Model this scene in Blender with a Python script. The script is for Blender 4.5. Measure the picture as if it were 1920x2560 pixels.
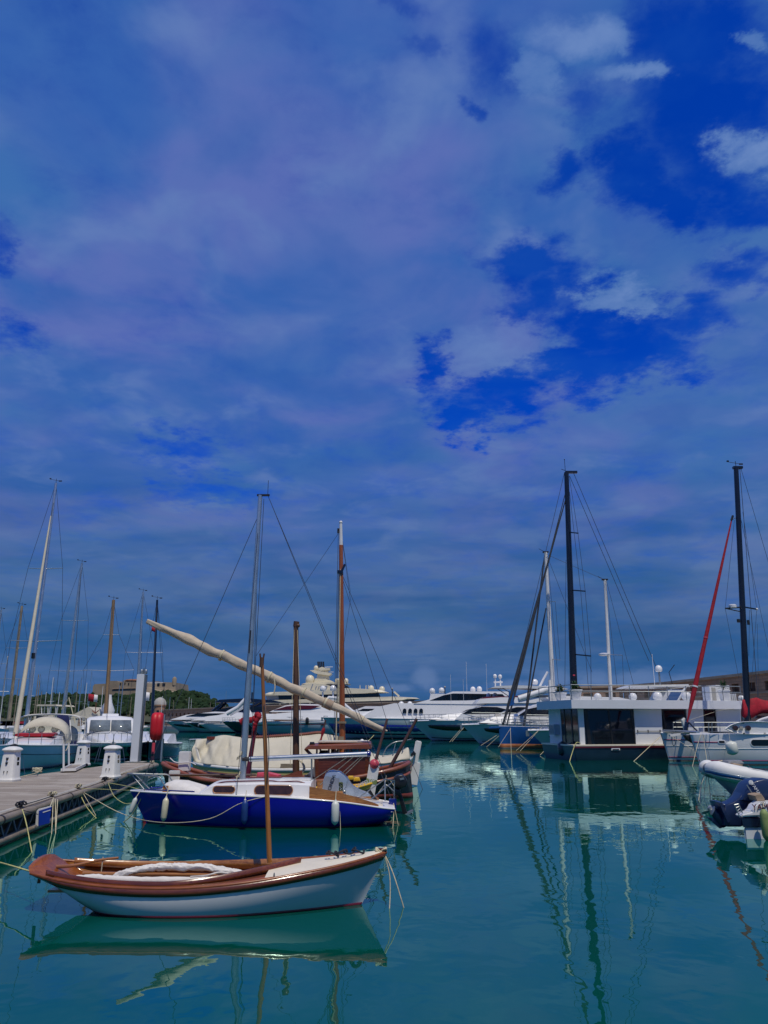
import bpy, bmesh, math, random
from mathutils import Vector, Matrix, noise
random.seed(11)
R = math.radians
for o in list(bpy.data.objects):
    bpy.data.objects.remove(o)
SC = bpy.context.scene
COL = SC.collection
# ------------------------------------------------------------------ camera
F = 1920.0                                    # focal length in pixels of the 1920 x 2560 photograph
TH = math.atan((1806 - 1280) / F)             # upward tilt
CH = 2.35                                     # eye height above the water
cd = bpy.data.cameras.new("camera"); cam = bpy.data.objects.new("camera", cd); COL.objects.link(cam)
cd.sensor_fit = 'VERTICAL'; cd.sensor_height = 24; cd.lens = 18
cd.clip_start = 0.1; cd.clip_end = 8000
cam.location = (0, 0, CH); cam.rotation_euler = (math.pi / 2 + TH, 0, 0)
SC.camera = cam

def ray(px, py):
    u = (px - 960) / F; v = (1280 - py) / F
    return Vector((u, math.cos(TH) - v * math.sin(TH), math.sin(TH) + v * math.cos(TH)))
def P(px, py, Y):                             # survey: the point seen at a pixel, Y metres away
    d = ray(px, py); return Vector((0, 0, CH)) + d * (Y / d.y)
def W(px, py, z=0.0):                         # survey: the point seen at a pixel, on a level z
    d = ray(px, py); return Vector((0, 0, CH)) + d * ((z - CH) / d.z)

# ------------------------------------------------------------------ node helpers
def link(nt, sock, v):
    if isinstance(v, bpy.types.NodeSocket): nt.links.new(v, sock)
    elif v is not None: sock.default_value = v
def N(nt, typ, ins=None, **props):
    n = nt.nodes.new('ShaderNode' + typ)
    for k, v in props.items(): setattr(n, k, v)
    for k, v in (ins or {}).items(): link(nt, n.inputs[k], v)
    return n
def mth(nt, op, a, b=None, c=None, clamp=False):
    n = N(nt, 'Math', operation=op); n.use_clamp = clamp
    for i, v in enumerate((a, b, c)):
        if v is not None: link(nt, n.inputs[i], v)
    return n.outputs[0]
def vm(nt, op, a, b=None):
    n = N(nt, 'VectorMath', operation=op); link(nt, n.inputs[0], a)
    if b is not None: link(nt, n.inputs[1], b)
    return n.outputs[1] if op in ('LENGTH', 'DISTANCE', 'DOT_PRODUCT') else n.outputs[0]
def smooth(nt, v, a, b, lo=0.0, hi=1.0):
    n = N(nt, 'MapRange', {0: v, 1: a, 2: b, 3: lo, 4: hi}, interpolation_type='SMOOTHSTEP'); return n.outputs[0]
def mix(nt, f, a, b, blend='MIX'):
    n = N(nt, 'MixRGB', blend_type=blend); link(nt, n.inputs[0], f)
    for i, v in ((1, a), (2, b)):
        if isinstance(v, tuple) and len(v) == 3: v = (*v, 1)
        link(nt, n.inputs[i], v)
    return n.outputs[0]
def nz(nt, vec, scale, detail=5, rough=.55, dist=0.0, col=False):
    n = N(nt, 'TexNoise', {'Vector': vec, 'Scale': scale, 'Detail': detail, 'Roughness': rough, 'Distortion': dist})
    return n.outputs[1] if col else n.outputs[0]

# ------------------------------------------------------------------ sun and sky
SUN = Vector((0.16, -0.38, 0.91)).normalized()
EL = math.asin(SUN.z); AZ = math.atan2(SUN.x, SUN.y)
sl = bpy.data.lights.new("sun", 'SUN'); sl.energy = 2.8; sl.angle = R(0.53); sl.color = (1, .92, .77)
so = bpy.data.objects.new("sun", sl); COL.objects.link(so)
so.rotation_euler = (-SUN).to_track_quat('-Z', 'Y').to_euler(); so.location = (0, 0, 80)

wd = bpy.data.worlds.new("World"); SC.world = wd; wd.use_nodes = True
nt = wd.node_tree; nt.nodes.clear()
tc = N(nt, 'TexCoord').outputs['Generated']
sep = N(nt, 'SeparateXYZ', {0: tc}); dx, dy, dz = sep.outputs
sky = N(nt, 'TexSky', sky_type='NISHITA'); sky.sun_disc = False; sky.sun_elevation = EL; sky.sun_rotation = AZ
sky.air_density = 1.0; sky.dust_density = .4; sky.ozone_density = 3
SKYS = 0.1
up = mth(nt, 'MAXIMUM', dz, 0.0)
ay = mth(nt, 'MAXIMUM', mth(nt, 'ABSOLUTE', dy), .12)
uw = N(nt, 'CombineXYZ', {0: mth(nt, 'DIVIDE', dx, ay), 1: mth(nt, 'DIVIDE', up, ay), 2: 0.0}).outputs[0]
den = mth(nt, 'ADD', up, .13)
cp = N(nt, 'CombineXYZ', {0: mth(nt, 'DIVIDE', dx, den), 1: mth(nt, 'DIVIDE', dy, den), 2: 0.0}).outputs[0]
cp = vm(nt, 'ADD', cp, (3.1, 1.7, .4))
warp = vm(nt, 'SUBTRACT', nz(nt, cp, 3.6, 7, .62, 0, True), (.5, .5, .5))
warp2 = vm(nt, 'SUBTRACT', nz(nt, cp, 11, 6, .62, 0, True), (.5, .5, .5))
UWW = vm(nt, 'ADD', vm(nt, 'ADD', uw, vm(nt, 'MULTIPLY', warp, (.20, .17, 0))), vm(nt, 'MULTIPLY', warp2, (.16, .13, 0)))
n1 = nz(nt, cp, 2.3, 9, .60, .35); n2 = nz(nt, vm(nt, 'ADD', cp, (7, 3, 0)), 1.5, 4, .5, .6); n3 = nz(nt, cp, 6.5, 7, .62, .3)
def blob(cx, cy, rx, ry, wt, uww=None):
    uww = uww or UWW
                    # a gap (wt < 0) or a cloud (wt > 0) at its own bearing
    a = ray(cx, cy); b = ray(cx + rx, cy); c = ray(cx, cy - ry)
    u0, w0 = a.x / a.y, max(a.z, 0) / a.y; ru = abs(b.x / b.y - u0); rw = abs(c.z / c.y - w0)
    d = vm(nt, 'LENGTH', vm(nt, 'MULTIPLY', vm(nt, 'SUBTRACT', uww, (u0, w0, 0)), (1 / ru, 1 / rw, 0)))
    return smooth(nt, d, 1.45, .15, 0.0, wt)
def cc(x, y, rx, ry, w): return (900 + 1.0717 * x, 1.0717 * y, 1.0717 * rx, 1.0717 * ry, w)
GAPS = [cc(*g) for g in ((790, 80, 170, 120, -1.7), (820, 290, 210, 170, -1.9), (640, 385, 90, 75, -1.5), (560, 250, 80, 70, -.9), (735, 470, 90, 60, -1.5), (880, 465, 120, 60, -1.5), (490, 170, 75, 45, -.7),
        (325, 115, 95, 95, -.75), (140, 110, 60, 32, -.6), (255, 240, 42, 34, -.9), (480, 385, 70, 42, -1.0), (95, 15, 70, 30, -.6),
        (375, 605, 120, 55, -1.3), (430, 690, 120, 80, -1.4), (560, 770, 160, 80, -1.5), (650, 825, 150, 55, -1.2), (500, 860, 140, 60, -1.4), (310, 930, 130, 60, -1.5), (240, 985, 75, 45, -1.3), (180, 860, 50, 60, -1.1),
        (720, 735, 150, 55, -1.1), (885, 640, 100, 45, -1.0), (865, 560, 40, 22, -.6))]
GAPS += [(45, 830, 85, 75, -1.1), (0, 650, 60, 110, -1.0), (430, 1125, 110, 55, -.8), (540, 1225, 200, 50, -.65), (200, 470, 120, 60, -.35)]
PUFF = [cc(560, 85, 115, 50, 1.0), cc(440, 160, 70, 40, .6), cc(690, 188, 75, 28, .9), cc(925, 350, 70, 50, 1.1), cc(938, 105, 30, 22, .8), cc(590, 695, 80, 50, .9), cc(330, 800, 120, 70, .5)]
n4 = nz(nt, cp, 15, 7, .64, .4); n5 = nz(nt, vm(nt, 'ADD', cp, (2, 9, 0)), 2.7, 5, .50, .6)
gap = 0.0
for g in GAPS: gap = mth(nt, 'SMOOTH_MAX', gap, blob(g[0], g[1], g[2] * 1.28, g[3] * 1.28, min(-g[4], 1.25) / 1.25), .25)
pf = 0.0
for g in PUFF: pf = mth(nt, 'MAXIMUM', pf, blob(*g))
gap = mth(nt, 'SUBTRACT', gap, pf)
fl = mth(nt, 'ADD', mth(nt, 'MULTIPLY', mth(nt, 'SUBTRACT', n3, .5), 1.5), mth(nt, 'MULTIPLY', mth(nt, 'SUBTRACT', n4, .5), .55))
fl = mth(nt, 'ADD', fl, mth(nt, 'MULTIPLY', mth(nt, 'SUBTRACT', n1, .5), 1.2))
cov = mth(nt, 'SUBTRACT', mth(nt, 'ADD', 1.18, fl), mth(nt, 'MULTIPLY', gap, 1.50))
mask = smooth(nt, cov, -.30, 1.05)
# clear air
clear = mix(nt, 1.0, sky.outputs[0], (.004, .262, 1.25), 'MULTIPLY')
hz = smooth(nt, up, .34, .0)
clear = mix(nt, hz, clear, (.20, .92, 2.35))
# cloud bodies: pale violet grey where thin, slate blue where thick
n6 = nz(nt, vm(nt, 'ADD', cp, (5, 4, 0)), 4.6, 4, .52, .3)
tone = mix(nt, smooth(nt, n2, .38, .62), (.46, 1.52, 4.25), (1.02, 1.56, 4.55))       # blue grey against violet grey
ccol = mix(nt, smooth(nt, n5, .34, .62), (.36, 1.22, 4.25), tone)
ccol = mix(nt, smooth(nt, n6, .50, .72, 0, .75), ccol, (1.22, 2.08, 4.8))
ccol = mix(nt, smooth(nt, n6, .48, .30, 0, .35), ccol, (.22, 1.0, 3.9))
ccol = mix(nt, mth(nt, 'MULTIPLY', pf, smooth(nt, n3, .30, .62, .25, .9)), ccol, (1.45, 2.5, 5.3))
clear = mix(nt, smooth(nt, n6, .40, .70, 0, .30), clear, (.16, 1.05, 4.5))
strat = nz(nt, vm(nt, 'MULTIPLY', uw, (1.2, 6.5, 0)), 2.3, 4, .5, .4)
low = smooth(nt, up, .44, .08)
ccol = mix(nt, mth(nt, 'MULTIPLY', low, .8), ccol, mix(nt, smooth(nt, strat, .36, .64), mix(nt, smooth(nt, up, .12, .4), (.24, .96, 2.3), (.26, 1.05, 3.3)), mix(nt, smooth(nt, up, .12, .4), (.90, 1.64, 3.1), (.95, 1.72, 4.2))))
body = mix(nt, mth(nt, 'MULTIPLY', mask, smooth(nt, up, .0, .10, .25, 1.0)), clear, ccol)
# a few far cumulus heads just over the horizon
hn = nz(nt, vm(nt, 'MULTIPLY', uw, (1, 1.5, 0)), 26, 6, .58, .1)
PX = [(1600, 1700, 110, 42), (1490, 1706, 90, 34), (1380, 1704, 80, 40), (1062, 1698, 46, 44), (1730, 1708, 120, 34), (1000, 1720, 70, 16), (1290, 1716, 90, 26), (1660, 1735, 300, 26)]
hm = 0.0
for (cx, cy, rx, ry) in PX: hm = mth(nt, 'MAXIMUM', hm, blob(cx, cy, rx, ry, 1.0, uw))
hm = mth(nt, 'MULTIPLY', hm, smooth(nt, mth(nt, 'ADD', hn, mth(nt, 'MULTIPLY', hm, .42)), .58, .92))
body = mix(nt, mth(nt, 'MULTIPLY', hm, .75), body, (1.15, 1.95, 3.9))
bg = N(nt, 'Background', {0: body, 1: SKYS})
ow = N(nt, 'OutputWorld', {0: bg.outputs[0]})
SC.view_settings.view_transform = 'Standard'; SC.view_settings.look = 'None'
SC.view_settings.exposure = 0.0; SC.view_settings.gamma = 1.0
SC.cycles.max_bounces = 7; SC.cycles.transparent_max_bounces = 6
SC.cycles.caustics_reflective = False; SC.cycles.caustics_refractive = False

# ------------------------------------------------------------------ materials
MT = {}
def mat(name, col, rough=.5, metal=0.0, var=.12, scale=3.0, coat=0.0, bump=0.0, bscale=30.0, dirt=None, spec=.5, stretch=(1, 1, 1)):
    m = bpy.data.materials.new(name); m.use_nodes = True; t = m.node_tree; b = t.nodes['Principled BSDF']
    oc = N(t, 'TexCoord').outputs['Object']
    oc = vm(t, 'MULTIPLY', oc, stretch)
    n = nz(t, oc, scale, 6, .6)
    lo = tuple(max(c * (1 - var), 0) for c in col); hi = tuple(min(c * (1 + var), 1) for c in col)
    c = mix(t, smooth(t, n, .3, .7), lo, hi)
    if dirt:
        dn = nz(t, oc, dirt[1], 7, .68, .4)
        c = mix(t, smooth(t, dn, .52, .75, 0, dirt[2]), c, dirt[0])
    link(t, b.inputs['Base Color'], c)
    link(t, b.inputs['Roughness'], mth(t, 'ADD', rough - .06, mth(t, 'MULTIPLY', n, .12)))
    b.inputs['Metallic'].default_value = metal; b.inputs['Coat Weight'].default_value = coat; b.inputs['Coat Roughness'].default_value = .08
    b.inputs['Specular IOR Level'].default_value = spec
    if bump:
        bn = N(t, 'Bump', {'Height': nz(t, oc, bscale, 4, .6), 'Distance': bump, 'Strength': 1.0})
        link(t, b.inputs['Normal'], bn.outputs[0])
    MT[name] = m; return m
def wood(name, c1, c2, rough=.35, coat=.5, scale=1.0, axis=0, planks=0.0):
    m = bpy.data.materials.new(name); m.use_nodes = True; t = m.node_tree; b = t.nodes['Principled BSDF']
    oc = N(t, 'TexCoord').outputs['Object']
    st = [14.0, 14.0, 14.0]; st[axis] = .9
    g = nz(t, vm(t, 'MULTIPLY', oc, tuple(st)), 2.2 * scale, 6, .65, .8)
    g2 = nz(t, oc, 1.3 * scale, 3, .5)
    c = mix(t, smooth(t, g, .3, .7), c1, c2)
    c = mix(t, smooth(t, g2, .35, .7, 0, .45), c, tuple(x * .55 for x in c1))
    if planks:
        s = N(t, 'SeparateXYZ', {0: oc}).outputs[2 if axis != 2 else 0]
        fr = mth(t, 'FRACT', mth(t, 'DIVIDE', s, planks))
        c = mix(t, smooth(t, mth(t, 'ABSOLUTE', mth(t, 'SUBTRACT', fr, .5)), .46, .5, 0, .8), c, tuple(x * .2 for x in c1))
    link(t, b.inputs['Base Color'], c); b.inputs['Roughness'].default_value = rough
    b.inputs['Coat Weight'].default_value = coat; b.inputs['Coat Roughness'].default_value = .12
    bn = N(t, 'Bump', {'Height': g, 'Distance': .002, 'Strength': .5}); link(t, b.inputs['Normal'], bn.outputs[0])
    MT[name] = m; return m
mat('white_paint', (.78, .77, .74), .3, 0, .05, 1.5, .25, dirt=((.50, .49, .44), 2.5, .35))
mat('white_hull', (.74, .75, .75), .22, 0, .04, .8, .5, dirt=((.52, .54, .52), 1.4, .25))
mat('gelcoat', (.79, .79, .78), .25, 0, .03, .5, .3, dirt=((.60, .60, .58), .9, .2))
mat('grey_hull', (.40, .50, .56), .22, 0, .05, .6, .5)
mat('pale_green_hull', (.50, .60, .60), .2, 0, .05, .5, .5)
mat('cream_paint', (.72, .66, .49), .4, 0, .06, .5, .15, dirt=((.50, .44, .32), .8, .25))
mat('cream_deck', (.76, .69, .54), .5, 0, .05, 3, 0, dirt=((.56, .50, .37), 4, .35))
mat('yellow_paint', (.78, .46, .02), .35, 0, .1, 4, .3, dirt=((.45, .25, .03), 5, .3))
mat('cream_yellow', (.66, .54, .20), .4, 0, .1, 3, .2, dirt=((.40, .30, .10), 3, .3))
mat('royal_blue', (.0012, .0012, .30), .32, 0, .10, .9, .15, dirt=((.002, .003, .26), 1.8, .35))
mat('mid_blue', (.015, .10, .32), .3, 0, .12, 1, .3, dirt=((.01, .06, .2), 1.2, .4))
mat('deep_blue', (.004, .012, .19), .18, 0, .08, .5, .6)
mat('navy', (.006, .012, .035), .2, 0, .15, .8, .6)
mat('navy_hull', (.008, .026, .055), .3, 0, .15, .8, .4, dirt=((.02, .05, .08), 1.5, .4))
mat('black_hull', (.006, .009, .016), .35, 0, .2, 1.5, .2, dirt=((.03, .035, .04), 2.5, .4))
mat('black_plastic', (.012, .013, .016), .35, 0, .2, 6)
mat('black_mast', (.008, .010, .018), .28, 0, .15, 2, .4)
mat('dark_glass', (.006, .009, .014), .06, 0, .2, .6, .3, spec=.6)
mat('brown_glass', (.045, .020, .016), .08, 0, .35, 6, .3, spec=.6)
mat('rust_red', (.16, .028, .018), .6, 0, .25, 4, 0, dirt=((.05, .02, .02), 4, .5))
mat('maroon', (.11, .006, .018), .35, 0, .12, 3, .3)
mat('magenta_stripe', (.30, .01, .10), .35, 0, .1, 3)
mat('red_plastic', (.55, .008, .016), .5, 0, .1, 2.5, .05, dirt=((.40, .01, .02), 3, .35))
mat('pink_red', (.58, .06, .09), .45, 0, .12, 4, 0, dirt=((.5, .2, .2), 6, .5))
mat('red_cloth', (.36, .008, .022), .8, 0, .22, 4, 0, .012, 7)
mat('cream_cloth', (.52, .44, .33), .85, 0, .10, 5, 0, .010, 9, dirt=((.42, .34, .25), 3.5, .4))
mat('tarp', (.56, .52, .41), .85, 0, .07, 2, 0, .012, 4, dirt=((.50, .46, .36), 2, .35))
mat('white_cloth', (.70, .67, .62), .85, 0, .06, 5, 0, .010, 12)
mat('navy_cloth', (.006, .010, .07), .85, 0, .25, 3, 0, .02, 5)
mat('alu', (.55, .58, .60), .32, .85, .08, 3)
mat('steel', (.34, .36, .36), .42, .8, .08, 5)
mat('white_mast', (.74, .74, .72), .3, 0, .05, 2, .2)
mat('wire', (.06, .07, .09), .45, .4, .1, 5)
mat('rope', (.56, .50, .34), .9, 0, .2, 30, 0, .003, 120)
mat('yellow_rope', (.52, .50, .20), .9, 0, .2, 30, 0, .003, 120)
mat('dark_rope', (.018, .020, .03), .85, 0, .3, 40, 0, .003, 120)
mat('green_rope', (.10, .13, .06), .9, 0, .3, 40, 0, .003, 120)
mat('fender_cream', (.70, .64, .44), .45, 0, .10, 6, .1, dirt=((.38, .30, .16), 9, .6))
mat('fender_white', (.68, .70, .62), .4, 0, .06, 5, .15, dirt=((.40, .42, .34), 7, .4))
mat('fender_blue', (.010, .045, .20), .45, 0, .15, 5, .1, dirt=((.03, .08, .22), 6, .4))
mat('fender_green', (.23, .30, .10), .6, 0, .15, 6, 0, dirt=((.07, .11, .035), 5, .7))
mat('silver_cowl', (.36, .43, .52), .24, .35, .06, 3, .5)
mat('grey_panel', (.30, .33, .38), .3, .3, .05, 3, .4)
mat('blue_cowl', (.012, .028, .085), .36, .1, .12, 3, .25)
mat('tube_tan', (.34, .27, .18), .45, .25, .18, 2, 0, dirt=((.16, .12, .08), 3, .5))
mat('truss_grey', (.16, .19, .22), .5, .3, .2, 3, 0, dirt=((.06, .07, .07), 3, .6))
mat('dark_metal', (.03, .03, .034), .5, .5, .3, 8)
mat('concrete', (.40, .385, .35), .85, 0, .1, 2, 0, .01, 12)
mat('pedestal_white', (.76, .75, .70), .4, 0, .05, 3, .15, dirt=((.52, .50, .43), 4, .35))
mat('house_white', (.72, .74, .76), .3, 0, .03, .6, .2, dirt=((.60, .62, .63), 1.2, .3))
mat('leaf_green', (.03, .085, .022), .55, 0, .4, 8)
mat('leaf_yellow', (.55, .28, .02), .55, 0, .3, 8)
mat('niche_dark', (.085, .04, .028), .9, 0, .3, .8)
mat('terracotta', (.36, .12, .06), .8, 0, .15, .6)
mat('rib_tube', (.72, .72, .69), .55, 0, .04, 2, 0, dirt=((.52, .52, .48), 3, .3))
mat('tan_cushion', (.34, .25, .17), .7, 0, .12, 5)
mat('grey_cloth', (.20, .21, .23), .8, 0, .2, 5, 0, .01, 8)
mat('flag_white', (.75, .75, .75), .8, 0, .03, 3)
mat('antifoul', (.012, .018, .028), .6, 0, .2, 2)
mat('orange_boot', (.30, .10, .03), .6, 0, .25, 3)
wood('mahogany', (.19, .048, .010), (.38, .115, .024), .35, .25, 1.2, 0)
wood('strake', (.22, .055, .010), (.36, .10, .02), .3, .35, 1.0, 0)
wood('mahogany_dark', (.10, .022, .007), (.20, .050, .012), .25, .7, 1.2, 0)
wood('varnish', (.30, .11, .025), (.50, .22, .055), .25, .7, 1.0, 0, .11)
wood('mast_tan', (.25, .15, .065), (.36, .23, .11), .45, .3, .5, 2)
wood('spar', (.30, .105, .018), (.46, .185, .04), .3, .6, .6, 2)
wood('mast_orange', (.28, .072, .018), (.40, .12, .03), .35, .4, .5, 2)
wood('mast_dark', (.065, .030, .016), (.14, .062, .028), .6, .1, .8, 2)
wood('rail_red', (.20, .048, .022), (.32, .10, .045), .45, .25, 1.0, 0)
wood('cabin_brown', (.085, .018, .012), (.17, .040, .022), .4, .3, 1.0, 0, .23)
wood('pole_dark', (.06, .028, .022), (.12, .05, .035), .5, .2, 1.0, 2)
# ------------------------------------------------------------------ water
def water():
    m = bpy.data.materials.new('harbour_water'); m.use_nodes = True; t = m.node_tree; b = t.nodes['Principled BSDF']
    ps = N(t, 'NewGeometry').outputs['Position']
    a = nz(t, vm(t, 'MULTIPLY', ps, (1.0, .75, 1)), 1.5, 2, .5, .3)
    a2 = nz(t, vm(t, 'MULTIPLY', ps, (1.0, .8, 1)), 5.5, 2, .5, .2)
    big = nz(t, ps, .11, 3, .5, .6)
    h = mth(t, 'ADD', mth(t, 'MULTIPLY', a, .0085), mth(t, 'MULTIPLY', a2, .0007))
    h = mth(t, 'MULTIPLY', h, smooth(t, big, .32, .68, .35, 1.25))
    bn = N(t, 'Bump', {'Height': h, 'Distance': 1.0, 'Strength': 1.0})
    cn = nz(t, ps, .05, 3, .5)
    df = N(t, 'BsdfDiffuse', {'Color': mix(t, smooth(t, cn, .3, .7), (.0, .068, .050), (.0, .084, .060))})   # silt lit below the surface
    gl = N(t, 'BsdfGlossy', {'Color': (.66, 1.0, .93, 1), 'Roughness': .01, 'Normal': bn.outputs[0]})
    fc = N(t, 'LayerWeight', {'Blend': .5, 'Normal': bn.outputs[0]}).outputs['Facing']
    fr = mth(t, 'ADD', .02, mth(t, 'MULTIPLY', mth(t, 'POWER', fc, 3.7), .98), None, True)
    sh = N(t, 'MixShader', {0: fr, 1: df.outputs[0], 2: gl.outputs[0]})
    nt_out = t.nodes['Material Output']; t.links.new(sh.outputs[0], nt_out.inputs['Surface']); t.nodes.remove(b)
    me = bpy.data.meshes.new('water'); s = 4000
    me.from_pydata([(-s, -60, 0), (s, -60, 0), (s, 6000, 0), (-s, 6000, 0)], [], [(0, 1, 2, 3)])
    me.materials.append(m); o = bpy.data.objects.new('water', me); COL.objects.link(o); o['kind'] = 'structure'
    me.update()
water()
# ------------------------------------------------------------------ mesh helpers
XF = {}                                        # world matrix of each thing root
def catmull(pts, n):
    pts = [Vector(p) for p in pts]
    if len(pts) == 2: return [pts[0].lerp(pts[1], i / n) for i in range(n + 1)]
    out = []
    q = [pts[0] * 2 - pts[1]] + pts + [pts[-1] * 2 - pts[-2]]
    m = len(pts) - 1
    for i in range(n + 1):
        f = i / n * m; k = min(int(f), m - 1); t = f - k
        a, b, c, d = q[k:k + 4]
        out.append(.5 * ((2 * b) + (c - a) * t + (2 * a - 5 * b + 4 * c - d) * t * t + (3 * b - a - 3 * c + d) * t ** 3))
    return out
def arc(a, b, n=16, sag=0.0):
    a = Vector(a); b = Vector(b)
    return [a.lerp(b, i / n) - Vector((0, 0, sag * 4 * (i / n) * (1 - i / n))) for i in range(n + 1)]
class M:
    def __init__(s): s.v = []; s.f = []
    def add(s, vs, fs):
        k = len(s.v); s.v += [Vector(v) for v in vs]; s.f += [tuple(i + k for i in f) for f in fs]; return s
    def bx(s, x0, x1, y0, y1, z0, z1):
        return s.add([(x0, y0, z0), (x1, y0, z0), (x1, y1, z0), (x0, y1, z0), (x0, y0, z1), (x1, y0, z1), (x1, y1, z1), (x0, y1, z1)],
                     [(3, 2, 1, 0), (4, 5, 6, 7), (0, 1, 5, 4), (1, 2, 6, 5), (2, 3, 7, 6), (3, 0, 4, 7)])
    def box(s, c, d, m=None):
        c = Vector(c); k = len(s.v); s.bx(-d[0] / 2, d[0] / 2, -d[1] / 2, d[1] / 2, -d[2] / 2, d[2] / 2)
        for i in range(k, len(s.v)): s.v[i] = (m @ s.v[i] if m else s.v[i]) + c
        return s
    def beam(s, a, b, w, h, upv=(0, 0, 1)):
        a = Vector(a); b = Vector(b); d = (b - a).normalized(); u = Vector(upv); sd = d.cross(u)
        if sd.length < 1e-4: sd = d.cross(Vector((0, 1, 0)))
        sd.normalize(); u = sd.cross(d)
        r = [sd * w / 2 + u * h / 2, -sd * w / 2 + u * h / 2, -sd * w / 2 - u * h / 2, sd * w / 2 - u * h / 2]
        return s.loft([[a + x for x in r], [b + x for x in r]])
    def loft(s, rings, closed=True, cap=True):
        n = len(rings[0]); vs = [v for r in rings for v in r]; fs = []
        for i in range(len(rings) - 1):
            for j in range(n if closed else n - 1):
                a = i * n + j; b = i * n + (j + 1) % n; fs.append((a, b, b + n, a + n))
        if cap and closed:
            fs.append(tuple(range(n - 1, -1, -1))); fs.append(tuple((len(rings) - 1) * n + j for j in range(n)))
        return s.add(vs, fs)
    def tube(s, pts, r, n=8, cap=True, flat=1.0):
        pts = [Vector(p) for p in pts]; L = len(pts)
        rr = r if isinstance(r, (list, tuple)) else [r] * L
        if len(rr) == 2 and L != 2: rr = [rr[0] + (rr[1] - rr[0]) * i / (L - 1) for i in range(L)]
        d0 = (pts[1] - pts[0]).normalized()
        u = d0.orthogonal().normalized() if abs(d0.z) > .95 else d0.cross(Vector((0, 0, 1))).normalized()
        rings = []
        for i in range(L):
            d = (pts[min(i + 1, L - 1)] - pts[max(i - 1, 0)])
            d = d.normalized() if d.length > 1e-9 else d0
            u = (u - d * u.dot(d)).normalized(); w = d.cross(u)
            rings.append([pts[i] + (u * math.cos(2 * math.pi * j / n) + w * math.sin(2 * math.pi * j / n) * flat) * rr[i] for j in range(n)])
        return s.loft(rings, True, cap)
    def lathe(s, prof, c=(0, 0, 0), n=16, ax=(0, 0, 1), sq=0.0, rot=0.0):
        ax = Vector(ax).normalized(); u = ax.orthogonal().normalized() if abs(ax.z) < .999 else Vector((1, 0, 0)); w = ax.cross(u); c = Vector(c)
        rings = []
        for r, z in prof:
            ring = []
            for j in range(n):
                t = 2 * math.pi * j / n + rot; ct, st = math.cos(t), math.sin(t)
                k = r
                if sq: k = r / ((abs(ct) ** sq + abs(st) ** sq) ** (1 / sq))
                ring.append(c + u * ct * k + w * st * k + ax * z)
            rings.append(ring)
        return s.loft(rings)
    def ball(s, c, r, n=12, sz=1.0):
        return s.lathe([(max(r * math.sin(math.pi * i / n), .001), -r * sz * math.cos(math.pi * i / n)) for i in range(n + 1)], c, n + 4)
    def slab(s, poly, y0, y1):                  # polygon in x,z pushed from y0 to y1
        return s.loft([[Vector((x, y0, z)) for x, z in poly], [Vector((x, y1, z)) for x, z in poly]])
    def puff(s, poly, y, hw, e=.22, k=5):       # a polygon in x,z with a rounded thickness
        cx = sum(p[0] for p in poly) / len(poly); cz = sum(p[1] for p in poly) / len(poly); rings = []
        for i in range(2 * k + 1):
            a = -math.pi / 2 + math.pi * i / (2 * k); f = 1 - e * (1 - math.cos(a) ** .6) if abs(a) < 1.57 else 1 - e
            rings.append([Vector((cx + (px - cx) * f, y + hw * math.sin(a), cz + (pz - cz) * f)) for px, pz in poly])
        return s.loft(rings)
    def sheet(s, grid, th=0.0):
        n = len(grid[0]); vs = [v for r in grid for v in r]; fs = []
        for i in range(len(grid) - 1):
            for j in range(n - 1): fs.append((i * n + j, i * n + j + 1, (i + 1) * n + j + 1, (i + 1) * n + j))
        return s.add(vs, fs)
    def xf(s, m):
        s.v = [m @ v for v in s.v]; return s
    def build(s, name, mt, parent=None, world=False, loc=None, smooth=40, bevel=0.0, solid=0.0, sub=0):
        inv = Matrix.Identity(4); o_loc = Vector((0, 0, 0))
        root = parent
        while root is not None and root.parent is not None: root = root.parent
        if parent is not None:
            if world: inv = XF[root.name].inverted()
        else:
            if loc is None:
                xs = [v.x for v in s.v]; ys = [v.y for v in s.v]; loc = ((min(xs) + max(xs)) / 2, (min(ys) + max(ys)) / 2, min(v.z for v in s.v))
            o_loc = Vector(loc); inv = Matrix.Translation(-o_loc)
        me = bpy.data.meshes.new(name); me.from_pydata([tuple(inv @ v) for v in s.v], [], s.f)
        bm = bmesh.new(); bm.from_mesh(me); bmesh.ops.remove_doubles(bm, verts=bm.verts, dist=1e-5)
        bmesh.ops.recalc_face_normals(bm, faces=bm.faces)
        if bevel: bmesh.ops.bevel(bm, geom=[e for e in bm.edges if len(e.link_faces) == 2 and e.calc_face_angle(0) > .6], offset=bevel, segments=2, affect='EDGES', clamp_overlap=True)
        bm.to_mesh(me); bm.free()
        me.materials.append(MT[mt] if isinstance(mt, str) else mt)
        for p in me.polygons: p.use_smooth = bool(smooth)
        if smooth: me.set_sharp_from_angle(angle=R(smooth))
        o = bpy.data.objects.new(name, me); COL.objects.link(o); o.location = o_loc
        if parent is not None: o.parent = parent
        if solid: md = o.modifiers.new('thickness', 'SOLIDIFY'); md.thickness = solid; md.offset = 0
        if sub: md = o.modifiers.new('subdivision', 'SUBSURF'); md.levels = sub; md.render_levels = sub
        if parent is None: XF[o.name] = Matrix.Translation(o_loc)
        return o
def tag(o, label, cat, group=None, kind=None):
    o['label'] = label; o['category'] = cat
    if group: o['group'] = group
    if kind: o['kind'] = kind
    return o
def thing(name, label, cat, loc=(0, 0, 0), rz=0.0, group=None):
    o = bpy.data.objects.new(name, None); COL.objects.link(o); o.location = Vector(loc); o.rotation_euler = (0, 0, rz)
    o.empty_display_size = .3
    XF[o.name] = Matrix.Translation(Vector(loc)) @ Matrix.Rotation(rz, 4, 'Z')
    return tag(o, label, cat, group)
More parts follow.
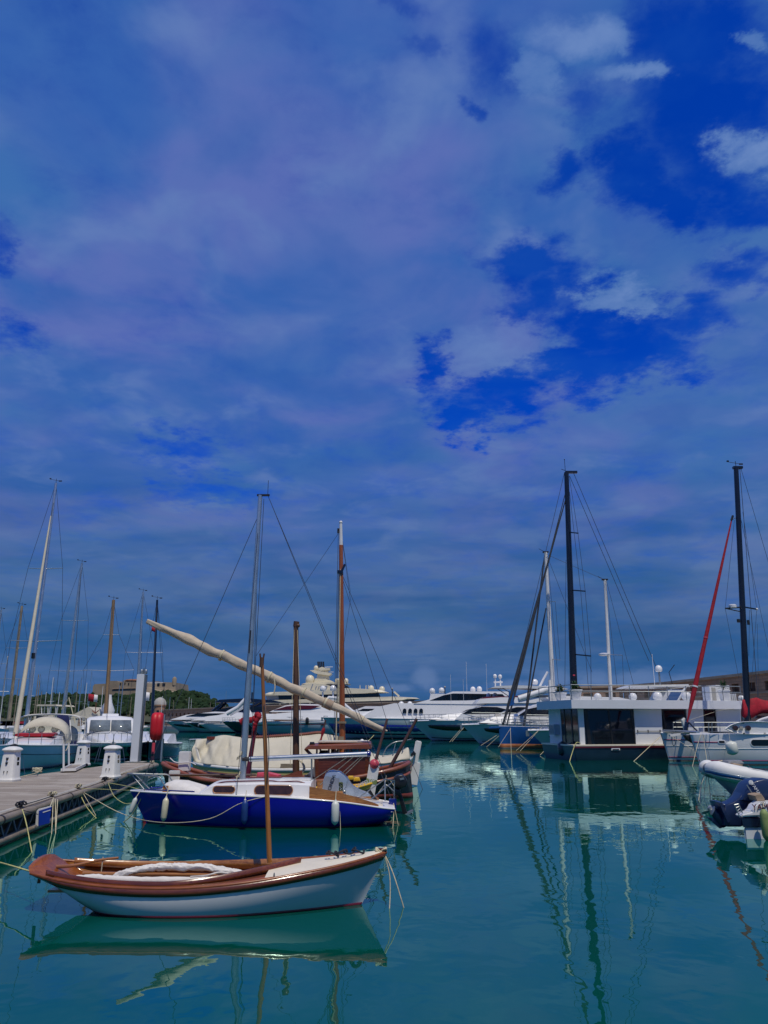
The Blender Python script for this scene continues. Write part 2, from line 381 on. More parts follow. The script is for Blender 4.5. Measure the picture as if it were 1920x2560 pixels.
def dup(root, loc, rz, label, group=None):
    r = root.copy(); COL.objects.link(r); r.location = loc; r.rotation_euler = (0, 0, rz); r['label'] = label
    if group: r['group'] = group
    for ch in list(root.children):
        c = ch.copy(); COL.objects.link(c); c.parent = r
        for g in list(ch.children):
            d = g.copy(); COL.objects.link(d); d.parent = c
    XF[r.name] = Matrix.Translation(Vector(loc)) @ Matrix.Rotation(rz, 4, 'Z')
    return r
def text(name, body, size, mt, parent, origin, xdir, ydir, depth=.004, world=True, shear=0.0):
    cu = bpy.data.curves.new(name, 'FONT'); cu.body = body; cu.size = size; cu.extrude = depth; cu.shear = shear; cu.align_x = 'CENTER'; cu.align_y = 'CENTER'
    to = bpy.data.objects.new(name, cu); COL.objects.link(to)
    dg = bpy.context.evaluated_depsgraph_get(); me = bpy.data.meshes.new_from_object(to.evaluated_get(dg))
    bpy.data.objects.remove(to)
    xd = Vector(xdir).normalized(); yd = Vector(ydir); yd = (yd - xd * yd.dot(xd)).normalized(); zd = xd.cross(yd)
    m = Matrix((xd, yd, zd)).transposed().to_4x4(); m.translation = Vector(origin)
    root = parent
    while root.parent is not None: root = root.parent
    if world: m = XF[root.name].inverted() @ m
    me.transform(m); me.materials.clear(); me.materials.append(MT[mt])
    o = bpy.data.objects.new(name, me); COL.objects.link(o); o.parent = parent
    return o
def rope(pts, label, r=.012, mt='rope', n=28, group='mooring lines', cat='rope', name='mooring_line'):
    p = catmull(pts, n) if len(pts) < 12 else [Vector(q) for q in pts]
    return tag(M().tube(p, r * .78, 6).build(name, mt, loc=p[0], smooth=60), label, cat, group)
# ------------------------------------------------------------------ hulls
class Hull:
    """stations stern to bow: keel x, deck x, half beam, keel z, deck z, bilge fullness, flare"""
    def __init__(s, st): s.st = [Vector(x) for x in st]; s.n = len(st) - 1
    def S(s, t):
        f = min(max(t, 0), 1) * s.n; k = min(int(f), s.n - 1); u = f - k; q = s.st
        a = q[k - 1] if k > 0 else q[0] * 2 - q[1]; b = q[k]; c = q[k + 1]; d = q[k + 2] if k + 2 <= s.n else q[s.n] * 2 - q[s.n - 1]
        r = .5 * ((2 * b) + (c - a) * u + (2 * a - 5 * b + 4 * c - d) * u * u + (3 * b - a - 3 * c + d) * u ** 3)
        r[2] = max(r[2], .004); return r
    def pt(s, t, q, side, off=0.0):
        xk, xd, hd, zk, zd, a, b = s.S(t)
        y = hd * max(1 - (1 - min(q, 1)) ** a, 0) ** b
        return Vector((xk + (xd - xk) * q, side * (y + off), zk + (zd - zk) * q))
    def q(s, t, z): x = s.S(t); return (z - x[3]) / (x[4] - x[3])
    def zd(s, t): return s.S(t)[4]
    def tx(s, x, q=1.0):                        # station whose point at q sits at x
        lo, hi = 0.0, 1.0
        for _ in range(30):
            m = (lo + hi) / 2
            if s.pt(m, q, 1).x < x: lo = m
            else: hi = m
        return lo
    def shell(s, mt, parent, name='hull', nt=36, nq=10, q1=1.0):
        m = M(); rings = []
        for i in range(nt + 1):
            t = i / nt
            qs = [q1 * (j / nq) ** 1.25 for j in range(nq + 1)]
            rings.append([s.pt(t, qq, 1) for qq in reversed(qs)] + [s.pt(t, qq, -1) for qq in qs[1:]])
        m.loft(rings, False, False)
        m.add(rings[0], [tuple(range(len(rings[0])))])
        return m.build(name, mt, parent, smooth=50)
    def deck(s, mt, parent, name='deck', dz=0.0, t0=0.0, t1=1.0, camber=.04, nt=36, ny=6, inset=.01):
        g = []
        for i in range(nt + 1):
            t = t0 + (t1 - t0) * i / nt; p = s.pt(t, 1, 1); p2 = s.pt(t, 1, -1); w = max((p.y - p2.y) / 2 - inset, .002); cy = (p.y + p2.y) / 2
            g.append([Vector((p.x, cy + w * (-1 + 2 * j / ny), p.z + dz + camber * (1 - (-1 + 2 * j / ny) ** 2))) for j in range(ny + 1)])
        return M().sheet(g).build(name, mt, parent)
    def strip(s, mt, parent, name, q0, q1, off=.006, t0=0.0, t1=1.0, nt=40, sides=(1, -1), zmode=False, nq=2):
        m = M()
        for sd in sides:
            g = []
            for i in range(nt + 1):
                t = t0 + (t1 - t0) * i / nt
                a = q0(t) if callable(q0) else q0; b = q1(t) if callable(q1) else q1
                if zmode: a = s.q(t, a); b = s.q(t, b)
                g.append([s.pt(t, a + (b - a) * j / nq, sd, off) for j in range(nq + 1)])
            m.sheet(g)
        return m.build(name, mt, parent, solid=.004)
    def rail(s, mt, parent, name, r, q=1.0, off=.0, dz=0.0, t0=0.0, t1=1.0, nt=40, sides=(1, -1), flat=1.0, n=8):
        m = M()
        for sd in sides:
            m.tube([s.pt(t0 + (t1 - t0) * i / nt, q, sd, off) + Vector((0, 0, dz)) for i in range(nt + 1)], r, n, True, flat)
        return m.build(name, mt, parent, smooth=60)
# ------------------------------------------------------------------ rigs
def spar(parent, name, a, b, r0, r1, mt, world=True, n=12, flat=1.0, seg=8):
    a = Vector(a); b = Vector(b)
    return M().tube([a.lerp(b, i / seg) for i in range(seg + 1)], [r0 + (r1 - r0) * (i / seg) for i in range(seg + 1)], n, True, flat).build(name, mt, parent, world)
def stay(parent, a, b, r=.006, mt='wire', name='stay', sag=0.0, world=True):
    return M().tube(arc(a, b, 10 if sag else 1, sag), r, 5).build(name, mt, parent, world, smooth=60)
def masthead(parent, top, k=1.0, mt='dark_metal'):
    t = Vector(top); m = M()
    m.tube([t, t + Vector((0, 0, .25 * k))], .012 * k, 6)
    m.tube([t + Vector((-.32 * k, 0, .22 * k)), t + Vector((.22 * k, 0, .12 * k))], .010 * k, 6)
    m.lathe([(.005, 0), (.05 * k, .01), (.05 * k, .05 * k), (.005, .07 * k)], t + Vector((-.32 * k, 0, .22 * k)), 8)
    m.box(t + Vector((.22 * k, 0, .12 * k)), (.16 * k, .02 * k, .06 * k))
    return m.build('wind_vane', mt, parent, True)
def shrouds(parent, base, top, spr, r=.006, lat=(1, 0, 0), deck_hw=1.5, mt='wire', smt='alu', sides=(1, -1), sr=.02, rake=(0, 0, 0)):
    """spreaders at (fraction, half width); a shroud down each side over their tips"""
    base = Vector(base); top = Vector(top); lat = Vector(lat); rake = Vector(rake)
    for sd in sides:
        pts = [top]
        for f, w in sorted(spr, reverse=True):
            c = base.lerp(top, f); tip = c + lat * sd * w + Vector((0, 0, .04 * w)) + rake * w
            M().tube([c, tip], [sr, sr * .6], 6).build('spreader', smt, parent, True)
            pts.append(tip)
        pts.append(base + lat * sd * deck_hw + rake)
        m = M()
        for a, b in zip(pts, pts[1:]): m.tube([a, b], r, 5)
        m.build('shroud', mt, parent, True, smooth=60)
def fender(p, L, r, mt, label, tilt=0.0, line=None, eye='fender_white', group='hull fenders', axis=None):
    """hangs by its top eye at p"""
    p = Vector(p); ax = Vector(axis) if axis else Vector((math.sin(tilt), 0, math.cos(tilt)))
    ax.normalize(); o = thing('boat_fender', label, 'fender', p - ax * L, 0, group)
    c = p - ax * L; prof = [(.012, 0), (.4 * r, .03 * L), (.8 * r, .10 * L), (r, .18 * L), (r * 1.02, .5 * L), (r, .80 * L), (.82 * r, .87 * L), (.45 * r, .93 * L), (.3 * r, .955 * L)]
    M().lathe(prof, c, 18, ax).build('body', mt, o, True, smooth=60)
    M().lathe([(.36 * r, .93 * L), (.34 * r, .97 * L), (.22 * r, .995 * L), (.05 * r, L)], c, 12, ax).build('eye', eye, o, True)
    if line is not None: M().tube([p, Vector(line)], .008, 5).build('lanyard', 'rope', o, True)
    return o
# ================================================================== white wooden dinghy in front
def wooden_dinghy():
    o = thing('rowing_dinghy', 'white wooden dinghy with varnished rails and short brown mast, nearest boat', 'dinghy', (-4.80, 11.30, 0))
    H = Hull([(.95, .23, .50, .14, .46, 2.2, .50), (1.1, .72, .66, -.05, .395, 2.5, .46), (1.6, 1.42, .80, -.22, .35, 2.7, .44), (2.25, 2.25, .84, -.30, .345, 2.6, .45),
              (3.0, 3.1, .76, -.30, .40, 2.3, .50), (3.75, 3.95, .52, -.28, .50, 1.7, .65), (4.2, 4.5, .26, -.24, .58, 1.3, .85), (4.42, 4.83, .02, -.16, .64, 1.0, 1.0)])
    H.shell('white_hull', o, 'hull', 48, 14)
    H.strip('maroon', o, 'waterline_stripe', -.05, .030, .003, .02, .995, zmode=True)
    H.strip('mahogany_dark', o, 'rubbing_strake', lambda t: 1 - .085 / (H.S(t)[4] - H.S(t)[3]), 1.0, .012)
    H.rail('mahogany', o, 'gunwale_rail', .021, 1.0, -.010, .008, nt=50)
    H.strip('varnish', o, 'lining', .55, .985, -.028, .02, .62)
    # stern board
    ring = [H.pt(0, q / 12, 1) for q in range(12, -1, -1)] + [H.pt(0, q / 12, -1) for q in range(1, 13)]
    top = [Vector((.17, y, .46 + .15 * max(0, 1 - (y / .5) ** 2) ** .6)) for y in (-.5, -.42, -.3, -.15, 0, .15, .3, .42, .5)]
    loop = ring + top[1:-1]
    M().loft([[p + Vector((-.005, 0, 0)) for p in loop], [p + Vector((.035, 0, 0)) for p in loop]]).build('transom', 'mahogany', o)
    # inside: sole, thwarts, coaming, foredeck
    g = []
    for i in range(25):
        t = .03 + .62 * i / 24; p = H.pt(t, .42, 1); g.append([Vector((p.x, p.y * k * .93, max(p.z, .0) + .04)) for k in (-1, -.5, 0, .5, 1)])
    M().sheet(g).build('sole', 'varnish', o)
    H.deck('cream_deck', o, 'foredeck', .004, .60, .995, .05, inset=.0)
    for sd in (1, -1):
        gd = []
        for i in range(31):
            t = .10 + .52 * i / 30; a = H.pt(t, 1, sd); w = .10 + .28 * max(0, (i - 20) / 10) ** 1.5
            gd.append([Vector((a.x, a.y, a.z + .006)), Vector((a.x, a.y - sd * w, a.z + .02))])
        M().sheet(gd).build('side_deck', 'mahogany' , o, solid=.014)
        cm = []
        for i in range(41):
            t = .06 + .60 * i / 40; a = H.pt(t, 1, sd); f = max(0, (i - 22) / 18); y = sd * (abs(a.y) - .10) * (1 - f ** 1.8) + 0
            h = .075 + .05 * f; cm.append([Vector((a.x, y, a.z - .02)), Vector((a.x + .03 * f, y, a.z + h))])
        M().sheet(cm).build('coaming', 'mahogany_dark' if sd < 0 else 'varnish', o, solid=.022)  # near side dark as shaded, far side paler as lit: light put into colour
    for x in (.62, 1.75, 2.75):
        t = H.tx(x, .7); w = H.pt(t, .8, 1).y * .97; z = H.zd(t) - .16
        M().bx(x - .12, x + .12, -w, w, z - .015, z + .015).build('thwart', 'varnish', o, bevel=.004)
    M().tube(catmull([(.36, .02, .46), (.6, .0, .48), (.95, -.02, .55), (1.2, -.02, .58)], 14), [.024, .015], 8).build('tiller', 'varnish', o)
    M().tube([(.98, -.02, .30), (.99, -.02, .59)], .008, 6).build('tiller_prop', 'rope', o)
    M().bx(.13, .17, -.012, .012, .26, .50).build('rudder_head', 'mahogany_dark', o, bevel=.004)
    spar(o, 'mast', P(674, 2156, 11.3), P(655, 1648, 11.3), .036, .024, 'spar')
    tp = P(655, 1640, 11.3)
    M().tube([tp - Vector((0, 0, .16)), tp + Vector((0, 0, -.02))], .032, 10).tube([tp + Vector((-.02, 0, -.04)), tp + Vector((-.03, 0, .035))], .013, 6).tube([tp + Vector((.02, 0, -.04)), tp + Vector((.03, 0, .035))], .013, 6).build('mast_fork', 'mast_dark', o, True)
    M().tube(catmull([P(660, 1760, 11.26), P(672, 1860, 11.2), P(668, 1960, 11.24)], 14), .006, 5).build('halyard', 'wire', o, True)
    # stem head fitting
    a = H.pt(.985, 1, 1)
    M().bx(4.70, 4.82, -.03, .03, .62, .70).build('stem_head', 'mahogany_dark', o, bevel=.008)
    M().lathe([(.008, 0), (.012, .03), (.006, .06)], H.pt(.62, 1, -1) + Vector((0, .05, .01)), 8).build('fairlead', 'steel', o)
    random.seed(3)
    # furled sail lying on the thwarts, with its yard
    y = thing('furled_sail', 'crumpled white sail bundled along the inside of the white dinghy', 'sail', (-3.2, 11.3, .45))
    pts = catmull([(-3.72, 11.12, .33), (-3.42, 11.16, .43), (-3.05, 11.2, .47), (-2.6, 11.24, .475), (-2.2, 11.26, .44), (-1.92, 11.3, .37)], 120)
    rr = [(.028 + .045 * math.sin(math.pi * min(1, (i + 6) / 134)) ** .6) * (1 + .22 * noise.noise(Vector((i * .17, 0, 0)))) for i in range(121)]
    mm = M().tube(pts, rr, 32, True, .6)
    def fold(v): return (1 - abs(noise.noise(Vector((v.x * 5, v.y * 22, v.z * 22)))) * 2) * .020 + (1 - abs(noise.noise(Vector((v.x * 14 + v.z * 9, v.y * 30, v.z * 30)))) * 2) * .010
    mm.v = [v + Vector((0, -.5, 1)) * (fold(v) - .018) + Vector((0, .03, .02)) * noise.noise(v * 4) for v in mm.v]
    mm.build('sail_roll', 'white_cloth', y, True, smooth=80)
    m2 = M().tube(catmull([(-4.05, 11.02, .36), (-3.8, 11.03, .37), (-3.5, 11.05, .345), (-3.0, 11.08, .33), (-2.3, 11.1, .33), (-1.9, 11.2, .34)], 40), [.05 * (1 + .3 * noise.noise(Vector((i * .5, 3, 0)))) for i in range(41)], 12)
    m2.build('sail_foot', 'white_cloth', y, True, smooth=80)
    spar(y, 'yard', (-4.0, 11.10, .42), (-1.95, 11.24, .37), .022, .018, 'varnish')
    rope([(-2.55, 11.02, .39), (-2.35, 11.05, .40), (-2.2, 11.15, .42), (-2.05, 11.22, .39)], 'loose white rope end trailing over the sail in the white dinghy', .014, 'white_cloth', group='loose ropes', name='sheet_rope')
    # dark coil on the foredeck
    ln = []
    for i in range(90):
        f = i / 89; a = f * 26; ln.append(P(815 + 88 * f, 2140 - 4 * math.sin(a * .7) - 12 * f, 11.25) + Vector((.05 * math.cos(a), .06 * math.sin(a), .02 + .018 * math.sin(a * 1.7))))
    tag(M().tube(ln, .013, 6).build('rope_coil', 'dark_rope', smooth=60), 'tangled dark rope lying on the cream foredeck of the white dinghy', 'rope', 'loose ropes')
    bow = Vector((0.0, 11.3, .64))
    k = []
    for i in range(60):
        a = i * .55; k.append(bow + Vector((-.04 + .07 * math.cos(a * .6), .05 * math.sin(a), .03 + .03 * math.sin(a * 1.3))))
    tag(M().tube(k, .012, 6).build('rope_knot', 'rope', smooth=60), 'knotted tan rope wrapped round the bow of the white dinghy', 'rope', 'loose ropes')
    rope([bow, P(975, 2200, 11.2), P(972, 2268, 11.0) + Vector((0, 0, -.2))], 'bow line of the white dinghy dropping straight into the water', .010)
    rope([bow, P(985, 2190, 11.2), P(1018, 2268, 11.1) + Vector((0, 0, -.15))], 'bow line of the white dinghy slanting right into the water', .010)
    rope([P(112, 2192, 11.0), P(55, 2172, 11.6), P(-60, 2140, 13.0)], 'stern line from the white dinghy running left out of the picture', .014, 'yellow_rope')
    k = []
    for i in range(40): a = i * .6; k.append(P(114, 2191, 10.95) + Vector((.05 * math.cos(a), .03 * math.sin(a), .02 * math.sin(a * 1.4))))
    tag(M().tube(k, .010, 6).build('rope_knot', 'yellow_rope', smooth=60), 'pale knot on the stern quarter of the white dinghy', 'rope', 'loose ropes')
wooden_dinghy()
# ================================================================== blue sailing boat
def blue_boat():
    o = thing('sailing_boat', 'small royal blue sailing boat with white cabin and aluminium mast', 'sailboat', (.42, 19.95, 0), math.pi)
    H = Hull([(.34, .17, .74, .08, .375, 2.4, .45), (.62, .48, .88, -.02, .415, 2.6, .42), (1.5, 1.45, 1.10, -.16, .565, 2.8, .36), (2.7, 2.7, 1.20, -.22, .665, 2.8, .36), (3.8, 3.85, 1.14, -.25, .70, 2.6, .38),
              (4.8, 4.95, .88, -.25, .715, 2.1, .50), (5.5, 5.85, .48, -.25, .715, 1.5, .72), (6.05, 6.62, .03, -.22, .72, 1.05, 1.0)])
    H.shell('royal_blue', o, 'hull', 46, 12)
    H.strip('antifoul', o, 'antifouling', -.1, .028, .003, .05, .99, zmode=True)
    H.deck('white_paint', o, 'deck', .0, .0, 1.0, .05)
    H.rail('white_paint', o, 'toe_rail', .022, 1.0, -.012, .014)
    H.strip('flag_white', o, 'name_plate', .80, .86, .004, .012, .035, 4, (1,))
    # coach roof
    def hw(x, z): return min(.80, H.pt(H.tx(x), 1, 1).y - .13) * (1 - .16 * (z - .55))
    prof = [(2.15, .50), (2.15, 1.02), (2.4, 1.06), (3.2, 1.07), (4.0, 1.05), (4.48, 1.0), (4.75, .64)]
    m = M(); rg = []
    for x, z0, z1 in [(2.15, .55, .93), (2.7, .6, .955), (3.3, .64, .96), (3.9, .66, .95), (4.45, .66, .92), (4.52, .66, .90), (4.78, .66, .74)]:
        w0 = hw(x, z0); w1 = hw(x, z1)
        rg.append([Vector((x, w0, z0)), Vector((x, w1, z1 - .02)), Vector((x, w1 * .9, z1 + .02)), Vector((x, w1 * .45, z1 + .05)), Vector((x, 0, z1 + .06)), Vector((x, -w1 * .45, z1 + .05)), Vector((x, -w1 * .9, z1 + .02)), Vector((x, -w1, z1 - .02)), Vector((x, -w0, z0))])
    m.loft(rg, True); m.build('cabin', 'white_paint', o, smooth=30)
    def port(x0, x1, z0, z1):
        for sd in (1, -1):
            def ring(gr, off):
                pts = []; r = (z1 - z0) / 2 + gr; cz = (z0 + z1) / 2
                for i in range(28):
                    a = 2 * math.pi * i / 28; cx = (x1 - r + gr if math.cos(a) > 0 else x0 + r - gr); x = cx + r * math.cos(a); z = cz + r * math.sin(a)
                    pts.append(Vector((x, sd * (hw(x, z) + off), z)))
                return pts
            fr = M().loft([ring(.022, -.02), ring(.022, .016), ring(.012, .022), ring(.0, .012)], True, False).build('window_frame', 'varnish', o, smooth=30)
            M().loft([ring(.002, -.01), ring(.002, .010)]).build('window_pane', 'brown_glass', fr)
    lx = lambda px: .42 - P(px, 1975, 19.15).x
    port(lx(585), lx(533), .755, .89); port(lx(730), lx(637), .71, .905)
    for sd in (1, -1):
        M().tube(catmull([(2.3, sd * .62, .955), (2.5, sd * .62, 1.0), (2.9, sd * .62, .985), (3.1, sd * .62, 1.01), (3.6, sd * .62, 1.005), (4.2, sd * .60, .985), (4.42, sd * .58, .935)], 24), .026, 6, True, .6).build('handrail', 'maroon', o)
    M().bx(2.2, 2.95, -.3, .3, .985, 1.03).build('sliding_hatch', 'white_paint', o, bevel=.01)
    # cockpit coaming in varnished boards, cleats
    for sd in (1, -1):
        g = []
        for i in range(21):
            x = .55 + 1.60 * i / 20; t = H.tx(x); a = H.pt(t, 1, sd); h = .07 + .22 * (i / 20) ** .8
            g.append([Vector((x, a.y - sd * .07, a.z - .01)), Vector((x, a.y - sd * (.07 + .05 * h), a.z + h))])
        M().sheet(g).build('cockpit_coaming', 'varnish', o, solid=.025, smooth=0)
        M().bx(1.28, 1.42, sd * .85 - .06, sd * .85 + .06, .50, .70).build('winch_base', 'white_paint', o, bevel=.01)
        M().lathe([(.05, 0), (.05, .02), (.032, .04), (.032, .08), (.05, .10), (.04, .115)], (1.35, sd * .85, .70), 14).build('winch', 'steel', o)
    M().bx(.45, 2.15, -.55, .55, .44, .47).build('cockpit_floor', 'cream_deck', o)
    # foredeck hump with cover
    m = M(); rg = []
    for x, w, h in [(4.75, .62, .03), (4.9, .60, .14), (5.25, .50, .25), (5.55, .38, .27), (5.75, .28, .20), (5.86, .20, .02)]:
        z = H.zd(H.tx(x)) - .01; rg.append([Vector((x, w * math.cos(a), z + .02 + h * math.sin(a) ** .7)) for a in [math.pi * i / 12 for i in range(13)]])
    m.loft(rg, True); m.build('deck_cover', 'white_cloth', o, smooth=60)
    H.strip('deep_blue', o, 'cove_stripe', 1.055, 1.09, -.06, .70, .92, 20)
    M().bx(5.62, 5.74, .30, .40, .70, .88).build('samson_post', 'varnish', o, bevel=.008)
    # pulpit
    rl = M()
    for sd in (1, -1):
        rl.tube(catmull([(5.55, sd * .42, .72), (5.75, sd * .40, .96), (5.85, sd * .38, 1.08), (6.1, sd * .30, 1.10), (6.65, sd * .12, 1.13)], 22), .016, 7)
        rl.tube([(6.6, sd * .12, 1.12), (6.22, sd * .20, .76)], .015, 7)
    rl.tube(catmull([(6.65, .12, 1.13), (6.74, 0, 1.13), (6.65, -.12, 1.13)], 8), .016, 7)
    rl.build('pulpit', 'steel', o, smooth=60)
    # mast, boom, stays
    b = P(606, 1950, 19.95); tp = P(651, 1238, 19.95)
    spar(o, 'mast', b, tp, .085, .062, 'alu', n=14, flat=.75)
    M().box(tp + Vector((.08, 0, 0)), (.34, .05, .05)).tube([tp + Vector((.2, 0, 0)), tp + Vector((.2, 0, .42))], .008, 5).build('masthead_crane', 'dark_metal', o, True)
    M().beam(b + (tp - b) * .42 + Vector((-.02, -.075, 0)), b + (tp - b) * .50 + Vector((-.02, -.07, 0)), .05, .02).build('mast_winch_plate', 'dark_metal', o, True)
    g0 = P(624, 1898, 19.9); g1 = P(918, 1885, 19.9)
    spar(o, 'boom', g0, g1, .062, .06, 'alu', n=14)
    M().lathe([(.064, 0), (.066, .06), (.05, .09)], g1, 12, g1 - g0).build('boom_end_cap', 'deep_blue', o, True)
    M().tube([g0, g0 + Vector((-.18, 0, 0))], .05, 8).build('gooseneck', 'dark_metal', o, True)
    hd = b.lerp(tp, .93)
    stay(o, hd, P(345, 1978, 19.95), .008)
    for dxx in (0, .10): stay(o, tp + Vector((.2, 0, 0)), P(986, 2016, 19.9 + dxx * 3) + Vector((dxx, 0, 0)), .007)
    for sd in (1, -1): stay(o, b.lerp(tp, .90), Vector((b.x + .05, 19.95 + sd * 1.0, .62)), .008, name='shroud')
    stay(o, b.lerp(tp, .985) + Vector((.1, 0, 0)), P(625, 1925, 19.8), .008, 'dark_rope', 'halyard')
    random.seed(5)
    for (zf, n, rr) in ((.085, 46, .11), (.02, 36, .09)):
        k = []
        for i in range(n): a = i * .75; k.append(b.lerp(tp, zf) + Vector((-.10 + rr * .5 * math.cos(a), -.09 + .05 * math.sin(a), -rr * 1.6 * abs(math.sin(a * .5)) + random.uniform(-.03, .03) + .05)))
        M().tube(k, .008, 5).build('halyard_coil', 'rope', o, True, smooth=60)
    # mainsheet lines from the boom
    M().tube([g1 + Vector((-.95, 0, -.06)), (.65, 19.9, .48)], .009, 5)
    for a, c in (((872, 1890), (760, 1965)), ((888, 1888), (800, 1962)), ((905, 1888), (825, 1960)), ((912, 1888), (840, 1958))):
        stay(o, P(*a, 19.9), P(*c, 20.15), .010, 'rope', 'mainsheet')
    stay(o, P(779, 1888, 19.9), P(779, 1966, 19.95), .022, 'steel', 'boom_strut')
    # tilted outboard on the stern
    ob = thing('outboard_motor', 'tilted silver grey outboard motor with black lettering on the blue boat', 'outboard motor', P(870, 1985, 20.2), 0)
    yy = 20.2
    def q(*pp): return [(P(x, z, yy).x, P(x, z, yy).z) for x, z in pp]
    M().puff(q((806, 1974), (808, 1952), (814, 1934), (822, 1926), (834, 1924), (852, 1928), (864, 1938), (871, 1950), (868, 1964), (860, 1977), (838, 1977)), yy, .20, .16).build('cowling', 'silver_cowl', ob, True, smooth=60)
    M().puff(q((852, 1932), (866, 1940), (876, 1956), (888, 1968), (905, 1976), (922, 1982), (930, 1990), (900, 1992), (872, 1988), (856, 1978)), yy, .14, .14).build('midsection', 'silver_cowl', ob, True, smooth=60)
    M().slab(q((813, 1944), (818, 1939), (850, 1945), (845, 1977), (809, 1974)), yy - .215, yy - .185).build('side_panel', 'grey_panel', ob, True, bevel=.006)
    a = P(828, 1961, yy - .222); xd = P(835, 1939, yy) - P(821, 1981, yy); text('lettering', 'HONDA', .125, 'black_plastic', ob, a, xd, (-1, 0, .35), .004)
    M().slab(q((886, 1980), (890, 1966), (893, 1966), (896, 1985)), yy - .17, yy - .14).build('trim_fin', 'silver_cowl', ob, True)
    M().puff(q((920, 1978), (926, 1974), (936, 1990), (944, 2000), (930, 1998)), yy, .04, .1).build('anode_plate', 'dark_metal', ob, True)
    M().bx(.12, .30, -.14, .14, .28, .55).build('outboard_bracket', 'deep_blue', o, bevel=.01)
    # rope bundle hanging on the coaming
    k = []
    for i in range(60): a = i * .7; k.append(P(852, 1966, 19.1) + Vector((.045 * math.cos(a), .04 * math.sin(a * 1.3), .09 * math.sin(a * .53))))
    tag(M().tube(k, .009, 6).build('rope_coil', 'green_rope', smooth=60), 'dark green coil of rope hung on the blue boat beside its silver motor', 'rope', 'loose ropes')
    # steel stern frame
    f = M(); a = [P(962, 1948, 19.5), P(986, 1952, 20.3)]
    f.tube([P(900, 1992, 19.6), a[0]], .016, 6).tube([a[0], a[1]], .016, 6).tube([a[1], P(928, 1998, 19.4)], .016, 6).tube([a[1], P(985, 2012, 20.3)], .016, 6).tube([a[0], P(963, 2002, 19.4)], .016, 6)
    f.tube(catmull([P(950, 1975, 20), P(965, 1962, 20), P(985, 1978, 20)], 10), .012, 6)
    f.build('stern_frame', 'steel', o, True, smooth=60)
    # fenders
    def side(px, py): 
        x = P(px, py, 19.0).x; lx = .42 - x; return 19.95 - H.pt(H.tx(lx), .9, 1).y
    for (px, y0, y1, r, mt, lb, tl) in ((416, 1991, 2054, .072, 'fender_cream', 'long worn cream fender under the bow of the blue boat', .06), (613, 1997, 2061, .075, 'fender_blue', 'dark blue fender with a white eye, amidships on the blue boat', .0), (839, 1999, 2063, .088, 'fender_white', 'clean white fender with greenish tip near the stern of the blue boat', .02)):
        yy2 = side(px, y0) - r - .03; a = P(px, y0, yy2); L = a.z - P(px, y1, yy2).z
        fender(a, L, r, mt, lb, tl, (a.x, yy2 + r + .06, a.z + .17))
    a = P(341, 1992, 19.6); fender(a, .42, .055, 'fender_white', 'thin pale fender slanting off the bow tip of the blue boat', .30, (a.x + .05, 19.9, a.z + .2))
    # lines from the pontoon
    bw = P(362, 1978, 19.75)
    rope([P(188, 1971, 22.6), P(280, 1974, 21.2), bw], 'taut line from the pontoon to the blue bow, lower one', .011, 'yellow_rope')
    rope([P(270, 1957, 24.0), P(320, 1966, 22), bw], 'taut line from the pontoon to the blue bow, upper one', .011, 'yellow_rope')
    rope([P(196, 1976, 22.4), P(222, 2025, 21.3), P(272, 2066, 20.5), P(325, 2042, 20.0), bw], 'slack yellowish line hanging in a deep loop before the blue bow', .014, 'yellow_rope')
    rope([P(200, 1976, 22.4), P(300, 2032, 20.6), P(400, 2056, 18.95), P(520, 2048, 18.7), P(600, 2009, 18.7), P(668, 1990, 18.75)], 'long pale line sagging along the side of the blue boat', .012, 'rope')
    rope([P(270, 1957, 24.0), P(285, 1990, 22.8), P(310, 2008, 21.8), P(330, 2008, 21.0)], 'short slack line curving from the pontoon behind the blue bow', .012, 'yellow_rope')
    st = P(984, 2008, 19.7)
    rope([st, P(984, 2040, 19.5), P(980, 2085, 18.6) + Vector((0, 0, -.1))], 'stern line of the blue boat hanging straight down', .010)
    rope([st, P(997, 2064, 19.6) + Vector((0, 0, -.05))], 'stern line of the blue boat slanting right into the water', .010)
    rope([P(848, 2005, 18.9), P(851, 2060, 18.75), P(852, 2110, 18.0) + Vector((0, 0, -.3))], 'thin line hanging beside the white stern fender into the water', .006)
    return o
blue_boat()
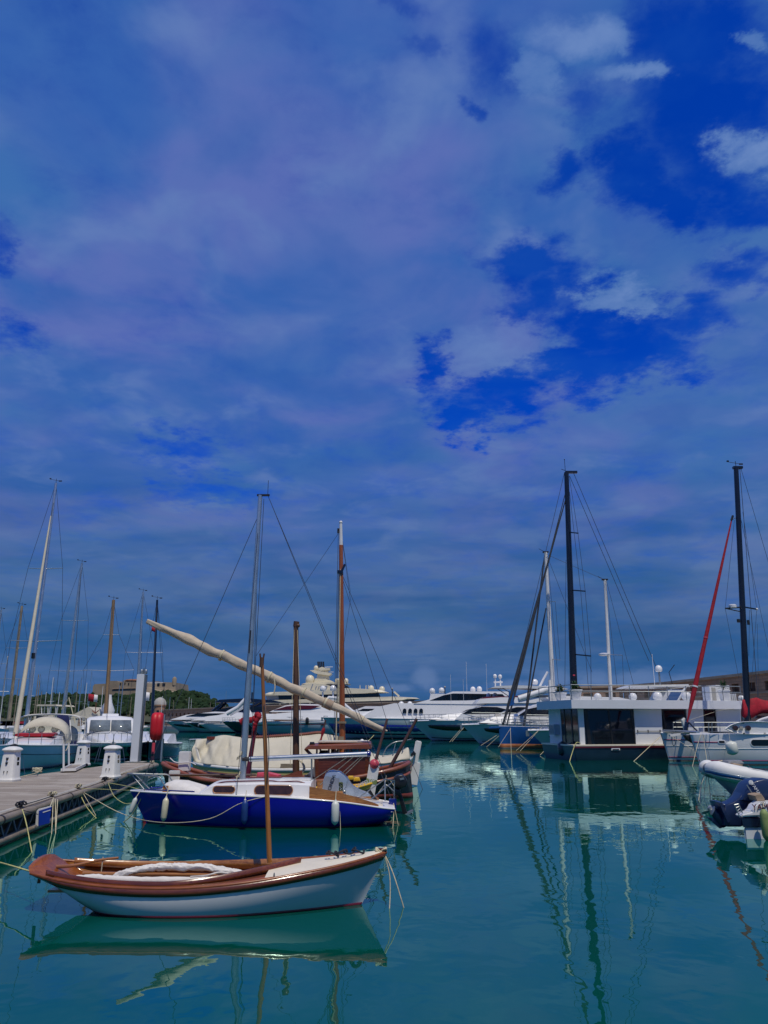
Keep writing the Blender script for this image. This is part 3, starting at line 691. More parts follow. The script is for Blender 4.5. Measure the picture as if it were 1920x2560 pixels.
# ================================================================== pontoon and what stands on it
def pontoon():
    m = bpy.data.materials.new('deck_boards'); m.use_nodes = True; t = m.node_tree; b = t.nodes['Principled BSDF']
    ps = N(t, 'NewGeometry').outputs['Position']; s = N(t, 'SeparateXYZ', {0: ps}).outputs
    yy = mth(t, 'ADD', s[1], mth(t, 'MULTIPLY', s[0], .13)); k = mth(t, 'DIVIDE', yy, .14)
    rnd = N(t, 'TexWhiteNoise', {'W': mth(t, 'FLOOR', k)}, noise_dimensions='1D').outputs[0]
    g = nz(t, vm(t, 'MULTIPLY', ps, (1.2, 22, 1)), 1.6, 6, .65, .5); st = nz(t, ps, .9, 5, .6, .6)
    c = mix(t, rnd, (.245, .20, .15), (.40, .34, .265)); c = mix(t, smooth(t, g, .3, .72, 0, .5), c, (.27, .235, .20))
    c = mix(t, smooth(t, st, .46, .66, 0, .6), c, (.48, .43, .36))
    c = mix(t, smooth(t, nz(t, vm(t, 'MULTIPLY', ps, (2.2, .7, 1)), 1.1, 6, .7, .8), .58, .72, 0, .55), c, (.11, .09, .07))
    gap = smooth(t, mth(t, 'ABSOLUTE', mth(t, 'SUBTRACT', mth(t, 'FRACT', k), .5)), .45, .49)
    c = mix(t, mth(t, 'MULTIPLY', gap, .92), c, (.03, .025, .02)); link(t, b.inputs['Base Color'], c); b.inputs['Roughness'].default_value = .8
    bn = N(t, 'Bump', {'Height': mth(t, 'SUBTRACT', g, mth(t, 'MULTIPLY', gap, 1.5)), 'Distance': .004, 'Strength': 1.0}); link(t, b.inputs['Normal'], bn.outputs[0])
    MT['deck_boards'] = m
    E = [(-6.05, 5.0), (-7.56, 16.1), (-8.45, 23.4), (-9.05, 27.5), (-9.62, 31.0), (-10.25, 36.3)]
    L = [(-13.9, 5.0), (-13.0, 16.1), (-12.45, 23.4), (-12.15, 27.5), (-11.88, 31.0), (-11.55, 36.3)]
    o = thing('pontoon', 'grey planked floating pontoon with tan tube edges running away from the camera', 'pontoon', (-10.5, 20, 0))
    g = M()
    z = .60
    ring = [Vector((x, y, z)) for x, y in E] + [Vector((x, y, z)) for x, y in reversed(L)]
    n = len(E)
    for i in range(n - 1):
        a, bb, c2, d = Vector((*E[i], z)), Vector((*E[i + 1], z)), Vector((*L[i + 1], z)), Vector((*L[i], z)); dn = Vector((0, 0, -.06))
        g.loft([[a, bb, bb + dn, a + dn], [d, c2, c2 + dn, d + dn]])
    g.build('deck', m, o, True, smooth=0)
    for nm, zz, r, off in (('edge_tube', .50, .085, .05), ('lower_tube', .10, .075, .05)):
        M().tube(catmull([(x + off, y, zz) for x, y in E], 40), r, 12).build(nm, 'tube_tan', o, True, smooth=60)
        M().tube(catmull([(x - off, y, zz) for x, y in L], 20), r, 8).build(nm, 'tube_tan', o, True, smooth=60)
    M().tube(catmull([(x - .10, y, .585) for x, y in E], 40), .045, 8).build('edge_trim', 'concrete', o, True, smooth=60)
    tr = M(); pts = catmull([(x + .03, y, 0) for x, y in E], 120)
    for i in range(0, 120):
        a, c2 = pts[i], pts[i + 1]; zz = (.12, .47) if i % 2 else (.47, .12)
        tr.beam(a + Vector((0, 0, zz[0])), c2 + Vector((0, 0, zz[1])), .035, .05)
    tr.build('side_truss', 'truss_grey', o, True)
    bk = M().loft([[Vector((x - .30, y, -.2)) for x, y in E], [Vector((x - .30, y, .53)) for x, y in E]], False, False)
    bk.build('shade_backing', 'black_hull', o, True)  # black sheet standing in for the shade inside the pontoon, behind the truss
    for i, (x, y) in enumerate(((-10.4, 12), (-11, 18.5), (-11, 25), (-10.9, 32))):
        M().bx(x - 1.6, x + 1.2, y - 1.4, y + 1.4, -.35, .40).build('float', 'navy_hull', o, True, bevel=.05)
    for i in range(3, 40, 5):
        p = catmull([(x + .05, y, .5) for x, y in E], 40); M().tube([p[i] - (p[i + 1] - p[i]) * .03, p[i] + (p[i + 1] - p[i]) * .03], .096, 12).build('tube_collar', 'dark_metal', o, True)
    # pedestals
    def pedestal():
        r = thing('service_pedestal', 'white service pedestal with domed cap, nearest on the left edge of the pontoon', 'power pedestal', (0, 0, 0), 0, 'white pedestals on the pontoon')
        c = math.pi / 4
        M().lathe([(.275, 0), (.28, .05), (.255, .085), (.238, .13), (.198, .84), (.195, .85)], (0, 0, 0), 32, (0, 0, 1), 7, c).build('body', 'pedestal_white', r, smooth=35)
        M().lathe([(.192, .851), (.205, .885), (.215, .90), (.248, .915), (.248, .935), (.225, .965), (.17, 1.0), (.09, 1.025), (.01, 1.033)], (0, 0, 0), 32, (0, 0, 1), 6, c).build('cap', 'pedestal_white', r, smooth=35)
        for zz in (.66, .53):
            y = -(.238 - (.238 - .198) * (zz - .13) / .71) - .004
            s = M().lathe([(.034, 0), (.034, .02), (.02, .03)], (-.01, y, zz), 14, (0, -1, -.1)).build('power_socket', 'black_plastic', r)
            M().box((-.01, y - .002, zz + .035), (.085, .012, .022)).build('socket_lid', 'steel', s)
        for xx in (-.055, .055):
            M().lathe([(.013, 0), (.013, .03)], (xx, -.222, .30), 10, (0, -1, 0)).tube([(xx, -.25, .30), (xx, -.252, .24)], .008, 6).build('water_tap', 'dark_metal', r)
        for zz in (.66, .52):
            x = .238 - (.238 - .198) * (zz - .13) / .71
            M().box((x + .002, .02, zz), (.01, .11, .10)).build('meter_window', 'dark_glass', r)
        return r
    p0 = pedestal(); p0.location = W(22, 1953, z); XF[p0.name] = Matrix.Translation(p0.location); p0.rotation_euler.z = R(-6)
    dup(p0, W(205, 1914, z), R(-8), 'white service pedestal farthest along, beside the small gangway', 'white pedestals on the pontoon')
    dup(p0, W(276, 1945, z), R(-8), 'white service pedestal at the right edge of the pontoon before the tall white post', 'white pedestals on the pontoon')
    # tall white post
    b0 = W(338, 1905, z); r = thing('white_post', 'tall square white post at the far end of the pontoon', 'post', b0)
    h = P(352, 1686, b0.y).z - z
    tilt = Matrix.Rotation(0, 4, 'Y')
    M().bx(-.20, .145, -.16, .16, .02, h).build('shaft', 'house_white', r, bevel=.012)
    M().bx(.147, .22, -.13, .13, .03, h - .02).build('grey_right_side', 'truss_grey', r, bevel=.01)  # darker grey strip down the right side of the shaft
    M().bx(-.42, .46, -.3, .3, 0, .018).build('foot_plate', 'concrete', r)
    for xx in (-.1, .1): M().lathe([(.06, 0), (.075, .05), (.075, .16), (.05, .2)], (xx * 1.0 + .06, 0, h + .02), 12).build('lamp_head', 'steel', r)
    M().tube([(.06, 0, h), (.06, 0, h + .3)], .03, 6).build('lamp_stem', 'truss_grey', r)
    # life ring case on its pole
    b0 = W(402, 1904, z); r = thing('lifebuoy_station', 'red lifebuoy case on a grey pole at the end of the pontoon', 'lifebuoy case', b0)
    c = P(394, 1816, b0.y) - b0
    M().tube([(0, 0, 0), (0, 0, c.z + .55)], .045, 10).build('pole', 'alu', r)
    m = M(); rg = []
    for i, (y, k) in enumerate(((-.17, .80), (-.15, .92), (-.09, 1.0), (-.02, 1.0), (0, .965), (.02, 1.0), (.09, 1.0), (.15, .92), (.17, .80))):
        ring = []
        for j in range(28):
            a = 2 * math.pi * j / 28; ct, st = math.cos(a), math.sin(a); rr = .52 / ((abs(ct) ** 3.2 + abs(st) ** 3.2) ** (1 / 3.2)) * k
            ring.append(Vector((y, ct * rr * .95, st * rr * 1.22)))
        rg.append(ring)
    m.loft(rg); m.xf(Matrix.Translation((c.x - .02, 0, c.z)) @ Matrix.Rotation(R(10), 4, 'Z') @ Matrix.Scale(1.55, 4, (1, 0, 0))).build('case', 'red_plastic', r, smooth=50)
    M().tube([(.13, -.60, c.z - .3), (.13, -.60, c.z + .4)], .012, 6).build('strap', 'pink_red', r)
    b1 = W(381, 1901, z); r = thing('extinguisher_post', 'narrow pink red post with black bands beside the lifebuoy case', 'safety post', b1)
    M().lathe([(.075, 0), (.075, .85), (.06, .93), (.02, .97)], (0, 0, 0), 14).build('post', 'pink_red', r)
    for zz in (.2, .82): M().lathe([(.08, 0), (.08, .09)], (0, 0, zz), 14).build('band', 'black_plastic', r)
    b1 = W(393, 1900, z); r = thing('navy_cabinet', 'narrow navy blue cabinet behind the pink red post', 'cabinet', b1 + Vector((.0, .25, 0)))
    M().bx(-.17, .17, -.12, .12, 0, .98).build('cabinet_body', 'navy', r, bevel=.012)
    M().bx(-.15, .15, -.135, -.122, .05, .93).build('door', 'navy_hull', r, bevel=.004)
    # gangway
    b1 = W(185, 1929, z); r = thing('gangway', 'small folded gangway with two white uprights near the far pedestal', 'gangway', b1)
    def gp(px, py): v = W(px, py, z) - b1; return Vector((v.x, v.y, 0))
    q = [gp(153, 1932), gp(187, 1931), gp(213, 1918), gp(178, 1919)]
    up = Vector((0, 0, .10))
    M().loft([[v + Vector((0, 0, .03)) for v in q], [v + Vector((0, 0, .085)) for v in q]]).build('tread', 'tube_tan', r)
    fr = M()
    for i in range(4): fr.beam(q[i] + up, q[(i + 1) % 4] + up, .05, .09)
    fr.build('frame', 'white_paint', r)
    for q0, px, py in ((q[0] + Vector((.08, .0, 0)), 159, 1861), (q[3] + Vector((-.10, 0, 0)), 172, 1857)):
        t = P(px, py, (b1 + q0).y) - b1; M().tube([q0 + Vector((0, 0, .05)), t], .038, 8).build('upright', 'white_paint', r)
    t0 = P(159, 1863, b1.y) - b1; t1 = P(172, 1860, b1.y + 1.2) - b1
    M().tube(arc(t0, t1, 10, .22), .014, 5).build('chain', 'rope', r, smooth=60)
    for sx in (q[2],): M().lathe([(.07, -.03), (.07, .03)], sx + Vector((.03, 0, .08)), 12, (0, 1, 0)).build('wheel', 'black_plastic', r)
    # hanging blue and white fender board
    yy = 17.9; r = thing('fender_board', 'blue and white square fender board hanging off the pontoon edge', 'fender', P(110, 2066, yy))
    def fb(px, py, dy=0): return P(px, py, yy + dy)
    poly = [(93, 2030), (97, 2022), (127, 2015), (126, 2052), (121, 2060), (92, 2067), (90, 2055)]
    M().loft([[fb(97, 2027), fb(129, 2017), fb(124, 2058), fb(96, 2066)], [fb(97, 2027, .02), fb(129, 2017, .02), fb(124, 2058, .02), fb(96, 2066, .02)]]).build('blue_face', 'royal_blue' if False else 'deep_blue2', r, True, bevel=.006)
    M().loft([[fb(92, 2026, .03), fb(97, 2022, .03), fb(129, 2014, .03), fb(124, 2060, .03), fb(95, 2068, .03), fb(88, 2062, .03)], [fb(92, 2026, .2), fb(97, 2022, .2), fb(129, 2014, .2), fb(124, 2060, .2), fb(95, 2068, .2), fb(88, 2062, .2)]]).build('white_body', 'white_paint', r, True, bevel=.012)
    M().beam(fb(107, 2031, -.006), fb(126, 2025, -.006), .004, .02).build('white_line', 'flag_white', r, True)
    M().tube([fb(126, 2015, .1), P(134, 1995, 18.8)], .012, 5).build('lanyard', 'rope', r, True)
    # cleats and lashings on the pontoon edge
    random.seed(9)
    for i, (px, py) in enumerate(((52, 2016), (130, 1990), (196, 1970), (262, 1951), (380, 1908))):
        p = W(px, py, z + .02); c = thing('mooring_cleat', ['dark rope wrapped cleat nearest on the pontoon edge', 'cleat above the blue and white fender board', 'cleat on the pontoon edge left of the right pedestal', 'dark cleat at the foot of the right pedestal', 'cleat at the far end of the pontoon by the lifebuoy pole'][i], 'cleat', p, R(100), 'cleats on the pontoon edge')
        M().tube([(-.16, 0, .10), (-.08, 0, .085), (.08, 0, .085), (.16, 0, .10)], [.012, .022, .022, .012], 8).build('horn', 'dark_metal', c)
        M().bx(-.05, .05, -.03, .03, -.02, .08).build('foot', 'dark_metal', c, bevel=.008)
        k = []
        for j in range(44): a = j * .7; k.append(p + Vector((.05 * math.cos(a) + random.uniform(-.03, .03), .13 * math.sin(a * .8), .06 + .04 * math.sin(a * 1.9))))
        tag(M().tube(k, .013, 6).build('rope_lashing', ['dark_rope', 'rope', 'rope', 'dark_rope', 'rope'][i], smooth=60), ['dark lashing heaped on the nearest pontoon cleat', 'tan lashing on the cleat above the blue fender board', 'tan lashing on the cleat left of the right pedestal', 'dark lashing beside the right pedestal', 'pale lashing by the lifebuoy pole'][i], 'rope', 'lashings on the cleats')
    rope([P(56, 2024, 17), P(66, 2060, 16.6), P(84, 2130, 15.4) + Vector((0, 0, -.1))], 'tan line from the nearest cleat straight down into the water', .013, 'yellow_rope')
    for i, (a, c2) in enumerate((((133, 1998), (128, 2120)), ((138, 1998), (140, 2122)), ((144, 1999), (137, 2125)))):
        rope([P(*a, 19.3), P((a[0] + c2[0]) / 2, (a[1] + c2[1]) / 2 - 4, 18.6), P(*c2, 17.2) + Vector((0, 0, -.1))], ['thin line left of two hanging from the second cleat', 'thicker middle line hanging from the second cleat', 'line right of the others hanging from the second cleat'][i], .012, 'rope')
    rope([P(58, 2026, 17), P(75, 2030, 17.4), P(95, 2036, 17.8)], 'short dark line from the nearest cleat to the fender board', .010, 'dark_rope')
    rope([W(50, 2014, z + .05), W(90, 2003, z + .06), W(128, 1991, z + .05)], 'dark line lying along the pontoon edge between the two nearest cleats', .013, 'dark_rope')
    rope([W(262, 1950, z + .03), W(300, 1936, z + .03), W(345, 1922, z + .06), W(392, 1908, z + .03)], 'tan line along the far pontoon edge to the lifebuoy pole', .014, 'rope')
    rope([P(205, 1978, 22.2), P(240, 2040, 21.5), P(262, 2075, 20.4) + Vector((0, 0, -.15))], 'thin line from the third cleat into the dark water', .009, 'rope')
    rope([W(402, 1909, .64), P(440, 1913, 33), P(470, 1912, 30)], 'pale line from the pontoon end to the bow of the black boat', .016, 'rope')
mat('deep_blue2', (.008, .045, .36), .4, 0, .1, 2, .2)
pontoon()
# ================================================================== yellow railed small boat behind the blue one
def yellow_boat():
    o = thing('double_ender', 'small wooden boat with yellow rail, dark blue hull and red stripe', 'boat', (0, 0, 0), 0)
    a = P(425, 1960, 23.2); b = P(930, 1952, 23.2); Lb = b.x - a.x
    o.location = (a.x, 23.2, 0); XF[o.name] = Matrix.Translation(o.location)
    H = Hull([(.3, .0, .02, -.1, .58, 1.1, .9), (.6, .5, .46, -.18, .52, 1.6, .7), (1.4, 1.4, .80, -.22, .46, 2.2, .55), (3.0, 3.0, .92, -.25, .43, 2.4, .5), (Lb - 1.5, Lb - 1.4, .80, -.24, .47, 2.2, .55), (Lb - .6, Lb - .5, .46, -.2, .55, 1.6, .7), (Lb - .2, Lb, .02, -.15, .64, 1.1, .95)])
    H.shell('navy', o, 'hull'); H.deck('cream_deck', o, 'deck', -.02)
    H.strip('yellow_paint', o, 'yellow_rail', .86, 1.03, .012); H.rail('yellow_paint', o, 'cap_rail', .035, 1.03, .0, .01)
    H.strip('pink_red', o, 'red_stripe', .55, .66, .010); H.strip('pale_green_hull', o, 'pale_lower_band', .30, .54, .008)
    for x in (.12,): M().bx(x - .16, x + .14, -.05, .05, .3, 1.02).build('stern_post', 'white_paint', o, bevel=.012)
    m = M(); rt = P(936, 1912, 23.2); rb = P(922, 1994, 23.2); mid = rb.lerp(rt, .62)
    M().beam(rb, rt, .10, .30, (1, 0, 0)).build('stem_post', 'white_paint', o, True, bevel=.015)
    M().beam(rb.lerp(rt, .42) , rb.lerp(rt, .56), .108, .312, (1, 0, 0)).build('stem_band', 'fender_green', o, True)
    M().ball(rt + Vector((0, 0, .02)), .14, 10).build('stem_cap', 'pink_red', o, True)
    spar(o, 'tiller_pole', rt + Vector((.02, 0, .05)), P(968, 1797, 23.3), .05, .035, 'pole_dark')
    M().puff([(P(450, 1948, 23).x, .62), (P(470, 1944, 23).x, .72), (P(512, 1952, 23).x, .66), (P(516, 1962, 23).x, .55), (P(460, 1962, 23).x, .52)], 22.7, .3, .3).build('yellow_bundle', 'yellow_paint', o, True)
    text('bow_lettering', 'TROMPEUSE', .15, 'flag_white', o, P(905, 1961, 22.42), P(930, 1950, 22.62) - P(890, 1968, 22.36), (0, 0, 1), .004)
    for k, (px, py) in enumerate(((878, 1943), (892, 1948))): M().puff([(P(px - 9, py, 23).x, P(px, py + 5, 23).z), (P(px - 6, py, 23).x, P(px, py - 5, 23).z), (P(px + 6, py, 23).x, P(px, py - 5, 23).z), (P(px + 9, py, 23).x, P(px, py + 5, 23).z)], 22.8 + .3 * k, .10, .3).build('deck_float', 'yellow_paint', o, True, smooth=60)
    spar(o, 'oar', P(408, 1938, 22.6), P(640, 1937, 22.9), .035, .03, 'pole_dark')
    M().bx(.0, 1, 0, 1, 0, 1)
yellow_boat()
# ================================================================== black hulled boat with the long yard
def black_boat():
    o = thing('fishing_boat', 'black wooden fishing boat with brown wheelhouse and a long slanting yard', 'fishing boat', (0, 0, 0), 0)
    Yc = 26.6; a = P(404, 1905, Yc); b = P(1024, 1925, Yc); Lb = b.x - a.x
    o.location = (a.x, Yc, 0); XF[o.name] = Matrix.Translation(o.location); X = lambda px: P(px, 1900, Yc).x - a.x
    zb = P(960, 1905, Yc).z
    H = Hull([(.35, .0, .03, -.2, P(404, 1908, Yc).z, 1.1, .95), (.7, .55, .55, -.3, P(440, 1922, Yc).z, 1.6, .7), (1.9, 1.8, 1.05, -.35, P(560, 1945, Yc - 1).z - .1, 2.3, .5), (4.1, 4.1, 1.25, -.4, P(700, 1955, Yc - 1.2).z - .05, 2.6, .45), (Lb - 2.0, Lb - 2.0, 1.2, -.38, P(870, 1948, Yc - 1.1).z, 2.8, .42), (Lb - .7, Lb - .75, .98, -.36, P(975, 1928, Yc - .7).z, 2.4, .5), (Lb - .02, Lb - .22, .62, -.34, P(1005, 1916, Yc - .4).z, 2.0, .55), (Lb + .14, Lb, .08, -.3, P(1020, 1908, Yc).z, 1.4, .8)])
    H.shell('black_hull', o, 'hull', 44, 12)
    H.strip('rust_red', o, 'boot_stripe', -.02, .16, .008, zmode=True)
    H.deck('mahogany_dark', o, 'deck', -.03)
    H.rail('rail_red', o, 'cap_rail', .075, 1.0, .01, .02, .02, .985)
    H.rail('rail_red', o, 'rubbing_rail', .05, .80, .03, .0, .05, .97)
    # wheelhouse
    x0, x1 = P(786, 1900, 26).x, P(924, 1900, 26).x; zt = P(850, 1896, 26).z; zb2 = P(850, 1948, 26).z - .1; y0, y1 = 25.95, 27.5
    M().bx(x0, x1, y0, y1, zb2, zt).build('wheelhouse', 'cabin_brown', o, True, bevel=.01)
    for xx in (x0 + .09, x1 - .09): M().bx(xx - .05, xx + .05, y0 - .02, y0 - .003, zb2, zt).build('corner_trim', 'mahogany_dark', o, True)
    M().bx(x0 - .02, x1 + .02, y0 - .03, y1, zt + .003, zt + .05).build('sill', 'mahogany_dark', o, True)
    zr = P(850, 1873, 26).z; rx0, rx1 = P(762, 1873, 26).x, P(929, 1873, 26).x
    for px in (792, 822, 838, 862, 874, 898, 915):
        xx = P(px, 1880, 26).x
        for yy in (y0 + .03, y1 - .05): M().bx(xx - .028, xx + .028, yy, yy + .06, zt + .05, zr).build('window_post', 'mahogany_dark', o, True)
    rf = M(); rg = []
    for i in range(9):
        y = y0 - .15 + (y1 - y0 + .3) * i / 8; c = .07 * math.sin(math.pi * i / 8)
        rg.append([Vector((rx0, y, zr + c)), Vector((rx1, y, zr + c + .02)), Vector((rx1 - .03, y, zr + c + .16)), Vector((rx0 + .12, y, zr + c + .10))])
    rf.loft(rg).build('roof', 'rail_red', o, True, smooth=30)
    M().bx(rx0 + .4, rx1 - .1, y0 + .2, y1 - .2, zr + .20, zr + .25).build('roof_panel', 'cream_deck', o, True, bevel=.01)
    M().tube(catmull([(rx0 + .02, y0, zr + .02), (P(776, 1885, 26).x, y0, P(776, 1885, 26).z), (x0 + .02, y0, zt)], 10), .05, 8).build('roof_knee', 'mahogany_dark', o, True)
    M().ball(P(835, 1880, 26.4), .10, 10).build('brass_lamp', 'pole_dark', o, True)
    M().puff([(P(772, 1858, 26).x, P(772, 1862, 26).z), (P(774, 1856, 26).x, P(774, 1855, 26).z), (P(784, 1857, 26).x, P(784, 1855, 26).z), (P(787, 1863, 26).x, P(787, 1863, 26).z)], 26.2, .1, .3).build('roof_bag', 'black_plastic', o, True)
    M().ball(P(905, 1853, 26.8), .07, 10).build('roof_light', 'gelcoat', o, True)
    M().puff([(P(790, 1865, 26).x, P(790, 1890, 26).z), (P(795, 1875, 26).x, P(795, 1878, 26).z), (P(815, 1875, 26).x, P(815, 1878, 26).z), (P(818, 1890, 26).x, P(818, 1892, 26).z)], 26.9, .15, .2).build('seat_back', 'black_plastic', o, True)
    # brown triangular board and pink cushion on deck
    M().loft([[P(676, 1949, 25.6), P(700, 1942, 25.6), P(755, 1925, 25.6), P(758, 1950, 25.6)], [P(676, 1949, 25.7), P(700, 1942, 25.7), P(755, 1925, 25.7), P(758, 1950, 25.7)]]).build('hatch_board', 'rail_red', o, True)
    M().puff([(P(640, 1945, 26).x, P(640, 1943, 26).z), (P(642, 1932, 26).x, P(642, 1932, 26).z), (P(668, 1931, 26).x, P(668, 1931, 26).z), (P(700, 1938, 26).x, P(700, 1938, 26).z), (P(700, 1945, 26).x, P(700, 1944, 26).z)], 26.2, .3, .2).build('deck_cushion', 'pink_red', o, True, smooth=60)
    M().puff([(P(762, 1945, 26).x, P(762, 1941, 26).z), (P(775, 1930, 26).x, P(775, 1930, 26).z), (P(788, 1915, 26).x, P(788, 1915, 26).z), (P(789, 1945, 26).x, P(789, 1942, 26).z)], 25.85, .25, .2).build('grey_bundle', 'grey_cloth', o, True, smooth=60)
    M().box(P(462, 1903, 26.6), (.35, .3, .62)).build('bow_bollard', 'white_paint', o, True, bevel=.02)
    M().tube(catmull([P(425, 1895, 26.4), P(440, 1906, 26.4), P(475, 1906, 26.4), P(490, 1912, 26.3)], 14), .018, 6).build('bow_rail', 'white_paint', o, True)
    # stump mast and its dark foremast
    mb = P(740, 1930, Yc); mtp = P(740, 1556, Yc + .15)
    spar(o, 'mast', mb, mtp, .115, .085, 'mast_dark', n=14)
    M().tube([mtp + Vector((0, 0, -.15)), mtp + Vector((.02, 0, .03))], .10, 10).ball(mtp + Vector((.08, -.06, -.12)), .07, 8).build('masthead_block', 'mast_dark', o, True)
    for dxx in (-.12, .13): stay(o, mtp + Vector((dxx * .4, -.05, -.1)), P(740 + dxx * 120, 1912, Yc - .3), .011, 'rope', 'halyard')
    k = []
    for i in range(70): a2 = i * .62; k.append(P(748, 1918, 26.2) + Vector((.17 * math.cos(a2) * (1 + .2 * math.sin(i)), -.05 + .05 * math.sin(a2 * .7), .34 * math.sin(a2 * .5) - .02)))
    M().tube(k, .014, 5).build('rope_hank', 'rope', o, True, smooth=60)
    spar(o, 'leaning_prop', P(618, 1945, 26.4), P(643, 1790, 26.6), .085, .06, 'maroon')
    cl = M().tube(catmull([P(642, 1786, 26.5), P(648, 1790, 26.4), P(640, 1805, 26.4), P(634, 1822, 26.4), P(630, 1840, 26.45)], 30), [.11 * (1 + .35 * noise.noise(Vector((i * .6, 9, 0)))) * (1 - i / 45) for i in range(31)], 12)
    cl.build('red_wrapping', 'red_cloth', o, True, smooth=70)
    M().tube(catmull([P(600, 1806, 26.5), P(612, 1800, 26.5), P(626, 1800, 26.45), P(638, 1796, 26.45)], 20), [.10 * (1 + .3 * noise.noise(Vector((i * .6, 4, 0)))) for i in range(21)], 10).build('red_bundle', 'red_cloth', o, True, smooth=70)
    spar(o, 'aft_pole', P(966, 1936, 26.0), P(1042, 1797, 26.0), .06, .05, 'pole_dark')
    # yard with furled sail
    ya, yb = P(368, 1553, 26.1), P(968, 1828, 26.0); pts = []
    n = 110; rr = []
    for i in range(n + 1):
        f = i / n; p = ya.lerp(yb, f); p = p + Vector((0, 0, -.62 * math.sin(math.pi * f) * 0 + .05 * noise.noise(Vector((f * 9, 2, 0)))))
        bend = [(0, 0), (.25, -.02), (.45, -.05), (.6, .02), (.8, .05), (1, 0)]
        pts.append(p); rr.append((.078 + .076 * min(1, f * 5) - .07 * max(0, (f - .6) / .4) ** 1.4 - (.06 if f > .985 else 0)) * (1 + .13 * noise.noise(Vector((f * 26, 7, 0)))))
    m = M().tube(pts, rr, 20)
    for i, v in enumerate(m.v):
        d = noise.noise(Vector((v.x * 1.3, v.y * 9, v.z * 1.3 + v.x * 2.2))) * .045 + noise.noise(Vector((v.x * 3.5 + v.z * 7, v.y * 14, v.z * 4))) * .025
        c = ya.lerp(yb, (v.x - ya.x) / (yb.x - ya.x)); dv = (v - c); dv.x = 0
        if dv.length > .01: m.v[i] = v + dv.normalized() * d
    y = m.build('furled_sail', 'cream_cloth', o, True, smooth=80)
    for f in (.32, .52, .66, .75, .9):
        c = ya.lerp(yb, f); d = (yb - ya).normalized(); i = int(f * n)
        M().tube([c - d * .03, c + d * .03], rr[i] + .035, 14).build('sail_tie', 'rope', y, True)
    c = ya.lerp(yb, .76); d = (yb - ya).normalized(); M().tube([c - d * .16, c + d * .16], rr[83] + .03, 16).build('leather_band', 'tan_cushion', y, True)
    c = ya.lerp(yb, .54); M().tube(catmull([c + Vector((0, -.2, .1)), c + Vector((.06, -.22, -.25)), c + Vector((.02, -.22, -.5))], 10), .022, 5).build('loose_tie', 'rope', y, True)
    # outboard hung on the stern
    ob = thing('outboard_motor', 'black outboard motor tilted at the stern of the black boat', 'outboard motor', P(1005, 1990, 21.9), 0)
    yy = 21.9
    def q(*pp): return [(P(x, z, yy).x, P(x, z, yy).z) for x, z in pp]
    M().puff(q((984, 1944), (992, 1936), (1005, 1934), (1014, 1942), (1020, 1954), (1016, 1966), (1000, 1972), (986, 1966)), yy, .24, .2).build('cowling', 'black_plastic', ob, True, smooth=60)
    M().puff(q((984, 1966), (1000, 1972), (1004, 1990), (998, 1992), (988, 1985)), yy, .14, .2).build('bracket', 'black_plastic', ob, True)
    M().puff(q((994, 1984), (1004, 1984), (1018, 2030), (1026, 2045), (1018, 2052), (1008, 2040)), yy, .085, .2).build('shaft', 'black_plastic', ob, True)
    M().puff(q((1008, 2036), (1032, 2024), (1033, 2027), (1014, 2040)), yy, .16, .1).build('cavitation_plate', 'steel', ob, True)
    M().puff(q((1012, 2046), (1030, 2032), (1034, 2040), (1018, 2054)), yy, .07, .2).build('gearcase', 'black_plastic', ob, True)
    M().puff(q((987, 1985), (993, 1985), (991, 2003), (987, 2002)), yy, .03, .1).build('bronze_fitting', 'rail_red', ob, True)
    M().beam(P(1000, 1948, yy - .26), P(1010, 1946, yy - .25), .02, .05).build('decal', 'steel', ob, True)
    for pt in ((958, 1978), (968, 1975)): pass
    rope([P(966, 1936, 25.8), P(962, 1960, 24.5), P(944, 1985, 22.5)], 'thin tan line from the dark aft pole down to the yellow railed boat', .012, 'rope')
    rope([P(966, 1936, 25.8), P(985, 1965, 25.4)], 'thin tan line from the dark aft pole to the black motor', .010, 'rope')
black_boat()
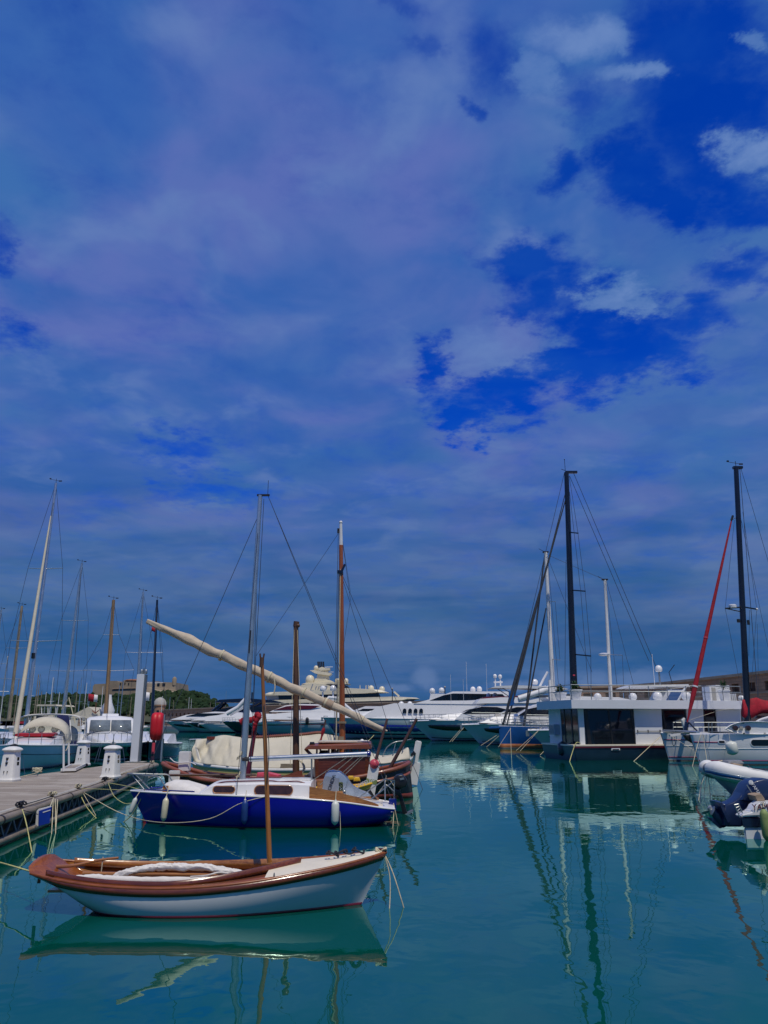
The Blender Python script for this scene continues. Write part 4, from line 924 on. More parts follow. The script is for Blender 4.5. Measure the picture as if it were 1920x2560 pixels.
# ================================================================== covered boat with orange mast
def covered_boat():
    Yc = 31.2; o = thing('covered_boat', 'cream wooden boat under a canvas cover with a tall orange varnished mast', 'sailboat', (0, 0, 0), 0)
    a = P(488, 1900, Yc); b = P(1036, 1900, Yc); Lb = b.x - a.x
    o.location = (a.x, Yc, 0); XF[o.name] = Matrix.Translation(o.location)
    Z = lambda y, Y: P(960, y, Y).z
    H = Hull([(.3, .0, .55, -.1, Z(1904, Yc - .5), 2.2, .5), (.8, .6, .95, -.3, Z(1912, Yc - .9), 2.4, .5), (2.6, 2.5, 1.35, -.4, Z(1922, Yc - 1.3), 2.6, .45), (4.8, 4.8, 1.42, -.4, Z(1922, Yc - 1.4), 2.6, .45), (6.6, 6.8, 1.15, -.4, Z(1914, Yc - 1.1), 2.2, .55), (7.9, 8.2, .55, -.35, Z(1900, Yc - .5), 1.5, .8), (Lb - .25, Lb, .04, -.3, Z(1885, Yc), 1.1, 1.0)])
    H.shell('cream_yellow', o, 'hull', 44, 12)
    H.strip('mahogany_dark', o, 'rubbing_band', .58, .80, .012); H.strip('white_paint', o, 'white_rail', .92, 1.03, .02); H.strip('black_hull', o, 'lower_hull', .0, .50, .008)
    H.deck('cream_deck', o, 'deck', -.02)
    st = M(); st.beam(P(1031, 1962, Yc), P(1040, 1905, Yc), .12, .36, (1, 0, 0)); st.build('stem', 'white_paint', o, True, bevel=.02)
    M().beam(P(1036, 1908, Yc), P(1047, 1852, Yc), .13, .24, (1, 0, 0)).build('stem_head', 'white_paint', o, True, bevel=.03)
    M().puff([(P(1026, 1890, Yc).x, P(1026, 1885, Yc).z), (P(1034, 1876, Yc).x, P(1034, 1876, Yc).z), (P(1040, 1880, Yc).x, P(1040, 1884, Yc).z), (P(1030, 1896, Yc).x, P(1030, 1896, Yc).z)], Yc - .15, .08, .2).build('anchor_roller', 'black_plastic', o, True)
    # main cover: ridge spar with laced canvas sides
    ridge = [(490, 1848), (520, 1846), (556, 1838), (585, 1841), (610, 1844), (650, 1845), (700, 1842), (760, 1838), (800, 1834), (845, 1840)]
    R_ = catmull([P(x, y, Yc) for x, y in ridge], 90)
    def ev(x): 
        t = H.tx(x - a.x); return H.pt(t, 1, -1)
    for sd in (-1, 1):
        g = []
        for i, p in enumerate(R_):
            e = H.pt(H.tx(max(p.x - a.x, .06)), 1, sd); e = Vector((e.x + a.x, e.y + Yc, e.z + .03)); row = []
            for j in range(25):
                f = j / 24; q = p.lerp(e, f); q.y += sd * .10 * math.sin(math.pi * f) ** .8
                k = max(0, 1 - i / 40); q.y += sd * ((.30 * k + .03) * math.sin(i * (.42 if i < 45 else .2) + 2.2 * f * k) + (.085 * k + .012) * math.sin(i * .75 - 8.5 * f) + .04 * k * math.sin(i * 1.3 + 6 * f)) * min(1, 3 * f) * (1.3 - f) + .018 * noise.noise(q * 2.6)
                q.z -= .10 * k * math.sin(math.pi * f) * abs(math.sin(i * .17))
                row.append(q)
            g.append(row)
        m = M().sheet(g); m.build('canvas_side', 'tarp', o, True, smooth=80, solid=.01)
    e0 = [R_[0], *[Vector((H.pt(.01, 1, s_).x + a.x, H.pt(.01, 1, s_).y + Yc, H.pt(.01, 1, s_).z + .02)) for s_ in (-1, 1)]]
    M().add(e0, [(0, 1, 2)]).build('canvas_end', 'tarp', o, True, solid=.01)
    lp = [p + Vector((0, 0, .035)) for p in R_[38:83]]
    lm = M().tube(lp, .05, 8)
    for i in range(0, 44, 1):
        c = lp[i].lerp(lp[i + 1], .5); d = lp[i + 1] - lp[i]; lm.tube([c - d * .18, c + d * .18], .068, 8)
    lm.build('laced_spar', 'rail_red', o, True)
    M().tube([R_[0] + Vector((-.25, 0, -.02)), R_[0] + Vector((.2, 0, .0))], .03, 6).build('ridge_end', 'alu', o, True)
    M().beam(P(489, 1868, Yc - .5), P(499, 1905, Yc - .6), .05, .10).build('stern_board', 'white_paint', o, True)
    M().box(P(528, 1845, Yc - .05), (.3, .2, .1)).build('peg_row', 'rust_red', o, True)
    # fore cover hump
    for nm, xs in (('fore_cover', [(920, 1874, 1908), (935, 1884, 1907), (960, 1889, 1904), (985, 1886, 1900), (1005, 1878, 1896), (1020, 1870, 1892), (1024, 1886, 1890)]),):
        rg = []
        for x, zt, zb in xs:
            zt = P(x, zt, Yc).z; e = H.pt(H.tx(P(x, 1890, Yc).x - a.x), 1, 1); w = max(e.y, .1) + .03; X = P(x, 1890, Yc).x; zb = e.z + .02
            rg.append([Vector((X, Yc - w, zb)), Vector((X, Yc - w, zb + (zt - zb) * .25)), Vector((X, Yc - w * .6, zb + (zt - zb) * .8 + .03 * noise.noise(Vector((x, 1, 0))))), Vector((X, Yc, zt)), Vector((X, Yc + w * .6, zb + (zt - zb) * .8)), Vector((X, Yc + w, zb))])
        m = M()
        fine = []
        cols = [catmull([r_[j] for r_ in rg], 40) for j in range(6)]
        for i in range(41):
            q = catmull([cols[j][i] for j in range(6)], 20); fine.append([v + Vector((0, 0, .05 * noise.noise(v * 2.2))) for v in q])
        m.sheet(fine).build(nm, 'tarp', o, True, smooth=80, solid=.01)
    # mast
    mb = P(856, 1900, Yc); mt = P(852, 1308, Yc)
    cut = mb.lerp(mt, .90)
    spar(o, 'mast', mb, cut, .125, .085, 'mast_orange', n=14); spar(o, 'mast_tip', cut, mt, .084, .06, 'white_mast')
    M().ball(mt + Vector((0, 0, .03)), .075, 8).build('truck', 'white_mast', o, True)
    M().box(mb.lerp(mt, .965) + Vector((-.08, 0, 0)), (.14, .08, .2)).build('halyard_block', 'dark_metal', o, True)
    c = mb.lerp(mt, .785); M().beam(c + Vector((0, -.12, -.12)), c + Vector((.16, -.12, .26)), .04, .09).box(c + Vector((-.06, 0, -.05)), (.2, .26, .12)).build('hounds', 'navy', o, True)
    for px, top in ((848, .785), (844, .785), (840, .96)):
        stay(o, mb.lerp(mt, top) + Vector((-.1, -.1, 0)), P(px - 6, 1870, Yc - 1), .011, 'wire', 'shroud')
    stay(o, mb.lerp(mt, .96), P(847, 1760, Yc - .3), .02, 'rope', 'halyard')
    stay(o, mb.lerp(mt, .97), P(640, 1640, Yc + .05), .008); 
    stay(o, mb.lerp(mt, .97), P(876, 1500, Yc), .008); stay(o, P(876, 1500, Yc), P(858, 1620, Yc - .2), .008)
    stay(o, mb.lerp(mt, .78), P(1034, 1852, Yc), .010, name='forestay'); stay(o, mb.lerp(mt, .97), P(876, 1480, Yc), .008)
    stay(o, mb.lerp(mt, .77), P(985, 1860, Yc), .010)
    M().tube(catmull([P(837, 1900, Yc - .4), P(842, 1780, Yc - .3), P(846, 1700, Yc - .25)], 10), .028, 6).build('furled_line', 'rope', o, True)
    M().box(P(852, 1806, Yc - .1), (.42, .2, .08)).box(P(853, 1848, Yc - .15), (.2, .2, .2)).build('mast_cleats', 'tube_tan', o, True)
    rl = M()
    for yy in (-.45, .45): rl.tube(catmull([P(956, 1893, Yc + yy), P(966, 1870, Yc + yy), P(985, 1856, Yc + yy), P(1010, 1852, Yc + yy * .7), P(1028, 1848, Yc + yy * .3)], 20), .022, 6)
    for px in (990, 1012): rl.tube([P(px, 1854, Yc - .4), P(px - 9, 1890, Yc - .45)], .018, 6)
    rl.build('pulpit', 'steel', o, True, smooth=60)
    M().tube(catmull([P(810, 1820, Yc - .8), P(806, 1835, Yc - .8), P(802, 1850, Yc - .8), P(800, 1862, Yc - .8)], 16), [.05 + .018 * math.sin(i * .55) for i in range(17)], 8).build('red_pennant', 'red_cloth', o, True)
    spar(o, 'flag_staff', P(799, 1862, Yc - .75), P(814, 1800, Yc - .7), .03, .03, 'pole_dark')
    M().box(P(720, 1915, Yc - 1.42), (.55, .02, .16)).build('name_board', 'tube_tan', o, True)
    rope([P(1022, 1890, Yc - .2), P(1040, 1930, Yc - .6), P(1058, 1970, Yc - 1.6) + Vector((0, 0, -.1))], 'bow line of the covered boat slanting right into the water', .014, 'wire')
    rope([P(935, 1838, Yc - .6), P(910, 1862, 28), P(870, 1885, 26)], 'yellowish line from the yard end to the wheelhouse roof of the black boat', .016, 'yellow_rope')
covered_boat()
# ================================================================== right hand side
def houseboat():
    rz = R(12); c0 = W(1440, 1902); o = thing('houseboat', 'boxy white houseboat with big dark windows, navy hull and a roof terrace', 'houseboat', c0, rz)
    # local: x along the front to the right, y to the back; (0,0) front left hull corner
    X = XF[o.name]; inv = X.inverted()
    def fx(px, py, y=0.0):                      # local x, z on the plane y
        d = ray(px, py); n = X.to_3x3() @ Vector((0, 1, 0)); p0 = X @ Vector((0, y, 0)); C = Vector((0, 0, CH)); t = (p0 - C).dot(n) / d.dot(n); q = inv @ (C + d * t); return q.x, q.z
    Lx, Dy = 15.0, 5.0; zd = fx(1442, 1866)[1]; y0 = .45
    M().loft([[Vector((.25, .25, -.3)), Vector((Lx, .25, -.3)), Vector((Lx, Dy, -.3)), Vector((.25, Dy, -.3))], [Vector((.0, .05, .25)), Vector((Lx, .05, .25)), Vector((Lx, Dy, .25)), Vector((0, Dy, .25))], [Vector((-.12, 0, zd)), Vector((Lx, 0, zd)), Vector((Lx, Dy, zd)), Vector((-.12, Dy, zd))]]).build('hull', 'navy_hull', o, bevel=.03)
    M().bx(-.16, Lx, -.05, Dy, zd + .003, zd + .10).build('deck_edge', 'cream_deck', o, bevel=.01)
    M().bx(-.14, Lx, -.04, -.003, zd - .10, zd - .003).build('rubbing_strake', 'maroon', o)
    hx, hz = fx(1539, 1873); m = M(); M().box((hx, -.0, hz), (.62, .06, .16)).build('hull_vent', 'gelcoat', o, bevel=.02)
    hx, hz = fx(1539, 1874); M().box((hx, -.035, hz), (.46, .01, .07)).build('vent_slot', 'navy', o)
    zt = fx(1440, 1772, y0)[1]; zf = zd + .10
    def panel(nm, mt, pxs, off, th=.06, z0=None, z1=None):
        a0, a1, b1, b0 = [fx(px, py, y0)[0] for px, py in ((pxs[0], 1775), (pxs[1], 1775), (pxs[3], 1862), (pxs[2], 1862))]
        z0_ = zf if z0 is None else z0; z1_ = zt if z1 is None else z1
        p = [(b0, z0_), (b1, z0_), (a1, z1_), (a0, z1_)]
        return M().slab(p, y0 - off, y0 - off + th).build(nm, mt, o)
    edges = [(1444, 1450), (1457, 1462), (1583, 1589), (1652, 1656), (1714, 1720), (1756, 1761), (1788, 1795), (1849, 1853)]
    mats = ['house_white', 'dark_glass', 'house_white', 'dark_glass', 'house_white', 'dark_glass', 'house_white']; nm = ['wall_panel', 'window', 'wall_panel', 'window', 'wall_panel', 'window', 'wall_panel']
    for i in range(7):
        a, b = edges[i], edges[i + 1]
        w = panel(nm[i], mats[i], (a[0], b[0], a[1], b[1]), 0 if mats[i] == 'dark_glass' else .09, .05 if mats[i] == 'dark_glass' else .14)
        if mats[i] == 'dark_glass':
            x0 = fx(a[0] + 2, 1775, y0)[0]; x1 = fx(b[0] - 2, 1775, y0)[0]
            for f in ((0, .07), (.95, 1)) + (((.485, .515),) if i == 1 else ()):
                xa = x0 + (x1 - x0) * f[0]; xb = x0 + (x1 - x0) * f[1]; sh = .15
                M().slab([(xa + sh, zf), (xb + sh, zf), (xb, zt), (xa, zt)], y0 - .03, y0 - .003).build('window_frame', 'black_plastic', w)
            M().slab([(x0 + .1, zt - .10), (x1, zt - .10), (x1, zt), (x0 + .1, zt)], y0 - .036, y0 - .031).build('window_head', 'black_plastic', w)
    p = panel('grab_rail', 'steel', (1588, 1650, 1590, 1652), .16, .03, zf + .80, zf + .84)
    for px in (1592, 1618, 1648): a = fx(px, 1830, y0)[0]; M().bx(a - .02, a + .02, y0 - .16, y0 - .09, zf + .74, zf + .90).build('rail_bracket', 'dark_metal', o)
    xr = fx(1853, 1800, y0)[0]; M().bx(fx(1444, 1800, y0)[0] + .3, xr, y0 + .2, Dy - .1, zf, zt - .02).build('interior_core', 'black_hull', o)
    M().bx(xr + .2, xr + .55, y0 - .05, y0 + .3, zf, zt).build('corner_post', 'house_white', o)
    # left end wall
    xl = fx(1444, 1800, y0)[0]
    M().bx(xl - .02, xl + .04, Dy - 2.0, Dy - .05, zf, zt).build('end_wall', 'house_white', o)
    M().bx(xl + .02, xl + .07, y0 + .05, Dy - 2.0, zf, zt).build('end_window', 'dark_glass', o)
    for yy in (y0 + .9, y0 + 2.0): M().bx(xl - .01, xl + .018, yy - .06, yy + .06, zf, zt).build('end_mullion', 'black_plastic', o)
    ac = M().bx(xl - .42, xl - .05, Dy - 1.75, Dy - .85, zf + .55, zf + 1.25).build('air_conditioner', 'grey_hull', o, bevel=.02)
    for k in range(5): M().bx(xl - .428, xl - .421, Dy - 1.65 + k * .16, Dy - 1.60 + k * .16, zf + .62, zf + 1.18).build('grille_bar', 'dark_metal', ac)
    # roof
    ov = .62; zr0 = zt + .003; zr1 = zt + .56
    xa = fx(1429, 1765, y0 - ov)[0]; xb = fx(1862, 1765, y0 - ov)[0]
    M().bx(xa, xb, y0 - ov, Dy + .5, zr0, zr1).build('roof_slab', 'house_white', o, bevel=.012)
    # terrace rail
    rl = M(); zt1 = zr1 + .95; ye = y0 - ov + .12
    for zz in (zr1 + .95, zr1 + .55):
        rl.tube([(xa + .1, Dy + .3, zz), (xa + .1, ye, zz), (xb - .1, ye, zz)], .028, 7)
    n = 9
    for i in range(n + 1): x = xa + .1 + (xb - xa - .2) * i / n; rl.tube([(x, ye, zr1), (x, ye, zt1)], .026, 6)
    for k in (1, 2, 3): y = ye + (Dy + .2 - ye) * k / 3; rl.tube([(xa + .1, y, zr1), (xa + .1, y, zt1)], .026, 6)
    rl.build('terrace_railing', 'steel', o, smooth=60)
    wr = M()
    for k in range(1, 6): wr.tube([(xa + .1, Dy + .2, zr1 + k * .09), (xa + .1, ye, zr1 + k * .09), (xb - .1, ye, zr1 + k * .09)], .006, 4)
    wr.build('railing_wires', 'steel', o, smooth=60)
    # things on the terrace
    def at(px, y): x, z = fx(px, 1752, y); v = X @ Vector((x, y, zr1)); return v
    for px, y, r, lb in ((1495, 1.2, .25, 'white globe lamp on the houseboat roof, left of the white mast'), (1583, 1.4, .27, 'white globe lamp on the houseboat roof behind the middle of the railing'), (1645, 1.6, .32, 'largest white globe lamp on the houseboat roof beside the blue window'), (1717, 1.3, .33, 'white globe lamp on the houseboat roof close to the red furled sail'), (1854, 1.6, .22, 'white globe lamp on the houseboat roof beside the black mast at right')):
        v = at(px, y); g = thing('globe_lamp', lb, 'lamp', v, 0, 'white globe lamps on the roof terrace')
        M().ball((0, 0, r * .95), r, 14).build('globe', 'gelcoat', g, smooth=80); M().lathe([(r * .45, 0), (r * .4, .05)], (0, 0, 0), 12).build('base', 'gelcoat', g)
    def planter(px, y, h, lb, kind, lean=0):
        v = at(px, y); g = thing('planter', lb, 'plant pot', v)
        M().lathe([(.24, 0), (.30, .1), (.42, h), (.47, h + .02), (.47, h + .06), (.38, h + .06), (.36, h - .05), (.01, h - .06)], (0, 0, 0), 4 if kind == 2 else 20, (0, 0, 1), 0, math.pi / 4).build('pot', 'gelcoat', g, smooth=40)
        pl = thing('potted_plant', {1: 'green leafy plant in the white pot by the black mast on the houseboat roof', 2: 'spiky green yucca in the square white pot on the houseboat roof', 3: 'green and orange plant in the pot at the left corner of the houseboat roof'}[kind], 'plant', v + Vector((0, 0, h - .04)))
        random.seed(kind); m = M(); m2 = M(); st = M()
        st.tube([(0, 0, -.05), (.02, 0, .35 if kind == 2 else .25)], .03, 6)
        for i in range(70 if kind != 2 else 90):
            a = random.uniform(0, 6.28); el = random.uniform(-.3, 1.5); L = random.uniform(.25, .5) * (1.15 if kind == 2 else 1); b = Vector((random.uniform(-.1, .1), random.uniform(-.1, .1), random.uniform(.05, .4) if kind != 2 else .35 + random.uniform(-.1, .1)))
            d = Vector((math.cos(a) * math.cos(el), math.sin(a) * math.cos(el), math.sin(el))); w = d.cross(Vector((0, 0, 1))); w = w.normalized() * (.035 if kind == 2 else .08); e = b + d * L + Vector((0, 0, -.12 * L)); mid = b.lerp(e, .5) + Vector((0, 0, .05))
            (m2 if kind == 3 and i % 3 == 0 and b.x < 0.05 else m).add([b, mid + w, e, mid - w], [(0, 1, 2, 3)])
        st.build('stem', 'mast_dark', pl); m.build('leaves', 'leaf_green', pl, smooth=0)
        if m2.v: m2.build('orange_leaves', 'leaf_yellow', pl, smooth=0)
    planter(1440, .8, .62, 'white rounded planter by the black mast at the front of the houseboat roof', 1)
    planter(1812, .9, .66, 'square white planter near the right end of the houseboat roof', 2)
    planter(1402, 3.2, .5, 'white planter at the left corner of the houseboat roof', 3)
    v = at(1792, 2.2); b = thing('terrace_cabinet', 'white boxy cabinet standing behind the yucca on the houseboat roof', 'cabinet', v, rz)
    M().bx(-.75, .85, -.4, .5, 0, 1.02).build('cabinet_body', 'gelcoat', b, bevel=.02); M().bx(-.25, .85, -.41, .51, 1.023, 1.12).build('cabinet_top', 'gelcoat', b, bevel=.02); M().bx(-.60, -.30, -.43, -.403, .05, .95).build('cabinet_door', 'concrete', b)
    for k in range(4): M().bx(.95 + k * .14, 1.02 + k * .14, -.2, .3, 0, .55).build('slat', 'gelcoat', b)
    fender(P(1406, 1853, 53.2), .95, .34, 'navy', 'black ball fender at the left corner of the houseboat hull', 0, None, 'black_plastic')
    rope([P(1452, 1858, 51.3), P(1440, 1858, 51.1), P(1428, 1890, 50.6), P(1421, 1912, 49.5) + Vector((0, 0, -.1))], 'yellowish line from the houseboat corner down to the water', .03, 'yellow_rope')
    rope([P(1650, 1842, 52.6), P(1580, 1903, 50.5) + Vector((0, 0, -.1))], 'line slanting left from the houseboat wall into the water', .025, 'rope')
houseboat()
def catamaran():
    Y1, Y2 = 46.6, 51.2; o = thing('catamaran', 'white sailing catamaran with black mast, red furled jib and magenta stripes', 'catamaran', P(1730, 1915, Y1) * 1, 0)
    o.location.z = 0; XF[o.name] = Matrix.Translation(o.location); ox = o.location.x; oy = o.location.y
    hulls = []
    for nm, Yc, px, top in (('near_hull', Y1, 1724, 1836), ('far_hull', Y2, 1651, 1832)):
        bx = P(px, top, Yc).x; zb = P(px, top, Yc - .3).z; L = 11.0
        sy = Yc - oy
        class HH(Hull):
            def pt(s, t, q, side, off=0.0):
                v = Hull.pt(s, t, q, side, off); return Vector((bx + L - v.x - ox, v.y + sy, v.z))
        H = HH([(.2, .0, .72, -.2, zb - .1, 3, .35), (L * .25, L * .25, .80, -.35, zb - .03, 3, .35), (L * .5, L * .5, .80, -.35, zb, 2.8, .35), (L * .75, L * .75, .68, -.3, zb + .01, 2.2, .42), (L * .9, L * .91, .42, -.25, zb + .01, 1.5, .6), (L - .55, L - .2, .22, -.15, zb, 1.2, .75), (L - .40, L, .07, -.05, zb, 1.1, .8)])
        H.shell('white_hull', o, nm, 40, 12); H.deck('gelcoat', o, 'deck', .0, camber=.05)
        H.strip('antifoul', o, 'antifouling', -.3, .06, .006, zmode=True)
        H.strip('magenta_stripe', o, 'upper_stripe', lambda t: zb - .46, lambda t: zb - .40, .010, .58, .945, zmode=True)
        H.strip('gelcoat', o, 'moulded_line', lambda t: zb - .80, lambda t: zb - .76, .014, .1, .93, zmode=True)
        H.strip('magenta_stripe', o, 'lower_stripe', .20, .26, .010, .45 if nm == 'far_hull' else .30, .72 if nm == 'near_hull' else .95, zmode=True)
        if nm == 'near_hull': H.strip('magenta_stripe', o, 'bow_stripe', .20, .27, .010, .87, .95, zmode=True)
        hulls.append((H, bx, zb))
    H, bx, zb = hulls[0]
    def win(px0, px1, py0, py1):
        z0 = P(px0, py1, Y1 - .75).z; z1 = P(px0, py0, Y1 - .75).z; xa = P(px0, py0, Y1 - .75).x; xb = P(px1, py0, Y1 - .75).x; r = (z1 - z0) / 2
        def rg(g, off):
            out = []
            for i in range(28):
                a = 2 * math.pi * i / 28; cx = xb - r if math.cos(a) > 0 else xa + r; x = cx + (r + g) * math.cos(a); z = (z0 + z1) / 2 + (r + g) * math.sin(a)
                lx = bx + 11.0 - x; lo, hi = 0, 1
                for _ in range(24):
                    mm = (lo + hi) / 2
                    if Hull.pt(H, mm, H.q(mm, z), 1).x < lx: lo = mm
                    else: hi = mm
                v = Hull.pt(H, lo, H.q(lo, z), 1); out.append(Vector((x - ox, (Y1 - oy) - v.y - off, z)))
            return out
        w = M().loft([rg(.05, -.03), rg(.05, .02), rg(.0, .028)], True, False).build('window_rim', 'gelcoat', o)
        M().loft([rg(.0, -.02), rg(.0, .018)]).build('window_pane', 'dark_glass', w)
    win(1801, 1815, 1852, 1858); win(1877, 1960, 1849, 1865)
    # front beam, walkway, bowsprit, rails
    b0 = P(1745, 1832, Y1); b1 = P(1660, 1828, Y2)
    M().tube([b0, b1], .11, 10).build('cross_beam', 'alu', o, True)
    nt_ = M().add([b0 + Vector((2.6, 0, -.02)), b1 + Vector((2.6, 0, -.02)), b1 + Vector((5, 0, -.02)), b0 + Vector((5, 0, -.02))], [(0, 1, 2, 3)]); nt_.build('trampoline', 'grey_cloth', o, True, solid=.01)
    M().beam(P(1674, 1839, 48.5), P(1740, 1830, 48.9), .16, .12).build('bowsprit', 'gelcoat', o, True)
    M().puff([(P(1708, 1838, 48.6).x, P(1708, 1838, 48.6).z), (P(1740, 1836, 48.6).x, P(1740, 1836, 48.6).z), (P(1730, 1858, 48.6).x, P(1730, 1858, 48.6).z), (P(1716, 1850, 48.6).x, P(1716, 1850, 48.6).z)], 48.6, .2, .2).build('anchor', 'dark_metal', o, True)
    M().tube(catmull([P(1680, 1840, 48.5), P(1682, 1862, 48.5), P(1688, 1860, 48.5), P(1686, 1842, 48.5)], 14), .02, 5).build('line_loop', 'wire', o, True)
    rl = M()
    for (xs, Yr) in (((1683, 1720), Y2 - .5), ((1780, 1920, 2050), Y1 - .65), ((1735, 1790), Y2 - .3)):
        for k in (1806, 1818):
            rl.tube([P(x, k, Yr) for x in xs], .02, 5)
        for x in xs + ((1800, 1772) if len(xs) == 3 else ()): rl.tube([P(x, 1806, Yr), P(x, 1832, Yr)], .022, 6)
    rl.tube(catmull([P(1683, 1806, Y2 - .4), P(1700, 1800, Y2 - .8), P(1712, 1796, Y2 - 1.4), P(1716, 1830, Y2 - 1.5)], 14), .022, 6)
    rl.build('bow_rails', 'steel', o, True, smooth=60)
    cv = M().puff([(P(1703, 1800, 49.6).x, P(1703, 1800, 49.6).z), (P(1709, 1794, 49.6).x, P(1709, 1794, 49.6).z), (P(1714, 1800, 49.6).x, P(1714, 1800, 49.6).z), (P(1718, 1830, 49.6).x, P(1718, 1830, 49.6).z), (P(1711, 1830, 49.6).x, P(1711, 1830, 49.6).z)], 49.6, .12, .2).build('rail_cover', 'fender_white', o, True)
    # cabin behind the deck
    cab = M(); pr = [(1884, 1835), (1886, 1816), (1900, 1800), (1925, 1792), (2200, 1786), (2250, 1835)]
    cab.loft([[P(x, y, Y) for x, y in pr] for Y in (47.6, 47.7, 49.0, 50.3, 50.4)]); cab.build('coachroof', 'gelcoat', o, True)
    M().loft([[P(x, y, 47.55) for x, y in [(1902, 1812), (1912, 1803), (2100, 1799), (2100, 1814)]], [P(x, y, 47.62) for x, y in [(1902, 1812), (1912, 1803), (2100, 1799), (2100, 1814)]]]).build('cabin_window', 'dark_glass', o, True)
    M().tube(catmull([P(1884, 1812, 47.5), P(1900, 1800, 47.5), P(1940, 1788, 47.5)], 12), .07, 8).build('roof_edge', 'white_paint', o, True)
    # rig
    Ym = 48.9; mb = P(1870, 1815, Ym); mt = P(1840, 1167, Ym)
    spar(o, 'mast', mb, mt, .20, .155, 'black_mast', n=16)
    masthead(o, mt, 1.6)
    M().box(mt + Vector((.1, 0, -.06)), (.62, .24, .16)).build('mast_cap', 'black_mast', o, True)
    f0 = P(1829, 1300, Ym); f1 = P(1718, 1806, Ym - .3)
    pts = [f0.lerp(f1, i / 30) for i in range(31)]; rr = [(.04 + .125 * (i / 30) ** .8 if i < 27 else .16 - .03 * (i - 26)) * (1 + .06 * noise.noise(Vector((i * .5, 1, 1)))) for i in range(31)]
    j = M().tube(pts, rr, 14).build('furled_jib', 'red_cloth', o, True, smooth=80)
    for k in (18, 25): M().tube([pts[k] - (pts[k + 1] - pts[k]) * .1, pts[k] + (pts[k + 1] - pts[k]) * .1], rr[k] + .02, 12).build('jib_tie', 'pink_red' if k == 18 else 'flag_white', j, True)
    M().tube([f0, mb.lerp(mt, .795)], .02, 5).tube([f0 + Vector((-.02, 0, -.02)), f0 + Vector((.12, 0, .3))], .07, 6).build('jib_halyard', 'dark_metal', o, True)
    M().tube([f1, f1 + (f1 - f0).normalized() * .6], .12, 10).build('furling_drum', 'navy', o, True)
    stay(o, f1 + Vector((.1, 0, 0)), P(1745, 1830, Ym - 1.5), .05, 'dark_metal', 'forestay_bridle')
    cs = mb.lerp(mt, .438); tipL = P(1813, 1521, Ym); tipR = P(1892, 1523, Ym + .3)
    M().tube([cs + Vector((0, 0, -.02)), tipL], .05, 8).tube([cs, tipR], .05, 8).tube([tipL, cs + Vector((0, 0, -.35))], .035, 6).build('spreader', 'black_mast', o, True)
    M().lathe([(.16, 0), (.24, .03), (.24, .18), (.19, .22), (.02, .24)], P(1832, 1520, Ym), 18).build('radar_dome', 'gelcoat', o, True, smooth=40)
    M().ball(tipR, .08, 8).build('spreader_light', 'gelcoat', o, True)
    hd = P(1836, 1300, Ym)
    stay(o, hd, tipL, .012); stay(o, tipL, P(1848, 1700, Ym), .012); stay(o, P(1857, 1280, Ym), tipR, .012); stay(o, tipR, P(1878, 1720, Ym), .012)
    stay(o, mt + Vector((.3, 0, 0)), P(1990, 1640, Ym + 2), .014); stay(o, mt + Vector((.25, 0, 0)), P(1895, 1745, Ym - 1), .02); stay(o, P(1853, 1300, Ym), P(1925, 1640, Ym), .012)
    stay(o, P(1874, 1525, Ym), P(1872, 1640, Ym), .012); stay(o, P(1893, 1560, Ym), P(1897, 1740, Ym), .010)
    M().box(P(1871, 1556, Ym), (.14, .1, .3)).box(P(1846, 1552, Ym), (.16, .1, .22)).build('mast_lamp', 'dark_metal', o, True)
    # red sail cover over the boom
    g = []; pr = [(1856, 1749, 1792), (1866, 1748, 1797), (1880, 1746, 1795), (1892, 1744, 1789), (1905, 1749, 1784), (1930, 1752, 1784), (2100, 1764, 1790)]
    top = catmull([P(x, a, Ym - .05) for x, a, b in pr], 40); bot = catmull([P(x, b, Ym) for x, a, b in pr], 40); rings = []
    for i in range(41):
        w = .16 + .05 * noise.noise(Vector((i * .3, 0, 5))); ring = []
        for k in range(16):
            a = 2 * math.pi * k / 16; f = .5 - .5 * math.cos(a); q = top[i].lerp(bot[i], f); q.y += w * math.sin(a) * (.5 + f) + .04 * noise.noise(q * 3); ring.append(q)
        rings.append(ring)
    M().loft(rings).build('sail_cover', 'red_cloth', o, True, smooth=80)
    M().puff([(P(1888, 1796, Ym).x, P(1888, 1796, Ym).z), (P(1892, 1788, Ym).x, P(1892, 1789, Ym).z), (P(2100, 1788, Ym).x, P(2100, 1788, Ym).z), (P(2100, 1798, Ym).x, P(2100, 1798, Ym).z)], Ym - .1, .5, .1).build('boom', 'black_plastic', o, True)
    fender(P(1825, 1852, Y1 - 1.16), .78, .31, 'fender_white', 'round white ball fender hanging on the near hull of the catamaran', -.15, P(1822, 1832, Y1 - .8))
    # kayak on the rail
    Yk = Y1 - .75; k = thing('kayak', 'white sit on top kayak with two round hatches lying on the catamaran rail', 'kayak', P(1880, 1834, Yk))
    out = [(1811, 1822), (1826, 1812), (1850, 1805), (1880, 1803), (1915, 1804), (1950, 1807), (1985, 1818), (1950, 1833), (1915, 1836), (1880, 1836), (1845, 1834), (1825, 1829)]
    def ring(s_, y, dz=0):
        cx, cy = 1895, 1820; return [P(cx + (a - cx) * s_, cy + (b - cy) * s_ + dz, Yk + y) for a, b in catmull2(out)]
    M().loft([ring(.90, .25), ring(1, .1), ring(1.0, -.02), ring(.955, -.06), ring(.93, -.02), ring(.88, .08)]).build('shell', 'gelcoat', k, True)
    for px in (1839, 1871):
        c = P(px, 1820, Yk - .05); h = M().lathe([(.14, -.1), (.14, .03), (.12, .035)], c, 18, (0, -1, 0)).build('hatch', 'brown_glass', k, True)
    M().box(P(1853, 1820, Yk - .02), (.2, .06, .18)).build('foot_rest', 'concrete', k, True, bevel=.01)
